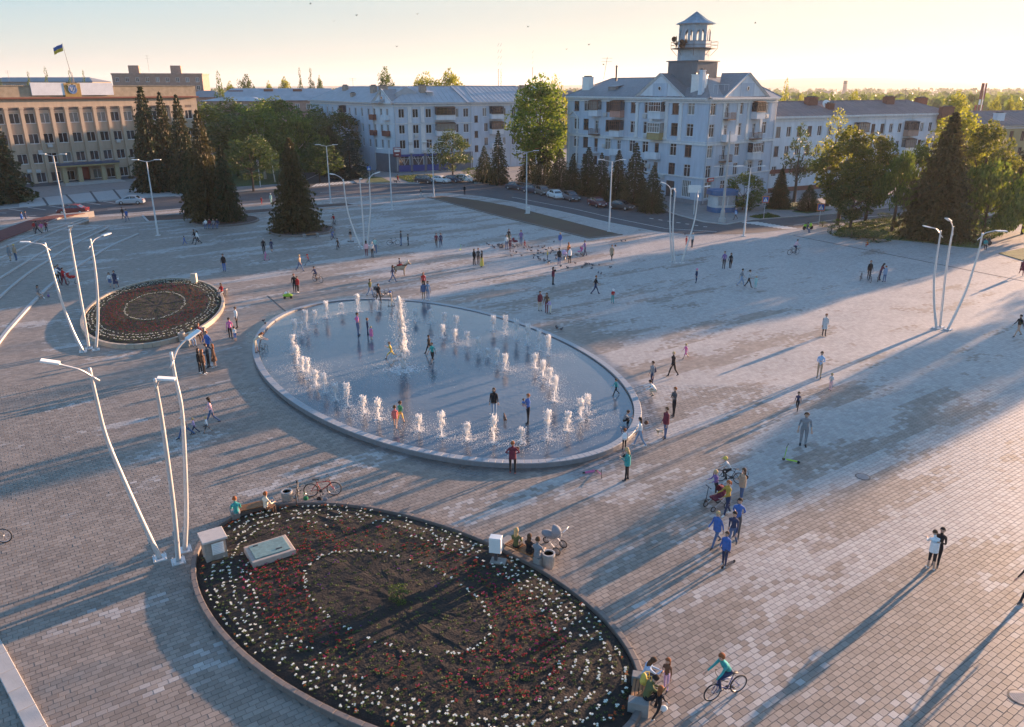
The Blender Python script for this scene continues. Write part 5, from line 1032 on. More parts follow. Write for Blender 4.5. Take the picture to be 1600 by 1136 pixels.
def crown_mesh(seed,nclump=46,leaves=120,leaf=.030,shape='round',blossom=0,cr=.17):
    """unit crown: x,y in -.5..+.5, z in 0..1; clumps of leaf faces over limbs, gaps left between"""
    rn=random.Random(seed); mb=MB(); cl=[]
    for i in range(nclump):
        for _ in range(30):
            a=rn.uniform(0,6.28); zz=rn.random(); 
            if shape=='round': env=.5*math.sqrt(max(0,1-(2*zz-1)**2))**.8*(1.05 if zz<.6 else .92)
            elif shape=='tall': env=.5*(math.sin(PI*min(1,zz*1.05+.03))**.6)*(1-.35*zz)
            else: env=.5*math.sqrt(max(0,1-(zz*1.0)**2.4))*(.75+.3*(zz<.5))
            r=env*math.sqrt(rn.uniform(.22,1)); c=Vector((r*math.cos(a),r*math.sin(a),zz*.92+.04))
            if all((c-o).length>.085 for o in cl): break
        cl.append(c)
    for c in cl:
        R_=cr*rn.uniform(.55,1.15); fl=rn.uniform(.6,.9)
        for j in range(int(leaves*(R_/cr)**2)):
            d=Vector((rn.gauss(0,1),rn.gauss(0,1),rn.gauss(0,1))).normalized()*R_*rn.uniform(.45,1)**.6; d.z*=fl; p=c+d
            if shape=='weep': p.z-=rn.random()**2*.10
            l=leaf*rn.uniform(.6,1.3); u=Vector((rn.gauss(0,1),rn.gauss(0,1),rn.gauss(0,.6))).normalized(); w_=u.cross(d.normalized()+Vector((rn.gauss(0,.5),rn.gauss(0,.5),rn.gauss(0,.5)))).normalized() if d.length>0 else Vector((0,0,1))
            if shape=='weep': u=Vector((u.x*.3,u.y*.3,-1)).normalized(); w_=Vector((rn.gauss(0,1),rn.gauss(0,1),0)).normalized(); l*=1.2
            mb.add([p-u*l,p-w_*l*.45,p+u*l,p+w_*l*.45],[(0,1,2,3)],0)
            if blossom and rn.random()<blossom and d.length>R_*.6: q=p+d.normalized()*.01; s_=leaf*.5; mb.add([q-Vector((s_*.4,0,0)),q+Vector((0,s_*.4,0)),q+Vector((0,0,s_*1.8)),q-Vector((0,s_*.4,0))],[(0,1,2,3)],1)
    return mb,cl
CRN={'round':crown_mesh(11),'round2':crown_mesh(12,52,110,.028),'chest':crown_mesh(13,58,150,.030,'round',.11,.16),'tall':crown_mesh(14,40,110,.030,'tall',0,.16),'weep':crown_mesh(15,46,140,.026,'weep',0,.17),'sparse':crown_mesh(16,34,60,.026,'tall',0,.15),'small':crown_mesh(17,18,45,.05,'round',0,.22),'chest2':crown_mesh(19,74,150,.026,'tall',0,.17),'poplar':crown_mesh(18,30,60,.035,'tall',0,.17)}
CRM={}; TRM={}
def tree(X_,Y_,h,w,v,m,lab,name='deciduous_tree',cat='tree',group=None,z0=.22,tb=bark,rz=None,zb=0):
    t=thing(name,lab,cat,(X_,Y_,zb),rb.uniform(0,6.28) if rz is None else rz,group)
    if (v,m) not in CRM: CRM[v,m]=CRN[v][0].mesh('crown',[LF[m],LF['flower']])
    hc=h*(1-z0); ob('crown',CRM[v,m],t,(0,0,h*z0),scale=(w,w,hc)); mb=MB()
    tr_=max(.07,h*.016); f=h*z0+hc*.22; mb.tube([(0,0,-.2),(tr_*.4,0,f*.55),(0,tr_*.3,f),(0,0,h*z0+hc*.62)],[tr_*1.45,tr_*1.1,tr_*.9,tr_*.25],8)
    for c in CRN[v][1][::3 if v!='small' else 5]:
        e=Vector((c.x*w,c.y*w,h*z0+c.z*hc)); s_=Vector((0,0,f*.8+ (e.z-f)*.25 if e.z>f else f*.8)); mb.tube([s_,s_.lerp(e,.5)+Vector((0,0,-.02*h)),e],[tr_*.45,tr_*.28,tr_*.08],5,cap=False)
    build(mb,'trunk',tb,t); return t
def trees_px(px,py,ty,wpx,f,*a,**k):
    """base at image point (px,py); crown top at image row ty; crown width in image points"""
    p=G(px,py); h=zat(p.y,ty); d=p.y*_c+CAMH*_s*.6; return f(p.x,p.y,h,wpx/FPX*d,*a,**k)
S=lambda px,py,ty,w,v,lab,**k: trees_px(px,py,ty,w,spruce,v,lab,**k)
T=lambda px,py,ty,w,v,m,lab,**k: trees_px(px,py,ty,w,tree,v,m,lab,**k)
S(2,316,150,100,3,'dark spruce with rusty top cut by the left edge before the beige building',m2='conecol')
S(243,299,133,70,3,'tallest of the dark spruces in front of the right end of the beige building')
S(270,297,142,54,2,'dark spruce with a rusty top, middle of the three at the beige building'); S(295,300,146,58,2,'dark spruce with a rusty top nearest the corner of the beige building')
S(329,345,170,74,2,'twin spruce in the round bed, the taller one with a rusty brown top',m1='sprucebr'); S(358,347,225,54,3,'twin spruce in the round bed, the lower right one')
S(306,333,203,44,3,'rusty topped spruce just left of the twin spruces'); 
S(464,361,214,86,4,'broad single spruce with brownish needles in the round bed on the plaza',m1='sprucebr')
S(548,278,208,72,1,'dark green spruce at the side street corner left of the blue block',m1='blue'); S(520,272,196,60,0,'dark spruce behind the straight lamp beside the side street')
for px,py,ty,w,l in ((757,284,227,40,'left one of the spruce pair beside the white parked car'),(779,287,203,40,'taller right one of the spruce pair beside the parked cars'),(826,284,228,44,'first spruce at the left end of the row, below the tall green tree'),(850,288,214,48,'second spruce from the left in the row below the tall green tree'),(874,292,232,44,'third spruce in the row, in front of the left end of the corner block'),
  (894,300,240,34,'slim pointed spruce in front of the left corner of the corner block'),(918,304,229,50,'bushy spruce in the row between the two straight lamps'),(938,308,238,44,'spruce just left of the straight lamp in the row'),(964,314,234,46,'spruce just right of the straight lamp in the row'),(990,320,222,56,'tallest spruce near the right end of the row'),(1018,330,258,52,'last small spruce at the right end of the row')):
    S(px,py,ty,w,0 if w%4 else 1,l,group='spruces in front of the corner block',rz=rb.uniform(0,6))
S(1216,325,262,42,4,'narrow dense cypress beside the right end of the corner block',group=None); S(1262,329,288,48,1,'small dark spruce at the kerb above the crossing sign')
S(1458,372,173,118,4,'very large broad spruce with golden brown needles on the right lawn',m1='sprucebr',lift=.3); S(1592,330,203,70,4,'dark conical spruce at the right edge behind the street lamp')
T(843,286,118,104,'chest2','bright','tall sunlit bright green tree in the gap left of the corner block',z0=.22)
T(868,262,124,60,'sparse','gold','golden green tree top behind the tall bright tree')
for a in ((330,262,168,110,'round','oak','mid green park tree nearest the beige building'),(362,252,158,90,'round2','dark','dark park tree behind the rusty spruce'),(372,275,185,96,'round','dark','dark tree behind the twin spruces'),(415,280,166,110,'tall','oak','tall mid green park tree left of the bare pale branches'),(408,256,160,80,'round2','bright','lighter yellow green tree top in the park'),
   (463,276,178,100,'weep','oak','hanging branched park tree with pale trunk behind the single spruce'),(500,268,180,90,'tall','dark','dark park tree left of the blue block'),(440,250,158,90,'round','oak','park tree below the brown roofed building'),(488,252,168,70,'round2','oak','green tree at the left end of the blue block'),(535,262,178,76,'round','dark','dark leafy tree against the left wing of the blue block'),(396,298,215,80,'round2','dark','low dark tree behind the single spruce on the left'),(500,284,225,70,'round','dark','low dark tree at the side street')):
    T(*a,group='trees in the park behind the plaza',tb=barkp if a[0] in(463,415) else bark)
p=G(452,262); t=thing('bare_tree','dead bare tree with pale pinkish branches in the park','tree',(p.x,p.y,0)); mb=MB(); h=zat(p.y,168); mb.tube([(0,0,0),(0,0,h*.5),(.3,0,h*.8)],[.25,.18,.1],6)
for i in range(26): a=rb.uniform(0,6.28); s_=rb.uniform(.45,.75)*h; l=rb.uniform(1.5,3.2); e=Vector((l*.7*math.cos(a),l*.7*math.sin(a),s_+l)); mb.tube([(0.1,0,s_),e],[.08,.025],5,cap=False); mb.tube([Vector((0,0,s_)).lerp(e,.6),e+Vector((rb.uniform(-1,1),rb.uniform(-1,1),.6))],[.04,.015],4,cap=False)
build(mb,'branches',mat('bark_bare',(.45,.30,.24),.9,.2,2),t)
T(708,282,206,58,'round2','dark','dark round tree in front of the grey shop front'); T(738,283,262,36,'small','oak','low shrub beneath the shop tree',name='shrub',cat='shrub',z0=.05)
T(1160,328,274,62,'round','oak','leafy bush tree right of the blue kiosk',z0=.04)
T(1308,352,206,98,'chest','chest','large chestnut with pale blossom candles, left one of the pair',z0=.26); T(1352,345,214,82,'chest','chest','chestnut with pale blossom candles, right one of the pair',z0=.26); T(1328,357,262,70,'chest','dark','low dark chestnut boughs between the chestnut pair',z0=.2)
T(1292,322,170,68,'sparse','gold','tall golden leaved tree behind the chestnut pair',z0=.35); T(1240,316,193,58,'sparse','dark','slim dark tree with loose crown in front of the blue block',z0=.25)
T(1393,362,236,66,'weep','oak','thin trunked willow like tree between chestnut and giant spruce',z0=.3)
T(1522,352,198,92,'chest','chest','round chestnut with blossom right of the giant spruce',z0=.2); T(1535,368,254,120,'weep','willow','broad light green willow in front of the chestnut on the right',z0=.1); T(1480,330,182,92,'round','gold','golden green tree behind the giant spruce'); T(1597,366,255,70,'weep','bright','light green willow cut by the right edge',z0=.12); T(1420,345,230,50,'round','oak','green tree hidden behind the giant spruce')
for px,py,ty,w,l in ((1285,354,346,15,'small round clipped bush beside the crossing sign'),(1311,360,342,30,'yellow green bush under the left chestnut'),(1382,344,333,32,'clipped low hedge block on the right lawn'),(1516,364,340,28,'pale green rounded bush on the right lawn'),(1298,366,350,14,'little bush at the lawn corner'),(1365,376,362,60,'low hedge along the front edge of the right lawn'),(1330,372,358,40,'low hedge at the left front of the right lawn')):
    T(px,py,ty,w,'small','bright' if 'yellow' in l else 'willow' if 'pale' in l else 'dark',l,name='bush',cat='bush',z0=.0)
p=G(622,945); tree(p.x,p.y,.55,.9,'small','oak','small leafy green bush growing in the middle of the large flower bed','bush','bush',z0=.0,zb=.22)
# skyline trees
def sky_tree(px,Y,ty,wpx,v,m,lab,**k): d=Y*_c; return tree((px-800)/FPX*d,Y,zat(Y,ty),wpx/FPX*d,v,m,lab,**k)
for a in ((48,235,116,14,'poplar','oak','small tree top over the parapet left of the white panels'),(76,235,110,17,'poplar','oak','pointed tree top behind the left white roof panel'),(112,235,114,12,'poplar','oak','tree top behind the crest'),(134,235,114,12,'poplar','oak','tree top behind the right white panel'),(3,240,127,12,'poplar','oak','tree top at the far left edge of the skyline'),(343,250,116,22,'poplar','oak','dark poplar right of the beige building'),(384,300,122,34,'round2','dark','round dark tree on the skyline above the park'),(360,300,134,22,'round','gold','low yellow green tree beside the skyline poplar'),
    (470,330,110,12,'poplar','dark','left poplar of the skyline pair'),(487,330,110,15,'poplar','dark','right poplar of the skyline pair'),(500,332,125,12,'round','oak','low tree at the foot of the skyline poplars'),(445,330,127,24,'round','gold','low golden tree left of the skyline poplars'),(420,330,133,18,'round','gold','small golden tree over the brick chimneys'),(602,240,112,34,'round2','oak','round dark green tree rising behind the central block'),
    (672,250,119,46,'round2','gold','golden green tree crown behind the central roof, left part'),(702,250,117,50,'round','gold','golden green tree crown behind the central roof, right part'),(655,252,126,30,'round','gold','golden green low crown at the left of the pair behind the central roof'),(866,215,117,42,'sparse','gold','thin golden tree top rising left of the corner block'),(1228,190,127,22,'poplar','gold','sunlit conical tree right of the tower block'),(1254,190,148,14,'small','gold','small tree over the brown roof beside the conical tree'),(1337,220,142,20,'small','gold','round sunlit tree over the brown roof below the factory chimney'),(1302,230,146,18,'small','oak','low tree over the roof under the plant'),(1352,230,147,16,'small','oak','low tree right of the round sunlit tree'),
    (1500,200,151,54,'round','gold','golden tree between the two brown roofs'),(1560,230,155,22,'round2','gold','first golden tree over the last brown roof'),(1583,230,157,16,'round','gold','second golden tree over the last brown roof'),(1597,235,158,18,'round2','gold','golden tree over the last roof at the right edge')):
    sky_tree(*a,group='trees on the skyline')
# trees outside the frame on the right, which shade the right part of the plaza
for x,y,h,w,v in ((77.5,88.5,12,7,'round'),(84,95.5,13,7,'round2'),(90,96,13,7,'chest'),(110,60,9,8,'round')): tree(x,y,h,w,v,'oak','green tree of the park beyond the right edge',group='park trees beyond the right edge')
# distant woods and hills
def far_mass(name,lab,N_,ymin,ymax,xspan,hs,m,seed,kind='stuff'):
    rn=random.Random(seed); mb=MB()
    for _ in range(N_):
        Y=ymin*(ymax/ymin)**rn.random(); x=rn.uniform(-1,1)*xspan*Y; h=rn.uniform(*hs); w=h*rn.uniform(.6,1.1)
        for j in range(16):
            d=Vector((rn.gauss(0,1),rn.gauss(0,1),rn.gauss(0,1))).normalized()*.42; p=Vector((x+d.x*w,Y+d.y*w,h*.58+d.z*h)); l=w*.22; u=Vector((rn.gauss(0,1),rn.gauss(0,1),rn.gauss(0,1))).normalized(); q=u.cross(Vector((0,-1,.3))).normalized()
            mb.add([p-u*l,p-q*l,p+u*l,p+q*l],[(0,1,2,3)])
    return tag(build(mb,name,m),lab,'trees',kind=kind)
far_mass('distant_trees','mass of distant trees of the town reaching to the horizon',2300,340,1500,.85,(7,14),LF['oak'],5); far_mass('distant_trees','pale far woods in the hazy valley on the horizon',1500,1500,3800,.8,(9,18),LF['dark'],6)
mb=MB(); nx,ny=90,10; rn=random.Random(8)
for j in range(ny):
    for i in range(nx):
        X_=-4200+9400*i/(nx-1); Y=3900+j*330; r=X_/Y
        hh=(8+74*math.exp(-((r-.40)/.20)**2)+34*math.exp(-((r-.75)/.3)**2)+30*math.exp(-((r+.1)/.35)**2))*math.sin(PI*min(1,j/6.0)/2)+noise.noise(Vector((X_*.003,Y*.003,0)))*14*(j/ny)
        mb.v.append((X_,Y,hh-2 if j else -6))
for j in range(ny-1):
    for i in range(nx-1): a=j*nx+i; mb.f.append((a,a+1,a+nx+1,a+nx)); mb.m.append(0)
struct(mb,'hills',mat('hill_forest',(.035,.05,.025),.95,.4,.006,col2=(.10,.10,.05)),True)
hz=MB(); hz.box((0,4000,72),(13000,9600,150)); hz=build(hz,'haze',[]); tag(hz,'pale evening haze lying over the far valley','haze',kind='stuff')
m,Nn,Ln=newmat('haze_air'); o_=Nn.new('ShaderNodeOutputMaterial'); v_=Nn.new('ShaderNodeVolumePrincipled'); v_.inputs['Color'].default_value=(.93,.95,.98,1); v_.inputs['Density'].default_value=.00011; v_.inputs['Anisotropy'].default_value=.3; Ln.new(v_.outputs[0],o_.inputs['Volume'])
hz.data.materials.append(m)
# ------------------------------------------------------------------ lamps
def lamp_mast(px,py,ty,lab,head=1.5,turn=0,h=None):
    p=G(px,py); h=h or zat(p.y,ty); t=thing('street_lamp',lab,'street lamp',(p.x,p.y,0),turn,'straight twin headed lamp masts'); mb=MB(); mb.tube([(0,0,.02),(0,0,h*.33),(0,0,h)],[.13,.10,.06],10); build(mb,'pole',zinc,t)
    mb=MB(); mb.box((0,0,.03),(.5,.5,.05)); [mb.tube([(x,y,.05),(x,y,.14)],.025,6) for x in(-.18,.18) for y in(-.18,.18)]; build(mb,'base_plate',zinc,t)
    for s in (-1,1):
        mb=MB(); mb.tube([(0,0,h-.05),(s*.5,0,h+.04),(s*(head-.5),0,h+.16)],.035,6); a=build(mb,'arm',zinc,t); mb=MB(); mb.box((s*(head-.1),0,h+.2),(.85,.30,.07),bev=.02); build(mb,'lamp_head',whitep,a)
for a in ((104,350,243,'straight lamp with two heads in front of the beige building near the red car'),(247,368,252,'straight lamp with two heads right of the silver car'),(517,318,228,'straight lamp with two heads right of the single spruce'),(612.5,328,234,'straight lamp with two heads in front of the corner shop front'),(678,308,223,'straight lamp with two heads beside the four parked cars'),(822.5,334,237.5,'straight lamp with two heads at the middle of the planting strip'),(951.5,362,252,'straight lamp with two heads at the right end of the planting strip'),(1162,369,262,'straight lamp with two heads near the crosswalk right of the kiosk')): lamp_mast(*a)
def curved_lamp(base,pix,arm,lab,twist=0,rad=.10,grp='curved steel lamp posts in clusters of three'):
    """pix: image points up the post; the post bows in its own upright plane"""
    b=G(*base); P=[Vector((0,0,.04))]
    for i,(x,y) in enumerate(pix):
        r=ray(x,y); k=(b.y+twist*(i+1)/len(pix))/r.y; P.append(Vector((r.x*k-b.x,r.y*k-b.y,CAMH+r.z*k)))
    t=thing('curved_lamp_post',lab,'lamp post',tuple(b),0,grp); P=smoothcurve(P,5); n=len(P); mb=MB(); mb.tube(P,[rad*(1-.45*i/(n-1)) for i in range(n)],12); build(mb,'pole',steel,t,True)
    mb=MB(); mb.box((0,0,.03),(.52,.52,.05),.5); [mb.tube([(x*math.cos(.5)-y*math.sin(.5),x*math.sin(.5)+y*math.cos(.5),.05),(x*math.cos(.5)-y*math.sin(.5),x*math.sin(.5)+y*math.cos(.5),.13)],.025,6) for x in(-.2,.2) for y in(-.2,.2)]; build(mb,'base_plate',steel,t)
    mb=MB(); q=P[3]; mb.box((0,0,0),(.02,.09,.30),M=Matrix.Translation((q.x-rad*.9,q.y-.04,max(q.z,.6)))); build(mb,'access_hatch',zinc,t); q=P[n//2]; q2=P[n//2+1]; mb=MB(); mb.tube([q,q+(q2-q).normalized()*.12],rad*.84,12); build(mb,'joint_sleeve',zinc,t)
    top=P[-1]; Q=[]
    for (x,y,dy) in arm:
        r=ray(x,y); k=(b.y+twist+dy)/r.y; Q.append(Vector((r.x*k-b.x,r.y*k-b.y,CAMH+r.z*k)))
    Qs=smoothcurve(Q[:-1],5); mb=MB(); mb.tube(Qs,.038,7); d=(Q[-1]-Q[-2]); back=(Q[0]-Q[1]).normalized()*.35; mb.tube([Q[0],Q[0]+back],.038,7); build(mb,'arm',steel,t,True)
    c=(Q[-1]+Q[-2])/2; L=max(.6,min(1.3,d.length)); mb=MB(); M=Matrix.Translation(c)@d.to_track_quat('X','Z').to_matrix().to_4x4(); mb.box((0,0,0),(L,.30,.07),M=M,bev=.02); mb.box((0,0,-.03),(L*.8,.2,.05),M=M); build(mb,'lamp_head',whitep,t); return t
Cs='curved lamp post in the '
curved_lamp((250,873),[(225,820),(190,742),(165,680),(150,620),(140,575)],[(143,588,0),(125,578,-.3),(95,570,-.6),(92,567,-.7),(64,563,-.9)],Cs+'front left cluster, outermost left one leaning left',-.6)
curved_lamp((279,878),[(272,800),(262,720),(252,650),(246,615),(242,592)],[(245,602,0),(247,596,-.1),(250,592,-.2),(251,591,-.2),(268,592,-.1)],Cs+'front left cluster, middle one with head close to pole',-1.0)
curved_lamp((289,860),[(291,800),(289,720),(284,640),(274,590),(267,550)],[(271,562,0),(277,546,.2),(287,534,.4),(292,530,.5),(311,516,.9)],Cs+'front left cluster, right one with its arm reaching right',.2)
curved_lamp((130,550),[(113,515),(96,470),(84,430),(76,400),(70,379)],[(73,387,0),(66,382,-.3),(48,379,-.6),(45,378,-.7),(33,378,-.9)],Cs+'left cluster beside the small flower bed, leaning left')
curved_lamp((139,545),[(133,505),(125,460),(118,420),(112,385),(108,358)],[(109,364,0),(110,359,-.3),(110,356,-.6),(110,355,-.7),(110,353,-1.4)],Cs+'left cluster beside the small flower bed, tallest middle one')
curved_lamp((150,547),[(153,500),(152,455),(148,415),(144,390),(141,373)],[(142,383,0),(148,374,.4),(158,369,.8),(160,368,.9),(172,364,1.5)],Cs+'left cluster beside the small flower bed, right one')
curved_lamp((563,386),[(555,365),(546,340),(541,318),(538,295),(536.5,280)],[(537,285,0),(533,278,0),(524,273,0),(523,272.5,0),(515,271.5,0)],Cs+'far cluster near the crosswalk, leaning left')
curved_lamp((569,389),[(568,360),(566,330),(564,305),(562,280)],[(562,283,0),(562.5,281,-.4),(563,280,-.8),(563,280,-.9),(564,279,-1.6)],Cs+'far cluster near the crosswalk, straight middle one')
curved_lamp((574,384),[(577,350),(579,325),(578,300),(577,277)],[(577,282,0),(579,276,.1),(584,271.5,.2),(586,271,.2),(594,268.5,.3)],Cs+'far cluster near the crosswalk, right one')
curved_lamp((1050,410),[(1048.5,385),(1047,355),(1047,325),(1048.5,294)],[(1048.5,300,0),(1046,292,0),(1040,287,0),(1039,286.5,0),(1034,285,0)],Cs+'right middle cluster, left one near the kiosk')
curved_lamp((1054,411),[(1052,385),(1051.5,355),(1053,325),(1055.5,298)],[(1055.5,303,0),(1054.5,298,-.5),(1053,296,-.9),(1053,295.5,-1),(1052,294,-1.7)],Cs+'right middle cluster, middle one close beside the left one')
curved_lamp((1065,411),[(1073,385),(1081,360),(1087,335),(1090.5,305)],[(1090.5,303,0),(1092,296,0),(1099,292,0),(1101,291.5,0),(1110,290.5,0)],Cs+'right middle cluster, right one bowing right')
curved_lamp((1463,513),[(1460,480),(1459.5,440),(1463,405),(1467,380),(1470,360)],[(1469,366,0),(1463,358,0),(1455,355.5,0),(1453,355,0),(1444,353,0)],Cs+'right cluster, left one with head to the left')
curved_lamp((1469,511),[(1473,470),(1478,425),(1483,390),(1487.5,365),(1489,354)],[(1488.5,361,0),(1488,352,-.1),(1485,346,-.3),(1484.5,345,-.4),(1479,341,-1.1)],Cs+'right cluster, tallest middle one')
curved_lamp((1481,515),[(1497,482),(1511,450),(1521,420),(1530,390),(1535,364)],[(1533,370,0),(1540,364,0),(1553,361,0),(1556,360.5,0),(1573,361,0)],Cs+'right cluster, right one leaning right')
for (px,py,pts,l) in ((430,285,[(426,262),(424,246)],'small single headed street lamp among the park trees'),(1575,300,[(1575,270),(1574,248)],'small street lamp at the right edge behind the willow')):
    curved_lamp((px,py),pts,[(pts[-1][0],pts[-1][1]+2,0),(pts[-1][0]+(4 if px>1000 else 0),pts[-1][1]-3,0),(pts[-1][0]+(8 if px>1000 else 2),pts[-1][1]-4,0),(pts[-1][0]+(9 if px>1000 else 3),pts[-1][1]-4,0),(pts[-1][0]+(14 if px>1000 else 9),pts[-1][1]-6,0)],l,grp=None)
p=G(1128,347); t=thing('tram_wire_pillar','pale concrete pillar lamp with a thick foot in front of the blue kiosk','pillar',tuple(p)); h=zat(p.y,205); mb=MB(); mb.lathe([(.55,0),(.5,.5),(.34,.7),(.30,1.6),(.2,1.8),(.17,h*.6),(.11,h),(0,h)],10); build(mb,'pillar',palep,t); mb=MB(); mb.tube([(-1.4,0,h*.62),(0,0,h*.62+.15),(1.2,0,h*.62)],.05,6); mb.box((1.3,0,h*.62),(.6,.25,.1)); mb.box((-1.5,0,h*.62),(.6,.25,.1)); build(mb,'cross_arm',zinc,t)
t=thing('crossing_post','short dark signal post on the pavement left of the single spruce','post',tuple(G(407,292))); mb=MB(); mb.tube([(0,0,0),(0,0,5.2)],.09,7); mb.box((0,-.1,4.6),(.35,.2,1.1)); build(mb,'post',zinc,t)
# ------------------------------------------------------------------ people
SK={}
def pose(th=(0,0),kn=(0,0),lean=0,arL=(5,10,12,0),arR=(5,10,12,0),hipz=None,head=0,child=False,female=False,spread=.09):
    """joint positions of a 1.72 m figure facing +X; angles in degrees; arm = (forward, out, elbow bend, forearm inward)"""
    UL,LL,ank=.44,.42,.085
    def d2(a): return Vector((math.sin(R(a)),0,-math.cos(R(a))))
    legs=[]
    for s,i in((1,0),(-1,1)):
        h=Vector((0,s*spread,0)); k=h+d2(th[i])*UL; a=k+d2(th[i]-kn[i])*LL; legs.append((h,k,a))
    low=min(l[2].z for l in legs); hz=(ank-low) if hipz is None else hipz
    off=Vector((0,0,hz)); legs=[tuple(p+off for p in l) for l in legs]
    T_=lambda x,z,y=0: off+Vector((x*math.cos(R(lean))+z*math.sin(R(lean)),y,-x*math.sin(R(lean))+z*math.cos(R(lean))))
    V=[];E=[]; Rr=[]
    def v(p,r,par=None): V.append(Vector(p)); Rr.append(r); 
    def add(p,r,par): V.append(Vector(p)); Rr.append(r); i=len(V)-1; (E.append((par,i)) if par is not None else None); return i
    pel=add(T_(0,.02),.135 if not female else .14,None); wa=add(T_(0,.18),.115 if not female else .10,pel); ch=add(T_(.0,.36),.135 if not female else .12,wa); ub=add(T_(-.01,.47),.11,ch); nb=add(T_(.0,.545),.058,ub); hs=1.28 if child else 1
    hl=lean+head; hd=Vector((math.sin(R(hl)),0,math.cos(R(hl)))); n0=V[nb]; nt=add(n0+hd*.07,.052,nb); h1=add(n0+hd*.12+Vector((.012,0,0)),.078*hs,nt); h2=add(n0+hd*(.12+.075*hs)+Vector((.01,0,0)),.098*hs,h1); h3=add(n0+hd*(.12+.15*hs),.075*hs,h2)
    for s,(h,k,a) in zip((1,-1),legs):
        hh=add(h,.088,pel); m_=add(h.lerp(k,.5),.078,hh); kk=add(k,.058,m_); cc=add(k.lerp(a,.35),.056,kk); aa=add(a,.038,cc); f=Vector((1,s*.15,0)).normalized(); add(a+Vector((-.045,0,-.05)),.034,aa); t1=add(a+f*.10+Vector((0,0,-.05)),.036,aa); add(a+f*.17+Vector((0,0,-.058)),.024,t1)
    hands=[]
    for s,A in((1,arL),(-1,arR)):
        sh=add(T_(0,.47,s*.165),.062,ub); p,b,e,w=[R(q) for q in A]; lr=R(-lean)
        u=Vector((math.sin(p-lr*0)*math.cos(b),s*math.sin(b),-math.cos(p)*math.cos(b))); q=p+e; f=Vector((math.sin(q)*math.cos(w),-s*math.sin(w)*(1 if e>0.3 or w>0 else 1)+s*math.sin(b)*.5*math.cos(w),-math.cos(q)*math.cos(w))).normalized()
        el=V[sh]+u*.28; wr=el+f*.24; m1=add(V[sh].lerp(el,.5),.046,sh); ei=add(el,.038,m1); fi=add(el.lerp(wr,.4),.037,ei); wi=add(wr,.024,fi); side=f.cross(Vector((0,0,1))); side=side.normalized() if side.length>.1 else Vector((1,0,0)); pal=add(wr+f*.07,.030,wi)
        for j,(o,l) in enumerate(((-.030,.062),(-.010,.072),(.010,.068),(.030,.054))): k1=add(wr+f*.105+side*o,.0095,pal); k2=add(wr+f*(.105+l*.5)+side*o*1.15+Vector((0,0,-.006)),.0085,k1); add(wr+f*(.105+l)+side*o*1.15+Vector((0,0,-.02)),.007,k2)
        tb=add(wr+f*.045-side*.035,.011,pal); add(wr+f*.085-side*.055,.009,tb); hands.append(wr)
    return dict(V=V,E=E,R=Rr,legs=legs,head=V[h2],hd=hd,hs=hs,nb=V[nb],hip=off,hands=hands,reg=[(V[pel],V[wa],1),(V[wa],V[ub],1)])
POSES=dict(
 stand=dict(th=(3,-3),kn=(0,2),arL=(4,12,14,0),arR=(0,12,18,0)), phone=dict(th=(3,-2),kn=(0,2),arL=(20,10,95,30),arR=(15,10,80,40),head=18),
 hips=dict(th=(4,-4),kn=(0,0),arL=(-22,42,70,62),arR=(-22,42,70,62),spread=.12), crossed=dict(th=(2,-3),kn=(0,2),arL=(18,14,82,72),arR=(14,14,80,72)),
 back=dict(th=(3,-3),kn=(0,2),arL=(-28,16,14,45),arR=(-28,16,14,45)), walk=dict(th=(26,-20),kn=(6,24),lean=3,arL=(-24,9,14,0),arR=(24,9,22,0)),
 walk2=dict(th=(-16,22),kn=(20,4),lean=3,arL=(20,9,20,0),arR=(-20,9,12,0)), run=dict(th=(52,-28),kn=(30,62),lean=12,arL=(-40,10,85,10),arR=(45,10,85,10)),
 sit=dict(th=(84,88),kn=(84,88),lean=4,arL=(28,8,52,18),arR=(25,8,55,20)), sitlow=dict(th=(112,104),kn=(128,118),lean=22,arL=(40,10,35,20),arR=(55,8,70,20),head=8),
 sitleg=dict(th=(92,86),kn=(40,60),lean=8,arL=(30,8,40,10),arR=(30,8,50,18)), squat=dict(th=(104,112),kn=(142,146),lean=34,arL=(60,12,25,10),arR=(66,12,22,10),head=-14),
 bend=dict(th=(12,4),kn=(8,6),lean=48,arL=(52,8,20,10),arR=(58,8,20,10)), cycle=dict(th=(78,38),kn=(92,52),lean=34,arL=(42,8,12,0),arR=(42,8,12,0),head=-22,spread=.08),
 scoot=dict(th=(6,-18),kn=(10,22),lean=8,arL=(44,6,44,0),arR=(44,6,44,0)), carry=dict(th=(3,-3),kn=(0,0),arL=(22,12,95,48),arR=(30,12,80,48)), push=dict(th=(14,-10),kn=(2,14),lean=5,arL=(42,8,30,0),arR=(42,8,30,0)),
 wave=dict(th=(3,-3),kn=(0,3),arL=(112,14,22,0),arR=(5,12,14,0)), lean=dict(th=(4,-6),kn=(2,4),lean=16,arL=(40,8,50,20),arR=(36,8,58,20),head=8))
PB={}
def _skin(key,P):
    me=bpy.data.meshes.new('person'); me.from_pydata([tuple(v) for v in P['V']],P['E'],[]); o=bpy.data.objects.new('tmp',me); COL.objects.link(o); md=o.modifiers.new('s','SKIN'); md.use_smooth_shade=True
    for i,r in enumerate(P['R']): me.skin_vertices[0].data[i].radius=(r,r); me.skin_vertices[0].data[i].use_root=(i==0)
    sb=o.modifiers.new('u','SUBSURF'); sb.levels=1; sb.render_levels=1; return o
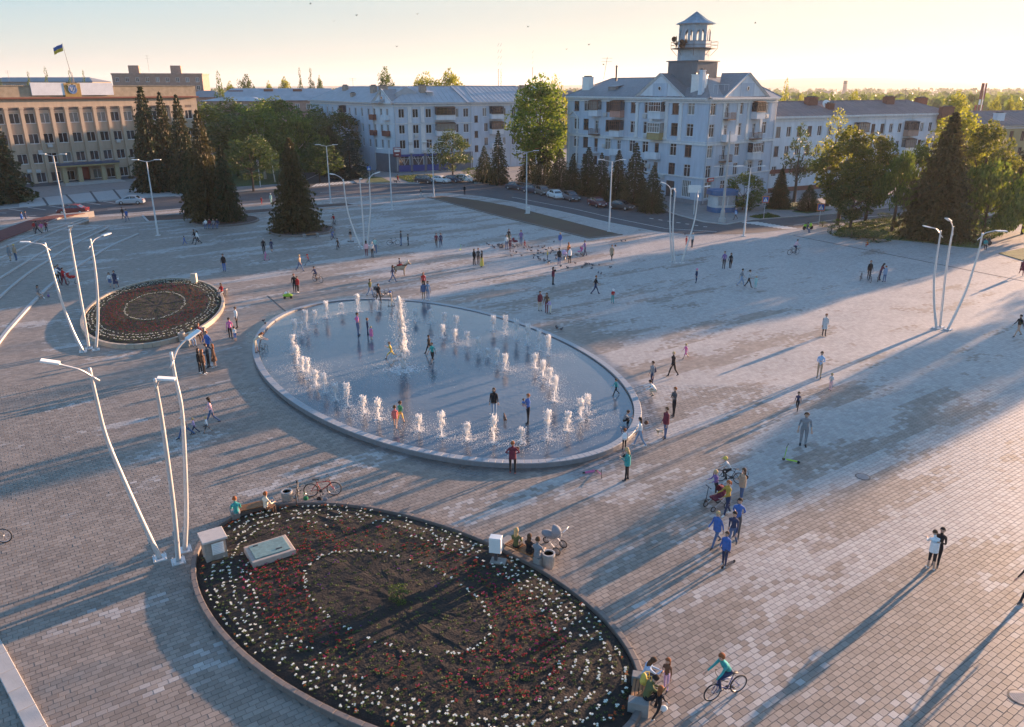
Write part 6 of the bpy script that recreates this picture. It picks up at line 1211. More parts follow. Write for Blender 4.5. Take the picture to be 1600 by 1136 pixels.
def body_specs(keys):
    tmp={}
    for k in keys:
        P=pose(child=k[1]=='c',female=k[1]=='f',**POSES[k[0]]); tmp[k]=(P,_skin(k,P))
    bpy.context.view_layer.update(); dg=bpy.context.evaluated_depsgraph_get()
    for k,(P,o) in tmp.items():
        me=bpy.data.meshes.new_from_object(o.evaluated_get(dg)); old=o.data; bpy.data.objects.remove(o); bpy.data.meshes.remove(old); me.name='person_body'
        V=P['V']; segs=[]
        for a,b in P['E']: segs.append((V[a],V[b]))
        # region of each skeleton edge: 0 skin 1 shirt 2 trousers 3 shoes 4 forearm 5 shin
        reg=[1,1,1,0,0,0,0,0]; reg=[]
        idx={}
        nE=len(P['E'])
        names=['t','t','t','n','n','h','h','h']
        reg=[1,1,1,1,0,0,0,0]+([2,2,2,5,5,3,3,3])*2
        per=[1,1,1,4,4,0]+[0]*14
        reg+= per*2
        reg=(reg+[0]*nE)[:nE]
        me.materials.clear()
        for i in range(8): me.materials.append(cloth('skin'))
        bm=bmesh.new(); bm.from_mesh(me)
        hc=P['head']; hd=P['hd']; fwd=Vector((hd.z,0,-hd.x)); hs=P['hs']
        for f in bm.faces:
            c=f.calc_center_median(); best=9; r=0
            for (a,b),g in zip(segs,reg):
                ab=b-a; L2=ab.length_squared; t=max(0,min(1,(c-a).dot(ab)/L2)) if L2>1e-9 else 0; d=(a+ab*t-c).length-(.05 if g in(1,2) else 0)
                if d<best: best=d; r=g
            f.material_index=r; f.smooth=True
            if r==1 and (c-P['hip']).dot(Vector((0,0,1)))<.03: f.material_index=2
        def blob(c,r,mi,sc=(1,1,1)):
            q=bmesh.ops.create_icosphere(bm,subdivisions=1,radius=r,matrix=Matrix.Translation(c)@Matrix.Diagonal((*sc,1)))
            for v_ in q['verts']:
                for f in v_.link_faces: f.material_index=mi; f.smooth=True
        e=hc+hd*-.01*hs; blob(e+fwd*.088*hs-hd*.02,.015*hs,0,(1,.8,1.4)); 
        for s in(1,-1): blob(e+fwd*.078*hs+hd*.018+Vector((0,s*.032*hs,0)),.009*hs,6); blob(e+Vector((0,s*.090*hs,0)),.018*hs,0,(.8,.5,1.3))
        blob(e+fwd*.080*hs-hd*.052*hs,.010*hs,7,(.6,1.8,.5))
        bm.to_mesh(me); bm.free()
        PB[k]=(me,P)
def hair_mesh(style):
    mb=MB(); rn=random.Random(4); vs=[]; n,k=14,7
    for i in range(k+1):
        th=PI*.60*i/k
        for j in range(n):
            a=2*PI*j/n; front=math.cos(a); lim=1 if front<.35 else .62; t=th*lim; r=.112+rn.uniform(-.004,.005)
            vs.append((r*math.sin(t)*math.cos(a)*1.02-.006,r*math.sin(t)*math.sin(a)*.93,r*math.cos(t)*1.05+.012))
    fs=[(i*n+j,(i+1)*n+j,(i+1)*n+(j+1)%n,i*n+(j+1)%n) for i in range(k) for j in range(n)]; mb.add(vs,fs)
    if style=='long':
        pr=[]; 
        for i in range(6):
            z=-.01-.055*i; w=.098+.008*math.sin(i)*1-.006*i; 
            for j in range(9): a=PI*.5+PI*j/8; pr.append(((w*.95)*math.cos(a)-.018+.004*i,w*math.sin(a)*1.0,z+rn.uniform(-.006,.006)))
        mb.add(pr,[(i*9+j,(i+1)*9+j,(i+1)*9+j+1,i*9+j+1) for i in range(5) for j in range(8)]); mb.ball((-.075,0,-.16),(.045,.085,.14),8,6)
    if style=='tail': mb.tube([(-.10,0,.04),(-.155,0,.0),(-.16,0,-.10),(-.13,0,-.20)],[.022,.034,.03,.008],7)
    if style=='bun': mb.ball((-.115,0,.06),.042,8,6)
    if style=='cap': mb.add([(.07,-.075,.035),(.07,.075,.035),(.165,.055,.02),(.165,-.055,.02)],[(0,1,2,3)])
    return mb
HM={s:hair_mesh(s).mesh('hair',cloth('dkhair'),True) for s in('short','long','tail','bun','cap')}
def skirt_mesh(z0,z1,r0,r1,n=18,folds=.012):
    mb=MB(); vs=[]; k=5
    for i in range(k+1):
        f=i/k
        for j in range(n): a=2*PI*j/n; r=r0+(r1-r0)*f+folds*f*math.sin(a*6); vs.append((r*.82*math.cos(a),r*math.sin(a),z0+(z1-z0)*f))
    mb.add(vs,[(i*n+j,(i+1)*n+j,(i+1)*n+(j+1)%n,i*n+(j+1)%n) for i in range(k) for j in range(n)]); return mb.mesh('skirt',cloth('black'),True)
CLM=dict(skirt=skirt_mesh(1.04,.56,.145,.25),dress=skirt_mesh(1.20,.52,.135,.26),coat=skirt_mesh(1.34,.60,.175,.225,18,.006),jacket=skirt_mesh(1.36,.86,.178,.185,18,.004),longskirt=skirt_mesh(1.04,.16,.145,.30))
HC={'d':'dkhair','b':'brhair','y':'blond','g':'ginger','w':'greyhair','W':'white','R':'red','P':'pink','B':'blue','Y':'yellow'}
PEOPLE=[]
def person(px,py,pz,face,top,bot,hair,lab,H_=1.70,sh='dkgrey',over=None,overc=None,z=0,sex='m',at=None,hipat=None,opt='',grp=None):
    """hair: style letter colour, e.g. 'short d'. face: compass of the body in the plane, 0=+X, 90=away from camera. opt: s short sleeves, h bare shins"""
    PEOPLE.append((px,py,pz,face,top,bot,hair,lab,H_,sh,over,overc,z,sex,at,hipat,opt,grp))
def make_people():
    keys={(p[2],'c' if p[8]<1.42 else 'f' if p[13]=='f' else 'm') for p in PEOPLE}; body_specs(sorted(keys))
    for (px,py,pz,face,top,bot,hair,lab,H_,sh,over,overc,z,sex,at,hipat,opt,grp) in PEOPLE:
        k=(pz,'c' if H_<1.42 else 'f' if sex=='f' else 'm'); me,P=PB[k]; p=at if at is not None else G(px,py,z); s=H_/(1.735 if k[1]!='c' else 1.79)
        low=min(l[2].z for l in P['legs'])-.085; zz=p[2]-low*s if hipat is None else p[2]-(P['hip'].z-.10)*s
        o=ob('person',me,None,(p[0],p[1],zz),R(face),scale=(s*(1.0 if 'F' not in opt else 1.22),s*(1.0 if 'F' not in opt else 1.25),s))
        cols=[cloth('skin'),cloth(top),cloth(bot),cloth(sh),cloth('skin' if 's' in opt else top),cloth('skin' if 'h' in opt else bot),cloth('black'),cloth('coral')]
        for i,c in enumerate(cols): o.material_slots[i].link='OBJECT'; o.material_slots[i].material=c
        tag(o,lab,'child' if H_<1.42 and H_<1.30 else 'person',grp)
        st,hc=hair.split(); hd=P['hd']; ang=math.atan2(hd.x,hd.z)
        h=ob('hair' if st!='cap' else 'cap',HM[st],o,P['head']+hd*.004,rot=(0,ang,0),scale=P['hs']); h.material_slots[0].link='OBJECT'; h.material_slots[0].material=cloth(HC[hc])
        if over and pz not in('sit','sitlow','squat','cycle','bend','sitleg'):
            c=ob(over if over!='longskirt' else 'skirt',CLM[over],o,(0,0,P['hip'].z-.945)); c.material_slots[0].link='OBJECT'; c.material_slots[0].material=cloth(overc or bot)
# ------------------------------------------------------------------ vehicles, toys, street furniture
rubber=mat('rubber_black',(.018,.018,.02),.8,.1,8); chrome=mat('chrome_rim',(.5,.5,.52),.3,.05,5,metal=.7); carglass=mat('car_glass',(.02,.025,.03),.05,.05,1,spec=.9)
lampw=mat('headlight_glass',(.6,.6,.6),.15,.05,5); lampr=mat('taillight_red',(.35,.02,.02),.2,.05,5); plasticb=mat('plastic_black',(.03,.03,.033),.6,.1,6)
def car(X_,Y_,rz,colr,lab,kind='sedan',grp=None,z=-.12):
    t=thing('parked_car' if grp else 'car',lab,'car',(X_,Y_,z),rz,grp); pm_=mat('car_paint_'+'_'.join(str(int(c*1000)) for c in colr),colr,.28,.04,1,spec=.7); L=4.2 if kind=='sedan' else 4.1; W=.86
    if kind=='sedan': top=[(-L/2,.72),(-L/2+.12,.92),(-1.35,.98),(-.85,1.0),(.95,.95),(1.6,.84),(L/2-.12,.70),(L/2,.52)]; roof=[(-1.55,.96),(-.95,1.38),(-.2,1.45),(.35,1.40),(1.15,.92)]
    else: top=[(-L/2,.80),(-L/2+.08,.98),(-1.35,1.0),(-.85,1.0),(.95,.96),(1.55,.86),(L/2-.12,.74),(L/2,.55)]; roof=[(-1.95,1.0),(-1.65,1.48),(-.4,1.56),(.25,1.50),(1.15,.95)]
    mb=MB(); sec=[]
    for i,(x,zt_) in enumerate(top):
        e=.10 if i in(0,len(top)-1) else .04 if i in(1,len(top)-2) else 0; w=W-e; sec.append([(x,-w+.05,.24),(x,-w,.42),(x,-w+.01,zt_-.14),(x,-w+.10,zt_),(x,w-.10,zt_),(x,w-.01,zt_-.14),(x,w,.42),(x,w-.05,.24)])
    vs=[p for s in sec for p in s]; n=8; fs=[(i*n+j,i*n+(j+1)%n,(i+1)*n+(j+1)%n,(i+1)*n+j) for i in range(len(sec)-1) for j in range(n)]+[tuple(range(n)),tuple(range((len(sec)-1)*n+n-1,(len(sec)-1)*n-1,-1))]
    mb.add(vs,[f[::-1] for f in fs])
    vs=[]
    for i,(x,zt_) in enumerate(roof):
        w=W-.10 if i in(0,4) else W-.24; zb=.9; vs+=[(x,-W+.09,zb),(x,-w,zt_),(x,w,zt_),(x,W-.09,zb)]
    mb.add(vs,[(i*4+j,(i+1)*4+j,(i+1)*4+j+1,i*4+j+1) for i in range(4) for j in range(3)]); build(mb,'body',pm_,t,False)
    (x0,z0),(x1,z1),(x2,z2),(x3,z3),(x4,z4)=roof; wr=W-.24
    def quad(name,pts,m=carglass): mb=MB(); mb.add(pts,[(0,1,2,3)]); build(mb,name,m,t)
    def lp(a,b,f): return tuple(a[i]+(b[i]-a[i])*f for i in range(3))
    for s in(1,-1):
        for xa,xb,xc,xd in((x1+.05,-.12,-.12,x0+.45),(-.04,x3-.02,x4-.25,-.04)):
            pts=[]
            for x,hi in((xa,1),(xb,1),(xc,0),(xd,0)):
                zt_=z1+(z2-z1)*max(0,min(1,(x-x1)/(x2-x1))) if x<x2 else z2+(z3-z2)*(x-x2)/(x3-x2) if x<x3 else z3
                f=(zt_-.07-.9)/(zt_-.9) if hi else .12; pts.append((x,s*((W-.09)+(wr-(W-.09))*f+.012),.9+(zt_-.9)*f))
            quad('side_window',pts)
        mb=MB(); mb.ball((x4-.25,s*(W+.06),.98),(.07,.10,.07),6,4); build(mb,'mirror',pm_,t)
    o=.015; quad('windscreen',[(x3+.06+o,-wr+.08,z3-.05),(x3+.06+o,wr-.08,z3-.05),(x4-.06+o,W-.22,z4+.04),(x4-.06+o,-W+.22,z4+.04)]); quad('rear_window',[(x1-.05-o,-wr+.08,z1-.04),(x1-.05-o,wr-.08,z1-.04),(x0+.10-o,W-.22,z0+.06),(x0+.10-o,-W+.22,z0+.06)])
    for x in(-L/2+.82,L/2-.80):
        for s in(1,-1):
            mb=MB(); mb.lathe([(.19,-.09),(.28,-.10),(.315,-.06),(.315,.06),(.28,.10),(.19,.09)],16,M=Matrix.Translation((x,s*(W-.08),.315))@Matrix.Rotation(PI/2,4,'X')); w_=build(mb,'wheel',rubber,t)
            mb=MB(); mb.lathe([(.19,0),(.17,.03),(.05,.05),(0,.05)],10,M=Matrix.Translation((x,s*(W+.01),.315))@Matrix.Rotation(-s*PI/2,4,'X')); build(mb,'rim',chrome,w_)
    for s in(1,-1): mb=MB(); mb.box((L/2-.05,s*.60,.60),(.16,.34,.15),bev=.03); build(mb,'headlight',lampw,t); mb=MB(); mb.box((-L/2+.03,s*.66,.78),(.12,.28,.18),bev=.03); build(mb,'taillight',lampr,t)
    for x in(L/2+.0,-L/2-.0): mb=MB(); mb.box((x,0,.40),(.10,1.6,.20),bev=.03); build(mb,'bumper',plasticb if kind!='sedan' else pm_,t); mb=MB(); mb.box((x+(.06 if x>0 else -.06),0,.44),(.02,.5,.11)); build(mb,'number_plate',whitep,t)
    return t
def C_(px,py,rz,col,lab,kind='sedan',grp=None): p=G(px,py,-.12); return car(p.x,p.y,R(rz),col,lab,kind,grp)
C_(115,334,188,(.16,.015,.02),'dark red sedan driving past the beige building behind the straight lamp'); C_(205,319,190,(.42,.44,.47),'silver sedan on the road in front of the beige building entrance')
gp4='cars parked in front of the grey shop front'; C_(664,286,-28,(.03,.032,.04),'black hatchback, leftmost of the four cars parked before the shop front','hatch',gp4); C_(688,285.5,-24,(.62,.63,.64),'white sedan parked second from the left before the shop front','sedan',gp4); C_(707,284.5,-28,(.03,.04,.07),'dark blue car parked third from the left before the shop front','sedan',gp4); C_(727,284,-22,(.66,.66,.66),'white compact car, rightmost of the four cars before the shop front','hatch',gp4)
gp5='cars parked along the spruce row'; 
for px,py,c,l,k in ((806,296,(.05,.055,.07),'grey car at the left end of the row under the spruces','sedan'),(832,301,(.04,.05,.08),'dark blue car second in the row under the spruces','sedan'),(848,304,(.14,.12,.11),'brownish silver car beside the white one under the spruces','hatch'),(868,309.5,(.64,.64,.64),'white car in the middle of the row under the spruces','sedan'),(892,313,(.07,.075,.09),'charcoal car right of the white one under the spruces','hatch'),(933,322,(.09,.012,.018),'dark wine red car near the right end of the row','sedan'),(970,327,(.03,.035,.04),'black sedan at the right end of the row under the last spruce','sedan')): C_(px,py,-68 if k=='hatch' or 'wine' in l or 'white' in l else -40,c,l,k,gp5)
def bike_meshes():
    w=MB(); w.torus(.32,.024,24,6); r=MB(); r.torus(.292,.012,24,4); sp=MB()
    for i in range(12): a=i*PI/6; sp.tube([(.03*math.cos(a),.02*(-1)**i,.03*math.sin(a)),(.29*math.cos(a),0,.29*math.sin(a))],.0035,3,cap=False)
    sp.lathe([(.03,-.04),(.03,.04)],8,M=Matrix.Rotation(PI/2,4,'X'))
    fr=MB(); BB_=(-.08,0,.30); ST_=(-.24,0,.72); HT=(.34,0,.74); HB=(.38,0,.60); RW=(-.52,0,.33)
    for a,b,q in((BB_,ST_,.018),(ST_,HT,.018),(BB_,HB,.022),(HB,HT,.022)): fr.tube([a,b],q,6)
    for s in(.045,-.045): fr.tube([(BB_[0],s*.6,BB_[2]),(RW[0],s*1.2,RW[2])],.011,5); fr.tube([(ST_[0]+.02,s*.5,ST_[2]-.06),(RW[0],s*1.2,RW[2])],.010,5)
    fk=MB(); 
    for s in(.055,-.055): fk.tube([(.385,s,.58),(.40,s,.50),(.52,s,.33)],.013,5)
    fk.tube([(.38,-.055,.58),(.38,.055,.58)],.016,5); hb=MB(); hb.tube([(.34,0,.74),(.32,0,.88)],.016,6); hb.tube([(.25,-.29,.93),(.33,-.15,.92),(.34,0,.89),(.33,.15,.92),(.25,.29,.93)],.013,6)
    for s in(1,-1): hb.tube([(.25,s*.29,.93),(.17,s*.31,.92)],.018,6)
    sd=MB(); sd.tube([(-.24,0,.70),(-.27,0,.84)],.013,6); sd.add([(-.42,-.075,.87),(-.42,.075,.87),(-.28,.05,.875),(-.12,.02,.86),(-.12,-.02,.86),(-.28,-.05,.875),(-.36,0,.83),(-.2,0,.83)],[(0,5,4,3,2,1),(0,1,6),(1,2,7,6),(2,3,7),(3,4,7),(4,5,7),(5,0,6,7)])
    cr=MB(); cr.lathe([(.085,-.01),(.085,.01),(0,.012)],16,M=Matrix.Translation((-.08,-.05,.30))@Matrix.Rotation(PI/2,4,'X')); cr.tube([(-.08,-.07,.30),(.03,-.09,.18)],.011,5); cr.tube([(-.08,.07,.30),(-.19,.09,.42)],.011,5); cr.box((.03,-.14,.17),(.09,.10,.02)); cr.box((-.19,.14,.43),(.09,.10,.02)); cr.tube([(-.08,-.05,.385),(-.52,-.05,.37)],.006,4); cr.tube([(-.08,-.05,.215),(-.52,-.05,.29)],.006,4)
    return dict(tyre=w.mesh('tyre',rubber,True),rim=r.mesh('rim',chrome,True),spokes=sp.mesh('spokes',chrome),frame=fr.mesh('frame',rubber,True),fork=fk.mesh('fork',rubber,True),handlebar=hb.mesh('handlebar',plasticb,True),saddle=sd.mesh('saddle',plasticb,True),crank=cr.mesh('crank',plasticb,True))
BK=bike_meshes()
def bicycle(px,py,rz,col,lab,s=1.0,tilt=0,at=None,grp=None):
    p=at or G(px,py); t=thing('bicycle',lab,'bicycle',(p[0],p[1],p[2]),0,grp,s); t.rotation_euler=(R(tilt),0,R(rz)); m_=mat('bike_'+'_'.join(str(int(c*100)) for c in col),col,.35,.05,3)
    for x in(-.52,.52): w=ob('wheel',BK['tyre'],t,(x,0,.345)); ob('rim',BK['rim'],w); ob('spokes',BK['spokes'],w)
    for k in('frame','fork','handlebar','saddle','crank'):
        o=ob(k,BK[k],t)
        if k in('frame','fork'): o.material_slots[0].link='OBJECT'; o.material_slots[0].material=m_
    return t
def pram(px,py,rz,col,lab,s=1.0,kind='pram'):
    p=G(px,py); t=thing('pram' if kind=='pram' else 'stroller',lab,'pram',tuple(p),R(rz),None,s); cm=cloth(col)
    for x,y in((.38,.25),(.38,-.25),(-.34,.28),(-.34,-.28)):
        r=.11 if x>0 else .15; mb=MB(); mb.torus(r,.022,16,6,M=Matrix.Translation((x,y,r+.022))); w=build(mb,'wheel',rubber,t,True); mb=MB(); mb.lathe([(.03,-.02),(r-.02,-.008),(r-.02,.008),(.03,.02)],10,M=Matrix.Translation((x,y,r+.022))@Matrix.Rotation(PI/2,4,'X')); build(mb,'rim',chrome,w)
    mb=MB()
    for y in(.24,-.24): mb.tube([(.38,y,.14),(-.1,y,.45),(-.55,y,1.02)],.014,6); mb.tube([(-.34,y,.18),(.12,y,.60)],.014,6)
    mb.tube([(-.55,-.24,1.02),(-.60,0,1.05),(-.55,.24,1.02)],.018,6); build(mb,'frame',chrome,t); mb=MB()
    if kind=='pram': mb.ball((.08,0,.62),(.36,.20,.15),12,8)
    else: mb.prism([(-.12,-.19),(.26,-.19),(.26,.19),(-.12,.19)],.46,.54); mb.add([(-.12,-.19,.5),(-.12,.19,.5),(-.30,.19,1.0),(-.30,-.19,1.0),(-.17,-.19,.48),(-.17,.19,.48),(-.35,.19,.98),(-.35,-.19,.98)],[(0,1,2,3),(7,6,5,4),(0,3,7,4),(1,5,6,2)])
    build(mb,'seat',cm,t,True); mb=MB(); vs=[]; n,k=10,5
    for i in range(k+1):
        a=R(-15+115*i/k)
        for j in range(n+1): b=PI*j/n; vs.append((-.12-.30*math.cos(a)*math.sin(b)*1.0+.02,.23*math.cos(b),.74+.34*math.sin(a)*math.sin(b)))
    mb.add(vs,[(i*(n+1)+j,(i+1)*(n+1)+j,(i+1)*(n+1)+j+1,i*(n+1)+j+1) for i in range(k) for j in range(n)]); build(mb,'hood',cm,t,True); return t
def kick_scooter(px,py,rz,col,lab,s=1.0,lying=False):
    p=G(px,py); t=thing('kick_scooter',lab,'scooter',(p.x,p.y,p.z+(.03 if lying else 0)),0,None,s); t.rotation_euler=(R(78) if lying else 0,0,R(rz)); m_=cloth(col) if isinstance(col,str) else col
    mb=MB(); mb.box((-.02,0,.10),(.52,.12,.03),bev=.008); build(mb,'deck',m_,t)
    for x in(-.34,.36): mb=MB(); mb.torus(.055,.02,14,6,M=Matrix.Translation((x,0,.075))); mb.lathe([(.05,-.012),(.05,.012)],10,M=Matrix.Translation((x,0,.075))@Matrix.Rotation(PI/2,4,'X')); build(mb,'wheel',rubber,t)
    mb=MB(); mb.tube([(.36,0,.10),(.33,0,.20),(.26,0,.82)],.018,6); build(mb,'stem',m_,t); mb=MB(); mb.tube([(.26,-.2,.83),(.26,.2,.83)],.015,6); [mb.tube([(.26,s_*.13,.83),(.26,s_*.22,.83)],.022,6) for s_ in(1,-1)]; build(mb,'handlebar',plasticb,t); return t
def bin_(px,py,lab):
    p=G(px,py); t=thing('litter_bin',lab,'litter bin',tuple(p),0,'ribbed concrete litter bins',.76); mb=MB(); mb.lathe([(.27,0),(.29,.1),(.33,.78),(.30,.80),(.25,.78),(.23,.15),(0,.12)],24); 
    for i in range(24): a=2*PI*i/24; mb.tube([(.285*math.cos(a),.285*math.sin(a),.05),(.335*math.cos(a),.335*math.sin(a),.74)],.018,4)
    build(mb,'shell',mat('bin_concrete',(.36,.33,.30),.85,.15,5,bump=.3),t); mb=MB(); mb.lathe([(.30,.80),(.34,.82),(.34,.88),(.26,.88),(.26,.80)],24); build(mb,'rim_ring',granite,t)
bin_(450,787,'ribbed concrete litter bin at the rear kerb of the large flower bed by the bicycles'); bin_(857,886,'ribbed concrete litter bin at the right end of the bench by the pram'); bin_(352,462,'ribbed concrete litter bin at the right side of the smaller flower bed'); bin_(285,533,'ribbed concrete litter bin at the lower side of the smaller flower bed')
wood=mat('bench_wood',(.27,.12,.045),.6,.3,4,stretch=(1,12,1),bump=.3,bscale=20); stoneb=mat('bench_stone',(.24,.23,.22),.8,.12,4,bump=.2)
def bench(a,b,lab,w=.55):
    A=G(*a);B=G(*b); d=B-A; L=d.length; t=thing('bench',lab,'bench',tuple((A+B)/2),math.atan2(d.y,d.x))
    for s in(-1,1): mb=MB(); mb.box((s*(L/2-.16),0,.24),(.32,w+.08,.50),bev=.015); build(mb,'stone_end',stoneb,t)
    mb=MB(); mb.box((0,0,.37),(L-.6,.06,.06)); mb.box((0,.18,.37),(L-.6,.05,.05)); mb.box((0,-.18,.37),(L-.6,.05,.05)); build(mb,'rail',dkmet,t)
    sm=MB(); sm.box((0,0,0),(L-.66,.085,.045),bev=.008); sm=sm.mesh('slat',wood)
    for i in range(5): ob('slat',sm,t,(0,-w/2+.06+i*(w-.12)/4,.425+rb.uniform(-.002,.002)))
    return (A+B)/2,math.atan2(d.y,d.x),L
b1=bench((362,811),(430,795),'wooden slatted bench with stone ends behind the large flower bed at the left'); b2=bench((786,856),(850,886),'wooden slatted bench with stone ends at the right rear of the large bed'); b3=bench((996,1120),(1003,1068),'wooden bench with stone ends at the right end of the large flower bed'); b4=bench((289,543),(316,520),'pale bench on the lower right edge of the smaller flower bed'); b5=bench((318,352),(342,352),'bench with people under the twin spruces'); b6=bench((474,372),(498,370),'bench beside the single spruce bed')
# service boxes in the large bed
def boxthing(name,lab,cat,px,py,rz,parts,z=0):
    p=G(px,py); t=thing(name,lab,cat,(p.x,p.y,z),R(rz))
    for nme,c,d,m_,bev in parts: mb=MB(); mb.box(c,d,bev=bev); build(mb,nme,m_,t)
    return t
conc=mat('rough_concrete',(.27,.24,.21),.9,.25,4,bump=.6,bscale=18); teal_=mat('hatch_green',(.16,.25,.24),.6,.25,5,bump=.2)
t=boxthing('pump_housing','square concrete box with pale lid at the left end of the flower bed','utility box',337,873,33,[('housing',(0,0,.45),(.82,.82,.9),conc,.02),('lid',(0,0,.94),(.96,.96,.08),mat('slab_pale',(.44,.41,.39),.8,.1,4),.015),('louvre_frame',(.08,-.42,.55),(.46,.04,.5),whitep,.0)],.15)
for i in range(6): mb=MB(); mb.box((.08,-.45,.36+i*.075),(.38,.03,.022)); build(mb,'louvre_slat',zinc,t)
boxthing('access_hatch','low concrete frame with a pale green metal hatch in the large flower bed','hatch',423,872,33,[('frame',(0,0,.16),(1.72,1.35,.32),mat('frame_concrete',(.42,.34,.29),.85,.15,4,bump=.3),.02),('hatch_lid',(0,0,.345),(1.40,1.05,.05),teal_,.01),('hinge',(-.45,.4,.38),(.2,.05,.03),dkmet,0),('handle',(.3,-.3,.385),(.25,.05,.03),dkmet,0)],.15)
boxthing('electric_box','white electric cabinet on a post in the rear of the large flower bed','cabinet',775,884,-12,[('cabinet',(0,0,.85),(.48,.34,.66),whitep,.01),('post',(0,0,.3),(.12,.12,.5),dkmet,0),('foot',(.1,0,.06),(.62,.42,.10),conc,.02)],.17)
boxthing('electric_box','small cream cabinet at the far edge of the smaller oval bed','cabinet',305,447,0,[('cabinet',(0,0,.62),(.5,.36,.85),mat('cream_paint',(.52,.46,.38),.6),.02),('post',(0,0,.1),(.3,.25,.25),conc,0)],.2)
boxthing('electric_box','small white cabinet at the foot of the middle straight lamp','cabinet',825.5,334,0,[('cabinet',(0,0,.5),(.5,.4,1.0),whitep,.02),('door_seam',(0,-.21,.5),(.40,.01,.85),zinc,0)],.04)
# toys
def toycar(px,py,rz,lab):
    p=G(px,py); t=thing('toy_car',lab,'toy car',tuple(p),R(rz)); lm=cloth('lime'); mb=MB(); mb.ball((0,0,.28),(.45,.24,.17),12,8); mb.box((.05,0,.42),(.35,.34,.05)); build(mb,'body',lm,t,True); mb=MB(); mb.box((.12,0,.52),(.04,.32,.22)); mb.ball((-.14,0,.5),(.14,.14,.13),8,5); build(mb,'seat_and_screen',whitep,t)
    for x,y in((.28,.22),(.28,-.22),(-.28,.22),(-.28,-.22)): mb=MB(); mb.torus(.085,.035,12,6,M=Matrix.Translation((x,y,.12))); mb.lathe([(.07,-.02),(.07,.02)],8,M=Matrix.Translation((x,y,.12))@Matrix.Rotation(PI/2,4,'X')); build(mb,'wheel',rubber,t)
toycar(450,466,15,'lime green and white toy car standing alone left of the fountain'); kick_scooter(719,391,70,'lime','small lime green kick scooter standing alone in the far plaza',.8)
kick_scooter(1236,722,150,'lime','lime green kick scooter standing on its own below the big man in grey',1.05); kick_scooter(921,737,20,'pink','pink kick scooter lying on the paving by the fountain rim',1.0,True); kick_scooter(1197,840/2+0 if False else 447,0,'pink','tiny pink scooter beside the child in teal',.5) if False else None
bicycle(505,775,8,(.35,.03,.02),'red bicycle parked on the paving behind the large flower bed',1.02); bicycle(466,783,-78,(.06,.06,.07),'dark bicycle seen front on between the litter bin and the red bicycle'); bicycle(615,383,12,(.30,.12,.05),'brown bicycle parked beside the man in dark clothes in the far plaza',.95)
bicycle(-13,850,10,(.1,.1,.1),'bicycle cut off by the left edge of the photo'); bicycle(1345,437,60,(.05,.05,.06),'small dark bicycle left of the man in black at the right',.85); bicycle(1358,440,78,(.07,.07,.08),'dark bicycle held by the man in black at the right',.95); bicycle(1372,439,60,(.08,.08,.1),'bicycle between the two bending women at the right',.9); 
bicycle(497,441,-38,(.16,.06,.03),'brown bicycle ridden by the boy in navy',.95); bicycle(521,374,80,(.1,.1,.1),'bicycle under the rider in grey behind the small one',.95); bicycle(529,389,84,(.12,.06,.05),'bicycle ridden by the child in brown',.85); bicycle(523,353,80,(.1,.1,.1),'bicycle ridden by the red clad cyclist in the distance',1.0)
bicycle(1139,754,160,(.06,.06,.07),'black bicycle behind the woman in mustard yellow',.9); bicycle(1132,1088,22+180,(.03,.07,.22),'blue and black bicycle ridden by the man in the striped top',.95); bicycle(604,462,20,(.08,.08,.1),'small dark bicycle beside the walking man behind the fountain',.7); bicycle(1239,398,20,(.12,.10,.10),'bicycle of the rider in pink at the far right',.95); bicycle(412,570-21,70,(.08,.08,.09),'small bicycle leaning inside the fountain rim by the woman in pale yellow',.6)
pram(862,858,150,'grey','grey pram with a beige hood at the end of the bench by the flower bed',1.1); pram(112,443,30,'red','red and pink pram pushed by the man in red',1.05); pram(804,385,20,'maroon','dark red pram in the pigeon crowd at the left group',1.0); pram(882,405,60,'lilac','pale lilac pram between the man in dark and the woman in white',1.0); pram(906,399,200,'pink','pink stroller pushed by the woman in navy near the pigeons',.95,'stroller'); pram(1119,793,205,'maroon','red and black stroller pushed by the woman in mustard',1.05,'stroller'); pram(590,463,20,'dkgrey','dark stroller beside the woman in khaki behind the fountain',.9,'stroller')
kick_scooter(1112,783,200,'dkgrey','dark kick scooter under the boy in violet blue',.95); kick_scooter(1138,884,215,'dkgrey','kick scooter held by the boy in bright blue',1.0); kick_scooter(612,479,200,'dkgrey','kick scooter ridden by the child with the blue cap behind the plume',.8); kick_scooter(417,407,10,'pink','pink kick scooter under the toddler in pink',.7)
kick_scooter(976,702-22,120,'dkgrey','small scooter lying on the inner fountain rim by the sitting boy',.7) if False else None
def motorbike(px,py,rz,col,lab):
    p=G(px,py); t=thing('motor_scooter',lab,'motor scooter',tuple(p),R(rz)); 
    for x in(-.6,.6): mb=MB(); mb.torus(.22,.06,16,8,M=Matrix.Translation((x,0,.28))); mb.lathe([(.18,-.03),(.18,.03)],10,M=Matrix.Translation((x,0,.28))@Matrix.Rotation(PI/2,4,'X')); build(mb,'wheel',rubber,t)
    mb=MB(); mb.tube([(.6,0,.3),(.42,0,.95)],.04,6); mb.tube([(.38,-.32,1.0),(.42,0,.98),(.38,.32,1.0)],.025,6); build(mb,'fork_and_handlebar',plasticb,t); mb=MB(); mb.ball((-.35,0,.62),(.45,.18,.20),10,6); mb.box((.05,0,.35),(.5,.3,.08),bev=.02); mb.ball((.42,0,.65),(.12,.24,.28),8,6); build(mb,'body',cloth(col),t,True); mb=MB(); mb.ball((-.3,0,.82),(.36,.15,.07),8,5); build(mb,'seat',plasticb,t)
motorbike(1262,359,20,'lime','green motor scooter at the kerb beside the right crosswalk'); motorbike(1539,384,10,'dkgrey','dark motor scooter on the lawn edge at the right')
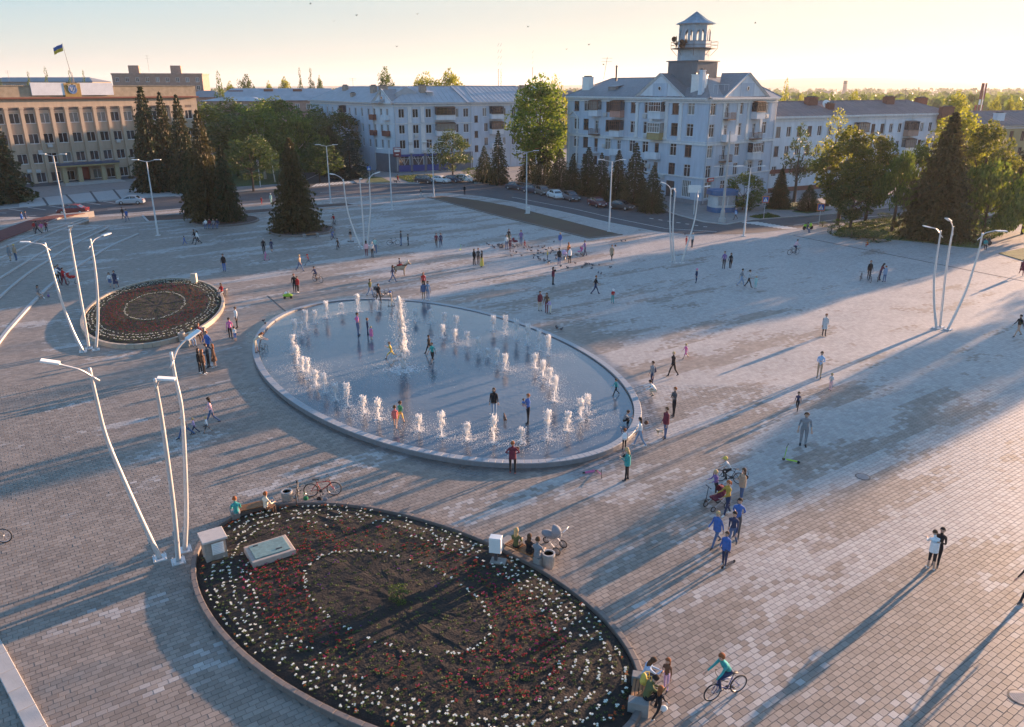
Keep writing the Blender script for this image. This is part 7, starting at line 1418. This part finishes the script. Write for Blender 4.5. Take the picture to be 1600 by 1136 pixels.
# bags, ball-like items
def bag(px,py,z,lab,col,kind='bag'):
    p=G(px,py); t=thing(kind,lab,'bag',(p.x,p.y,z)); mb=MB(); mb.ball((0,0,.12),(.12,.07,.12),8,6); build(mb,'pouch',cloth(col),t,True); mb=MB(); mb.tube([(-.1,0,.25),(-.06,0,.42),(.06,0,.42),(.1,0,.25)],.012,5); build(mb,'strap',cloth(col),t)
for a in ((478,782,0,'small green bag on the ground between the bin and the red bicycle','green'),(499,783,0,'black bag lying left of the grey one by the red bicycle','black'),(509,784,0,'grey bag lying right of the black one by the red bicycle','grey'),(76,464,0,'purple bag beside the seated woman on the terrace step','purple'),(361,521,.55,'teal carrier bag held by the woman in the pink top','teal'),(186,446,.5,'white carrier bag carried by the woman in the dark dress','white'),(867,436,.75,'black handbag carried by the woman in dark red','black'),(808,728,.85,'brown handbag of the woman in the plaid shirt','brown'),(1008,687,.9,'dark brown handbag of the woman in white top and jeans','brown'),(1163,770,.7,'black shoulder bag of the woman in beige','black'),(1036,1120,.2,'white plastic bag beside the girl in black','white'),(961,396,.8,'brown handbag swung by the walking woman near the pigeons','brown'),(975,742,.9,'black bag of the woman in the teal jacket','black')): bag(*a)
# animals
def quadruped(name,lab,cat,X_,Y_,rz,s,cols,pony=False,z=0):
    V=[];E=[];Rr=[]
    def add(p,r,par=None): V.append(p);Rr.append(r); i=len(V)-1; E.append((par,i)) if par is not None else None; return i
    b=add((0,0,.70),.20); f=add((.32,0,.72),.19,b); h=add((-.34,0,.72),.19,b); n1=add((.50,0,.86),.12,f); n2=add((.62,0,1.02),.095,n1); hd=add((.74,0,1.04),.085,n2); mz=add((.88,0,.94),.055,hd); add((.95,0,.90),.045,mz)
    for y in(.11,-.11):
        a=add((.34,y,.56),.085,f); k=add((.36,y,.32),.042,a); c=add((.34,y,.10),.03,k); add((.37,y,.02),.036,c)
        a=add((-.36,y,.56),.105,h); k=add((-.30,y,.42),.06,a); c=add((-.43,y,.26),.036,k); d=add((-.40,y,.09),.028,c); add((-.37,y,.02),.036,d)
    t0=add((-.52,0,.78),.05,h); t1=add((-.60,0,.62 if pony else .92),.045 if pony else .02,t0); add((-.60,0,.35 if pony else 1.02),.05 if pony else .012,t1)
    P=dict(V=[Vector(v) for v in V],E=E,R=Rr); o=_skin('q',P); bpy.context.view_layer.update(); me=bpy.data.meshes.new_from_object(o.evaluated_get(bpy.context.evaluated_depsgraph_get())); bpy.data.objects.remove(o); me.name='body'
    for p in me.polygons: p.use_smooth=True
    me.materials.clear(); me.materials.append(cloth(cols[0])); me.materials.append(cloth(cols[1]))
    for p in me.polygons:
        if noise.noise(p.center*3.1+Vector((s,0,0)))>.12: p.material_index=1
    t=thing(name,lab,cat,(X_,Y_,z),R(rz),None,s); ob('body',me,t)
    for y in(.05,-.05): mb=MB(); mb.add([(.70,y,1.08),(.74,y*1.9,1.08),(.70,y*1.7,1.22 if pony else 1.14)],[(0,1,2)]); mb.ball((.80,y*1.3,1.02),.014,5,4); build(mb,'ear',cloth(cols[0] if not pony else 'brown'),t)
    if pony:
        mb=MB(); [mb.ball((.40+.045*i,0,.86+.05*i),(.06,.035,.09),6,5) for i in range(8)]; build(mb,'mane',cloth('cream'),t,True); mb=MB(); mb.ball((-.02,0,.90),(.24,.18,.06),10,6); build(mb,'saddle_blanket',cloth('red'),t,True)
    return t
p=G(625,431); quadruped('pony','light brown pony with a pale mane carrying a child in the middle of the plaza','pony',p.x,p.y,15,1.25,('tan','brown'),True)
p=G(1031,681); quadruped('dog','small sandy dog beside the man in the dark jacket','dog',p.x,p.y,200,.42,('cream','tan')); p=G(789,661); quadruped('dog','tiny dark dog standing in the water near the girl in the black jacket','dog',p.x,p.y,100,.42,('brown','dkgrey'),z=.04); p=G(618,286); quadruped('dog','small dark dog beside the person in red across the road','dog',p.x,p.y,190,.6,('black','dkgrey'),z=0)
mb=MB(); mb.ball((0,0,.10),(.13,.065,.062),8,6); mb.ball((.12,0,.17),(.034,.03,.034),6,5); mb.tube([(.08,0,.12),(.115,0,.165)],[.045,.028],6); mb.add([(-.10,-.03,.10),(-.10,.03,.10),(-.24,.035,.085),(-.24,-.035,.085)],[(0,1,2,3)]); mb.add([(.15,-.006,.17),(.15,.006,.17),(.18,0,.162)],[(0,1,2)],1)
for y in(.02,-.02): mb.tube([(.01,y,.05),(.015,y,0)],.007,4,mi=1)
pgm=mb.mesh('pigeon',[mat('pigeon_grey',(.07,.075,.09),.7,.4,30),mat('pigeon_pink',(.30,.12,.10),.7)],True)
pg=[(720+x/6.154,340+y/6.154) for x,y in ((252,258),(272,268),(303,275),(318,290),(327,298),(355,268),(362,280),(372,268),(378,285),(385,272),(390,292),(395,265),(402,280),(408,290),(415,272),(368,262),(380,300),(398,298),(475,330),(505,332),(533,340),(486,372),(585,372),(610,298),(655,290),(680,295),(745,284),(788,298),(805,285),(678,325),(745,325),(740,352),(768,345),(795,355),(705,368),(820,318),(845,300),(868,300),(870,335),(862,350),(885,325),(912,370),(915,400),(750,405),(765,412),(800,410),(805,425),(848,430),(842,445),(960,475),(1028,488),(1103,447),(1165,485),(1190,465),(1200,455),(1212,452),(1238,455),(1268,465),(1258,497),(1330,462),(1437,485),(1322,538),(1348,548),(1545,233),(1583,228),(700,395),(640,315),(895,240),(520,290))]+[(869,512),(870.5,514),(877,516),(412,507),(415,511),(841,403),(1070,367)]
for i,(x,y) in enumerate(pg): p=G(x,y); o=ob('pigeon',pgm,None,(p.x,p.y,0 if i<len(pg)-4 else .22 if x<420 else 0),rb.uniform(0,6.28),scale=1.25); tag(o,'grey pigeon pecking on the paving among the pigeon flock' if i<len(pg)-7 else 'lone grey pigeon near the fountain','pigeon','pigeons on the paving')
# flying birds
mb=MB(); mb.ball((0,0,0),(.16,.05,.05),6,5); mb.add([(.06,0,.02),(-.06,0,.02),(-.08,.3,.14),(.0,.32,.15)],[(0,1,2,3)]); mb.add([(.06,0,.02),(-.06,0,.02),(-.08,-.3,.14),(.0,-.32,.15)],[(3,2,1,0)]); bm_=mb.mesh('bird',plasticb)
for px,py in ((920,70),(885,77),(825,42),(522,33),(1180,36),(943,101),(620,73),(652,22),(485,2+4),(557,24)): r=ray(px,py)*(90/ray(px,py).y); o=ob('bird',bm_,None,(r.x,r.y,CAMH+r.z),rb.uniform(0,6),scale=.7); tag(o,'dark bird flying in the sky, seen as a speck','bird','birds in the sky')
# ------------------------------------------------------------------ the people
q=person
q(36,350,'walk',20,'blue','denim','short d','person in a blue coat walking beside the road left of the raised planter',over='jacket',overc='blue'); q(42,349,'walk2',20,'navy','navy','short d','person in navy walking just right of the person in the blue coat')
q(60,366,'walk',200,'dkgrey','black','short d','person in dark clothes standing in front of the raised planter',z=.6); q(54,357,'sit',300,'red','dkgrey','long b','person in dark red sitting on the raised planter wall',at=G(54,357,1.1),hipat=1,sex='f'); q(64,359,'sit',300,'pink','tan','long b','woman in pale pink sitting on the raised planter',at=G(65,358,1.1),hipat=1,sex='f'); q(72,356,'sit',300,'maroon','black','short d','person in maroon sitting at the right end of the raised planter group',at=G(72,356,1.1),hipat=1)
q(17,408,'stand',250,'grey','tan','short w','elderly person in a grey coat standing on the terraces',over='coat',overc='grey',z=.5); q(26,407,'stand',260,'tan','denim','cap Y','person in a tan coat with a pale hat standing on the terraces',over='jacket',overc='tan',z=.5)
q(91,443,'push',-20,'white','black','short b','woman in a white top beside the man in red at the pram',sex='f'); q(101,446,'push',-10,'red','maroon','short d','man in a red jacket pushing the red pram'); q(95,441,'stand',-40,'navy','black','short d','person in navy half hidden behind the man in red')
q(63,463,'sitleg',-35,'grey','skin','long d','woman with bare legs sitting on the lowest terrace step',at=G(60,461,.2),hipat=1,sex='f',opt='sh',sh='white'); 
q(173,447,'walk',280,'white','denim','long b','child in a white top and short skirt walking beside the woman in the dark dress',1.35,over='skirt',overc='denim',opt='h'); q(182,450,'walk2',275,'navy','navy','short d','woman in a dark dress walking left of the smaller flower bed',over='dress',overc='navy',sex='f',opt='h')
q(193,342,'walk',250,'black','dkgrey','short d','man in black walking on the kerb near the silver car'); q(199.5,346,'walk2',270,'blue','denim','short d','man in blue denim walking near the silver car')
for i,(x,c,l) in enumerate(((322,'white','white'),(328,'maroon','maroon'),(334,'grey','grey'),(340,'navy','navy'))): q(x,353,'sit',275,c,'denim','short d' if i%2 else 'long b','person in %s sitting on the bench under the twin spruces'%l,at=G(x,352,.50),hipat=1)
q(289,382,'walk',180,'blue','blue','short d','small child in blue standing alone left of the couple in the far plaza',1.05); q(305.5,380,'walk',210,'black','black','short d','person in black walking with the woman in white, far left plaza'); q(310,382,'walk',210,'white','dkgrey','tail d','woman in a white top walking with the person in black, far left plaza',sex='f')
q(351,424,'stand',280,'black','blue','short d','man in black jacket and blue jeans standing alone above the smaller flower bed',1.78,over='jacket',overc='black')
q(350,458,'sit',250,'red','grey','long b','woman in a red top sitting by the litter bin at the smaller flower bed',at=G(347,458,.48),hipat=1,sex='f')
q(303,520,'sit',310,'cream','ltdenim','long y','blond woman in a cream top sitting on the bench of the smaller flower bed',at=G(300,531,.5),hipat=1,sex='f'); q(314,515,'sit',310,'maroon','brown','long g','woman in a rust top sitting right of the blond woman in cream',at=G(311,524,.5),hipat=1,sex='f')
q(361,530,'walk',110,'pink','black','bun d','woman in a pink top walking with a teal bag',sex='f'); q(368,533,'stand',90,'white','blue','short d','small child in a white shirt and blue shorts beside the woman in pink',1.12,opt='sh'); q(371,513,'stand',220,'white','black','short b','man in a white top and dark vest standing behind the woman in pink')
q(400,551,'bend',0,'cream','cream','long g','woman in a pale yellow dress leaning over the left fountain rim',over='dress',overc='cream',sex='f',opt='sh',z=.25)
q(327,553,'walk',250,'blue','navy','short g','man in a blue jacket walking away behind the dark group',1.74,over='jacket',overc='blue'); q(336,574,'stand',200,'brown','brown','long g','girl in a dark brown dress standing at the right of the dark group',1.62,over='dress',overc='brown',sex='f',opt='h',sh='white')
q(314,583,'stand',0,'black','black','long b','young woman in black at the left of the group above the lamp posts',over='jacket',overc='black',sex='f',sh='white'); q(320,585,'stand',20,'brown','black','long g','young woman in a brown jacket in the front of the dark group',over='jacket',overc='brown',sex='f',sh='white'); q(327,575,'phone',190,'dkgrey','black','short b','young man in black with white details behind the dark group')
q(291,684,'walk',200,'white','denim','short d','man in a white T-shirt walking behind the right lamp post',1.80,opt='s'); q(305,678,'walk',200,'lilac','navy','short y','toddler in lilac holding the hand of the man in the white T-shirt',.98); q(325,676,'walk',190,'white','dkgrey','short y','toddler in white and dark shorts in front of the walking woman',.98,opt='h'); q(332,664,'walk',200,'ltpink','denim','long d','woman in a pale pink top walking behind the toddler in white',sex='f')
q(409,319,'walk',260,'red','red','short d','child in red walking behind the single spruce',1.2); q(424,319,'stand',260,'ltteal','ltteal','cap W','person in pale teal with a white hat left of the single spruce'); q(436,299,'stand',260,'blue','navy','short d','person in blue on the pavement left of the single spruce')if False else None
q(522,352,'cycle',262,'red','grey','short d','cyclist in red in the far plaza right of the single spruce',at=G(523,353,.0)+Vector((0,0,.12))); q(521,374,'cycle',262,'grey','blue','short b','cyclist in grey and blue in the far plaza',at=G(521,374)+Vector((0,.0,.12))); q(529,388,'cycle',265,'brown','brown','short d','child in brown riding towards the camera in the far plaza',1.35,at=G(529,389)+Vector((0,0,.08)))
q(548,376,'stand',265,'black','skin','short b','boy in black riding a hoverboard in the far plaza',1.35,opt='h'); t=thing('hoverboard','dark hoverboard under the boy in black in the far plaza','hoverboard',tuple(G(548,378))); mb=MB(); mb.box((0,0,.09),(.6,.18,.05),bev=.015); build(mb,'deck',plasticb,t); [build(MB().lathe([(.085,-.03),(.085,.03)],12,M=Matrix.Translation((s*.33,0,.085))@Matrix.Rotation(PI/2,4,'Y')),'wheel',rubber,t) for s in(1,-1)]
q(413,397,'stand',100,'black','black','short w','man in black standing above the toddler on the pink scooter',1.76); q(425,394,'walk',100,'navy','navy','short d','boy in navy with bare shins right of the man in black',1.5,opt='h',sh='black'); q(415,407,'scoot',0,'pink','pink','cap P','toddler in pink riding the pink kick scooter',.95)
q(469,424,'walk',340,'tan','denim','short y','man in a beige T-shirt and jeans walking right in the left far plaza',1.78,opt='s'); q(483,414,'run',190,'coral','grey','cap R','child in coral running left in the far plaza',1.3); q(489,439,'cycle',142,'navy','navy','short d','boy in navy riding the brown bicycle',1.5,at=G(495,440)+Vector((0,0,.10)),opt='h')
q(461,457,'stand',280,'black','black','short g','person in black behind the one in the red jacket above the toy car',1.72); q(466,457,'stand',250,'red','black','short b','person in a bright red jacket standing above the toy car',1.5,over='jacket',overc='red',sh='white')
q(573,400,'stand',100,'ltpink','maroon','long d','woman in a dusty pink top standing with two others in the far plaza',sex='f',over='jacket',overc='ltpink'); q(582,402,'stand',80,'ltgrey','black','short w','man in a pale grey shirt, middle of the three standing in the far plaza',1.72); q(587,396,'stand',100,'ltteal','denim','short w','man in a pale teal shirt, right one of three standing in the far plaza',1.8)
q(627,384,'stand',200,'dkgrey','denim','short d','man in dark clothes beside the parked brown bicycle',1.76); q(638,384,'stand',200,'black','black','short d','child in black beside the man in dark clothes',1.35); q(682,386,'walk',270,'maroon','brown','short d','person in dark maroon walking with the one in navy in the far plaza'); q(689,386,'walk2',270,'navy','navy','short d','person in navy walking with the one in maroon in the far plaza')
q(741,414,'stand',320,'black','black','long d','woman in black, left one of the trio left of the pigeons',sex='f',over='jacket',overc='black'); q(747.5,413,'stand',250,'dkgrey','black','short g','man in dark, middle one of the trio left of the pigeons'); q(753,417,'stand',200,'black','yellow','long d','woman in a long yellow skirt, right one of the trio left of the pigeons',sex='f',over='longskirt',overc='yellow')
q(614,441,'walk',20,'navy','denim','long d','woman in navy leading the pony',sex='f'); q(624,420,'sit',15,'navy','maroon','short d','child in navy riding on the pony',1.15,at=G(625,431)+Vector((-.02,0,1.19)),hipat=1)
q(579,464,'walk',320,'olive','ltdenim','short d','woman in an olive top and pale jeans behind the fountain',sex='f'); q(592,472,'walk',300,'black','black','short b','man in black walking at the far fountain rim'); q(612,477,'scoot',200,'tan','beige','cap B','child in beige with a blue cap on a scooter behind the plume',1.25)
q(662,470,'stand',280,'denim','skin','long b','girl in a denim jacket with bare legs at the far fountain rim, left one',sex='f',opt='h',over='jacket',overc='denim',sh='white'); q(669,469,'stand',270,'ltdenim','ltdenim','long b','girl in pale denim at the far fountain rim, right one',sex='f',sh='white'); q(662,453,'walk',280,'red','black','long g','woman in red behind the two girls in denim',sex='f')
q(560,525,'hips',30,'pink','denim','short b','man in a pink shirt with hands on hips standing in the pool',1.80,z=.03,opt='s'); q(575,524,'stand',20,'navy','navy','short g','boy in navy standing in the pool behind the girl in pink',1.35,z=.03); q(580.5,531,'stand',80,'pink','maroon','short y','small girl in pink standing in the pool',1.05,z=.03,over='dress',overc='pink',opt='h')
q(612,560,'run',190,'yellow','yellow','short b','boy in a yellow shirt running left of the tall plume',1.35,z=.03,opt='sh'); q(671,553,'walk',150,'black','black','short d','boy in black standing right of the tall plume',1.42,z=.03); q(676,567,'walk',250,'teal','black','short b','boy in a teal shirt and black shorts right of the tall plume',1.5,z=.03,opt='sh')
q(618,669,'walk',95,'coral','skin','short b','girl in a coral red shirt walking in the front of the pool',1.38,z=.03,opt='sh',over='jacket',overc='coral'); q(626,662,'walk2',60,'green','yellow','short b','boy in a green shirt behind the girl in coral red',1.38,z=.03,opt='sh')
q(622,286,'walk',180,'red','black','short d','person in a red jacket with a dog across the road',1.7,over='jacket',overc='red'); q(658,308,'walk',200,'dkgrey','ltgrey','short y','jogger in dark top and pale trousers at the road edge',1.6); q(726,305,'stand',260,'black','black','short d','person in black standing on the plaza edge by the road')
q(791.5,390,'stand',300,'white','denim','long d','woman in a white top at the left pigeon group',sex='f'); q(797,390,'stand',280,'maroon','maroon','short d','child in dark maroon at the left pigeon group',1.35); q(795,380,'stand',280,'black','olive','short d','person in black behind the left pigeon group'); q(814,384,'stand',270,'purple','denim','short b','man in a violet T-shirt right of the dark red pram',1.85,opt='s'); q(820,387,'walk',200,'red','red','short b','toddler in red right of the man in the violet T-shirt',.95)
q(875,386,'stand',270,'blue','ltdenim','long y','woman in a blue jacket above the pigeons',sex='f',over='jacket',overc='blue'); q(855.5,406,'stand',200,'yellow','navy','short y','small child in yellow among the pigeons',1.05); q(873.5,414,'stand',100,'black','denim','short d','man in a black jacket seen from behind by the pigeons',1.78,over='jacket',overc='black'); q(890,411,'stand',120,'white','black','short b','woman in a white coat right of the lilac pram',sex='f',over='jacket',overc='white'); q(888,403,'stand',140,'orange','red','long g','woman with long ginger hair in orange behind the one in the white coat',sex='f'); q(914,400,'push',190,'purple','navy','short b','woman in violet navy pushing the pink stroller',1.74,sex='f'); q(955.6,406,'walk',250,'tan','black','short g','woman in a tan coat walking alone right of the pigeons',sex='f',over='coat',overc='tan'); q(883,399,'sit',60,'pink','pink','short d','child in pink by the lilac pram',.9,at=G(882,405)+Vector((0,0,.55)),hipat=1)
q(864,445,'stand',0,'maroon','black','long d','woman with long dark hair in a dark red jacket below the pigeons',sex='f',over='jacket',overc='maroon'); q(930,460,'walk',10,'black','navy','short g','man in a black T-shirt striding right below the pigeons',1.80,opt='s'); q(957,474,'lean',270,'red','teal','cap W','child in a red jacket with a pale cap below the walking man',1.35)
q(843.5,486,'stand',300,'maroon','beige','short d','woman in a wine red jacket and beige trousers, left of three behind the fountain',sex='f',over='jacket',overc='maroon'); q(854,489,'stand',250,'brown','maroon','long d','woman in brown in the middle of three behind the fountain',sex='f'); q(860,490,'lean',220,'lilac','cream','short y','child in lilac, right of three behind the fountain',1.3)
q(1081,387,'stand',220,'ltgrey','dkgrey','short w','man in a pale grey shirt beside the right middle lamp cluster',1.76); q(1072,383,'stand',240,'red','red','cap R','toddler in red left of the man in pale grey',1.05); q(1087.5,442,'stand',200,'navy','navy','cap P','child in navy with a pink cap alone in the right plaza',1.4); q(1130.5,420,'stand',250,'purple','black','short b','man in violet navy with the woman in black at the right plaza',1.8,opt='s'); q(1140.5,421,'stand',230,'black','black','long d','woman in black beside the man in violet navy',sex='f',sh='white')
q(1157.5,447,'walk',0,'grey','ltdenim','short d','man in a grey shirt and pale jeans, left of three walking at the right',1.72,opt='s'); q(1169,449,'walk2',340,'ltgrey','black','bun d','woman in pale grey with black trousers, middle of three at the right',sex='f'); q(1180,451,'stand',250,'ltteal','ltteal','short y','child in pale teal, right of three at the right',1.2)
q(1149,343,'walk',200,'blue','dkgrey','short w','person in a blue coat walking beside the kiosk',over='jacket',overc='ltblue'); q(1257,360,'sit',30,'dkgrey','denim','short d','person sitting on the green motor scooter',at=G(1261,359,.86),hipat=1); q(1239,394,'cycle',20,'ltpink','navy','short d','person in a pink shirt riding a bicycle at the far right plaza',at=G(1240,397)+Vector((0,0,.12))); q(1357,383,'sitlow',200,'orange','red','short g','child in orange riding a toy on the far right plaza',1.15,at=G(1356,383,.25),hipat=1)
q(1357,436,'stand',270,'black','black','short g','man in a black jacket standing over a bicycle at the right',1.82,over='jacket',overc='black'); q(1374,438,'lean',0,'maroon','navy','long d','woman in dark maroon leaning over a bicycle at the right',sex='f'); q(1381,441,'stand',100,'ltdenim','denim','short g','woman in a denim jacket with her back to us at the right',1.6,sex='f',over='jacket',overc='ltdenim')
q(1540,382,'sit',250,'teal','black','short d','person in teal sitting on the motor scooter by the right lawn',at=G(1539,384,.86),hipat=1); q(1595,430,'walk',250,'maroon','maroon','short d','woman in a long dark red coat walking at the right edge',over='coat',overc='maroon',sex='f'); q(1287,525,'stand',270,'ltgrey','black','short g','woman in a long pale coat standing alone in the sunlit plaza',1.72,over='coat',overc='ltgrey',sex='f'); q(1589,526,'walk',190,'black','skin','short d','person in a black top and shorts with a backpack near the right edge',1.76,opt='h')
q(1279,591,'carry',250,'ltblue','tan','short b','man in a pale shirt and tan trousers holding a dark object in the sunlit plaza',1.80); q(1297,610,'phone',230,'ltgrey','ltpink','short y','small girl in pale clothes right of the man in the pale shirt',1.15); q(1245,641,'walk',240,'navy','black','short b','boy in navy walking left of the girl in pale clothes',1.2); q(1254,696,'stand',255,'grey','grey','short b','big man in a grey T-shirt and grey trousers walking towards the camera',1.84,opt='sF',sh='black')
q(1453,889,'lean',80,'white','black','short b','woman in a white jacket with her back to us at the lower right',1.62,sex='f',over='jacket',overc='white',opt='h',sh='white'); q(1461,884,'carry',230,'black','black','short d','man in black half hidden behind the woman in the white jacket',1.7); q(1600,938,'walk',200,'black','black','short d','person in black cut off by the right edge',1.75)
q(1071,560,'walk',200,'pink','pink','short y','small girl in pink running beside the man in black',1.12,opt='h'); q(1051,588,'walk2',200,'black','black','short y','person in black with fair hair walking right of the fountain',1.72); q(1018,606,'stand',200,'grey','navy','short d','man in grey with a backpack above the squatting man',1.74); q(1024,618,'squat',190,'white','beige','short d','man in white squatting at the right end of the fountain',1.74)
q(1052,651,'crossed',200,'dkgrey','black','short g','man in dark grey with folded arms right of the fountain',1.78); q(1039,685,'stand',200,'maroon','denim','short b','man in a dark maroon jacket and jeans with the small dog',1.78,over='jacket',overc='maroon'); q(999,697,'walk2',170,'white','ltdenim','long d','woman in a white top and pale jeans by the fountain rim',1.66,sex='f',sh='white'); q(977,657,'sitlow',0,'grey','black','short b','boy in grey sitting on the right inner fountain rim',1.35,at=G(974,659,.18),hipat=1); q(962,618,'walk',200,'teal','black','short d','small boy in teal walking in the water at the right end',1.12,z=.03)
q(975,703,'wave',90,'navy','black','short g','child with a white backpack pointing across the pool',1.2); q(979,751,'phone',160,'teal','black','long y','blond woman in a teal jacket and black tights in front of the fountain',1.72,sex='f',over='jacket',overc='teal'); q(801,740,'hips',90,'maroon','black','short g','woman in a red plaid shirt at the front fountain rim',1.70,sex='f',sh='coral',over='jacket',overc='maroon'); q(772,650,'stand',270,'black','ltdenim','long b','young woman in a black jacket and pale jeans standing in the pool',1.70,sex='f',z=.03,over='jacket',overc='black',sh='white'); q(825,663,'carry',200,'blue','black','short g','man in a blue T-shirt carrying a child in the pool',1.80,z=.03,opt='s'); q(820,640,'sit',20,'blue','ltpink','short b','small child in blue carried by the man in the pool',.85,at=G(823,663)+Vector((-.22,-.12,1.15)),hipat=1)
q(368,790,'sit',110,'teal','grey','short g','woman in a teal jacket sitting on the left bench behind the flower bed',1.68,at=G(370,806,.45),hipat=1,sex='f'); q(414,783,'sit',60,'cream','brown','short g','woman in a cream top sitting at the right end of the left bench',1.62,at=G(416,797,.45),hipat=1,sex='f')
q(806,842,'sit',70,'olive','black','long y','blond woman in an olive jacket on the left of the bench by the pram',1.68,at=G(806,857,.45),hipat=1,sex='f'); q(825,850,'sit',60,'black','black','long b','woman with long dark hair in black in the middle of the bench by the pram',1.66,at=G(826,866,.45),hipat=1,sex='f'); q(838,855,'sit',60,'grey','grey','short b','man in grey and navy on the right of the bench by the pram',1.74,at=G(839,873,.45),hipat=1)
q(1117,777,'scoot',200,'purple','black','short y','boy in violet blue riding a dark scooter at the left of the family group',1.4); q(1139,752,'cycle',160,'ltgrey','black','cap Y','child in pale grey on the black bicycle behind the woman in mustard',1.38,at=G(1139,754)+Vector((0,0,.08))); q(1135,805,'push',200,'mustard','navy','tail g','woman in a mustard top pushing the stroller',1.72,sex='f',sh='white'); q(1157,785,'carry',190,'tan','denim','long b','woman in a beige jacket with a shoulder bag in the family group',1.70,sex='f',over='jacket',overc='tan'); q(1150,839,'back',245,'blue','dkgrey','short d','man in a blue T-shirt with hands behind his back',1.80,opt='s')
q(1118,853,'walk',215,'blue','denim','short y','fair haired woman in a cobalt blue jacket seen from behind',1.66,sex='f',over='jacket',overc='blue'); q(1143,855,'walk2',235,'navy','denim','tail d','woman in navy with dark ponytail between the two in blue',1.70,sex='f'); q(1131,884,'stand',225,'blue','navy','short b','boy in a bright blue jacket holding the front kick scooter',1.52,over='jacket',overc='blue',sh='ltgrey')
q(1010,1045,'sitlow',0,'ltblue','navy','long b','woman in a pale denim jacket sitting on the right kerb of the flower bed',1.68,at=G(1004,1062,.33),hipat=1,sex='f'); q(1013,1080,'sitlow',10,'olive','black','short d','man with a yellow backpack sitting on the flower bed kerb',1.74,at=G(1007,1094,.40),hipat=1); q(1040,1079,'stand',230,'brown','lilac','long g','little girl with bunches in a brown vest standing by the sitting couple',1.22); q(1028,1121,'walk',30,'black','black','long g','little girl in black walking beside the bench at the bottom',1.18,sh='ltgrey'); q(1133,1083,'cycle',202,'teal','navy','short g','man in a striped teal top riding the blue and black bicycle',1.76,at=G(1135,1087)+Vector((0,0,.12)),sh='grey')
make_people()
def backpack(px,py,z,rz,col,lab):
    p=G(px,py); t=thing('backpack',lab,'backpack',(p.x,p.y,z),R(rz)); mb=MB(); mb.ball((0,0,.2),(.10,.15,.23),10,7); mb.ball((-.08,0,.12),(.05,.11,.10),8,5); build(mb,'pack',cloth(col),t,True); mb=MB(); [mb.tube([(.06,s*.1,.38),(.2,s*.1,.36),(.2,s*.1,.1),(.06,s*.1,.05)],.015,5) for s in(1,-1)]; build(mb,'strap',cloth(col),t)
backpack(1004,1094,.62,10,'yellow','yellow backpack on the back of the man sitting on the flower bed kerb'); backpack(975,704,.62,90,'white','white and black backpack on the child pointing across the pool'); backpack(1021,605,1.0,200,'navy','dark backpack on the man in grey by the squatting man'); backpack(1591,526,.98,190,'olive','olive backpack on the person in shorts near the right edge')
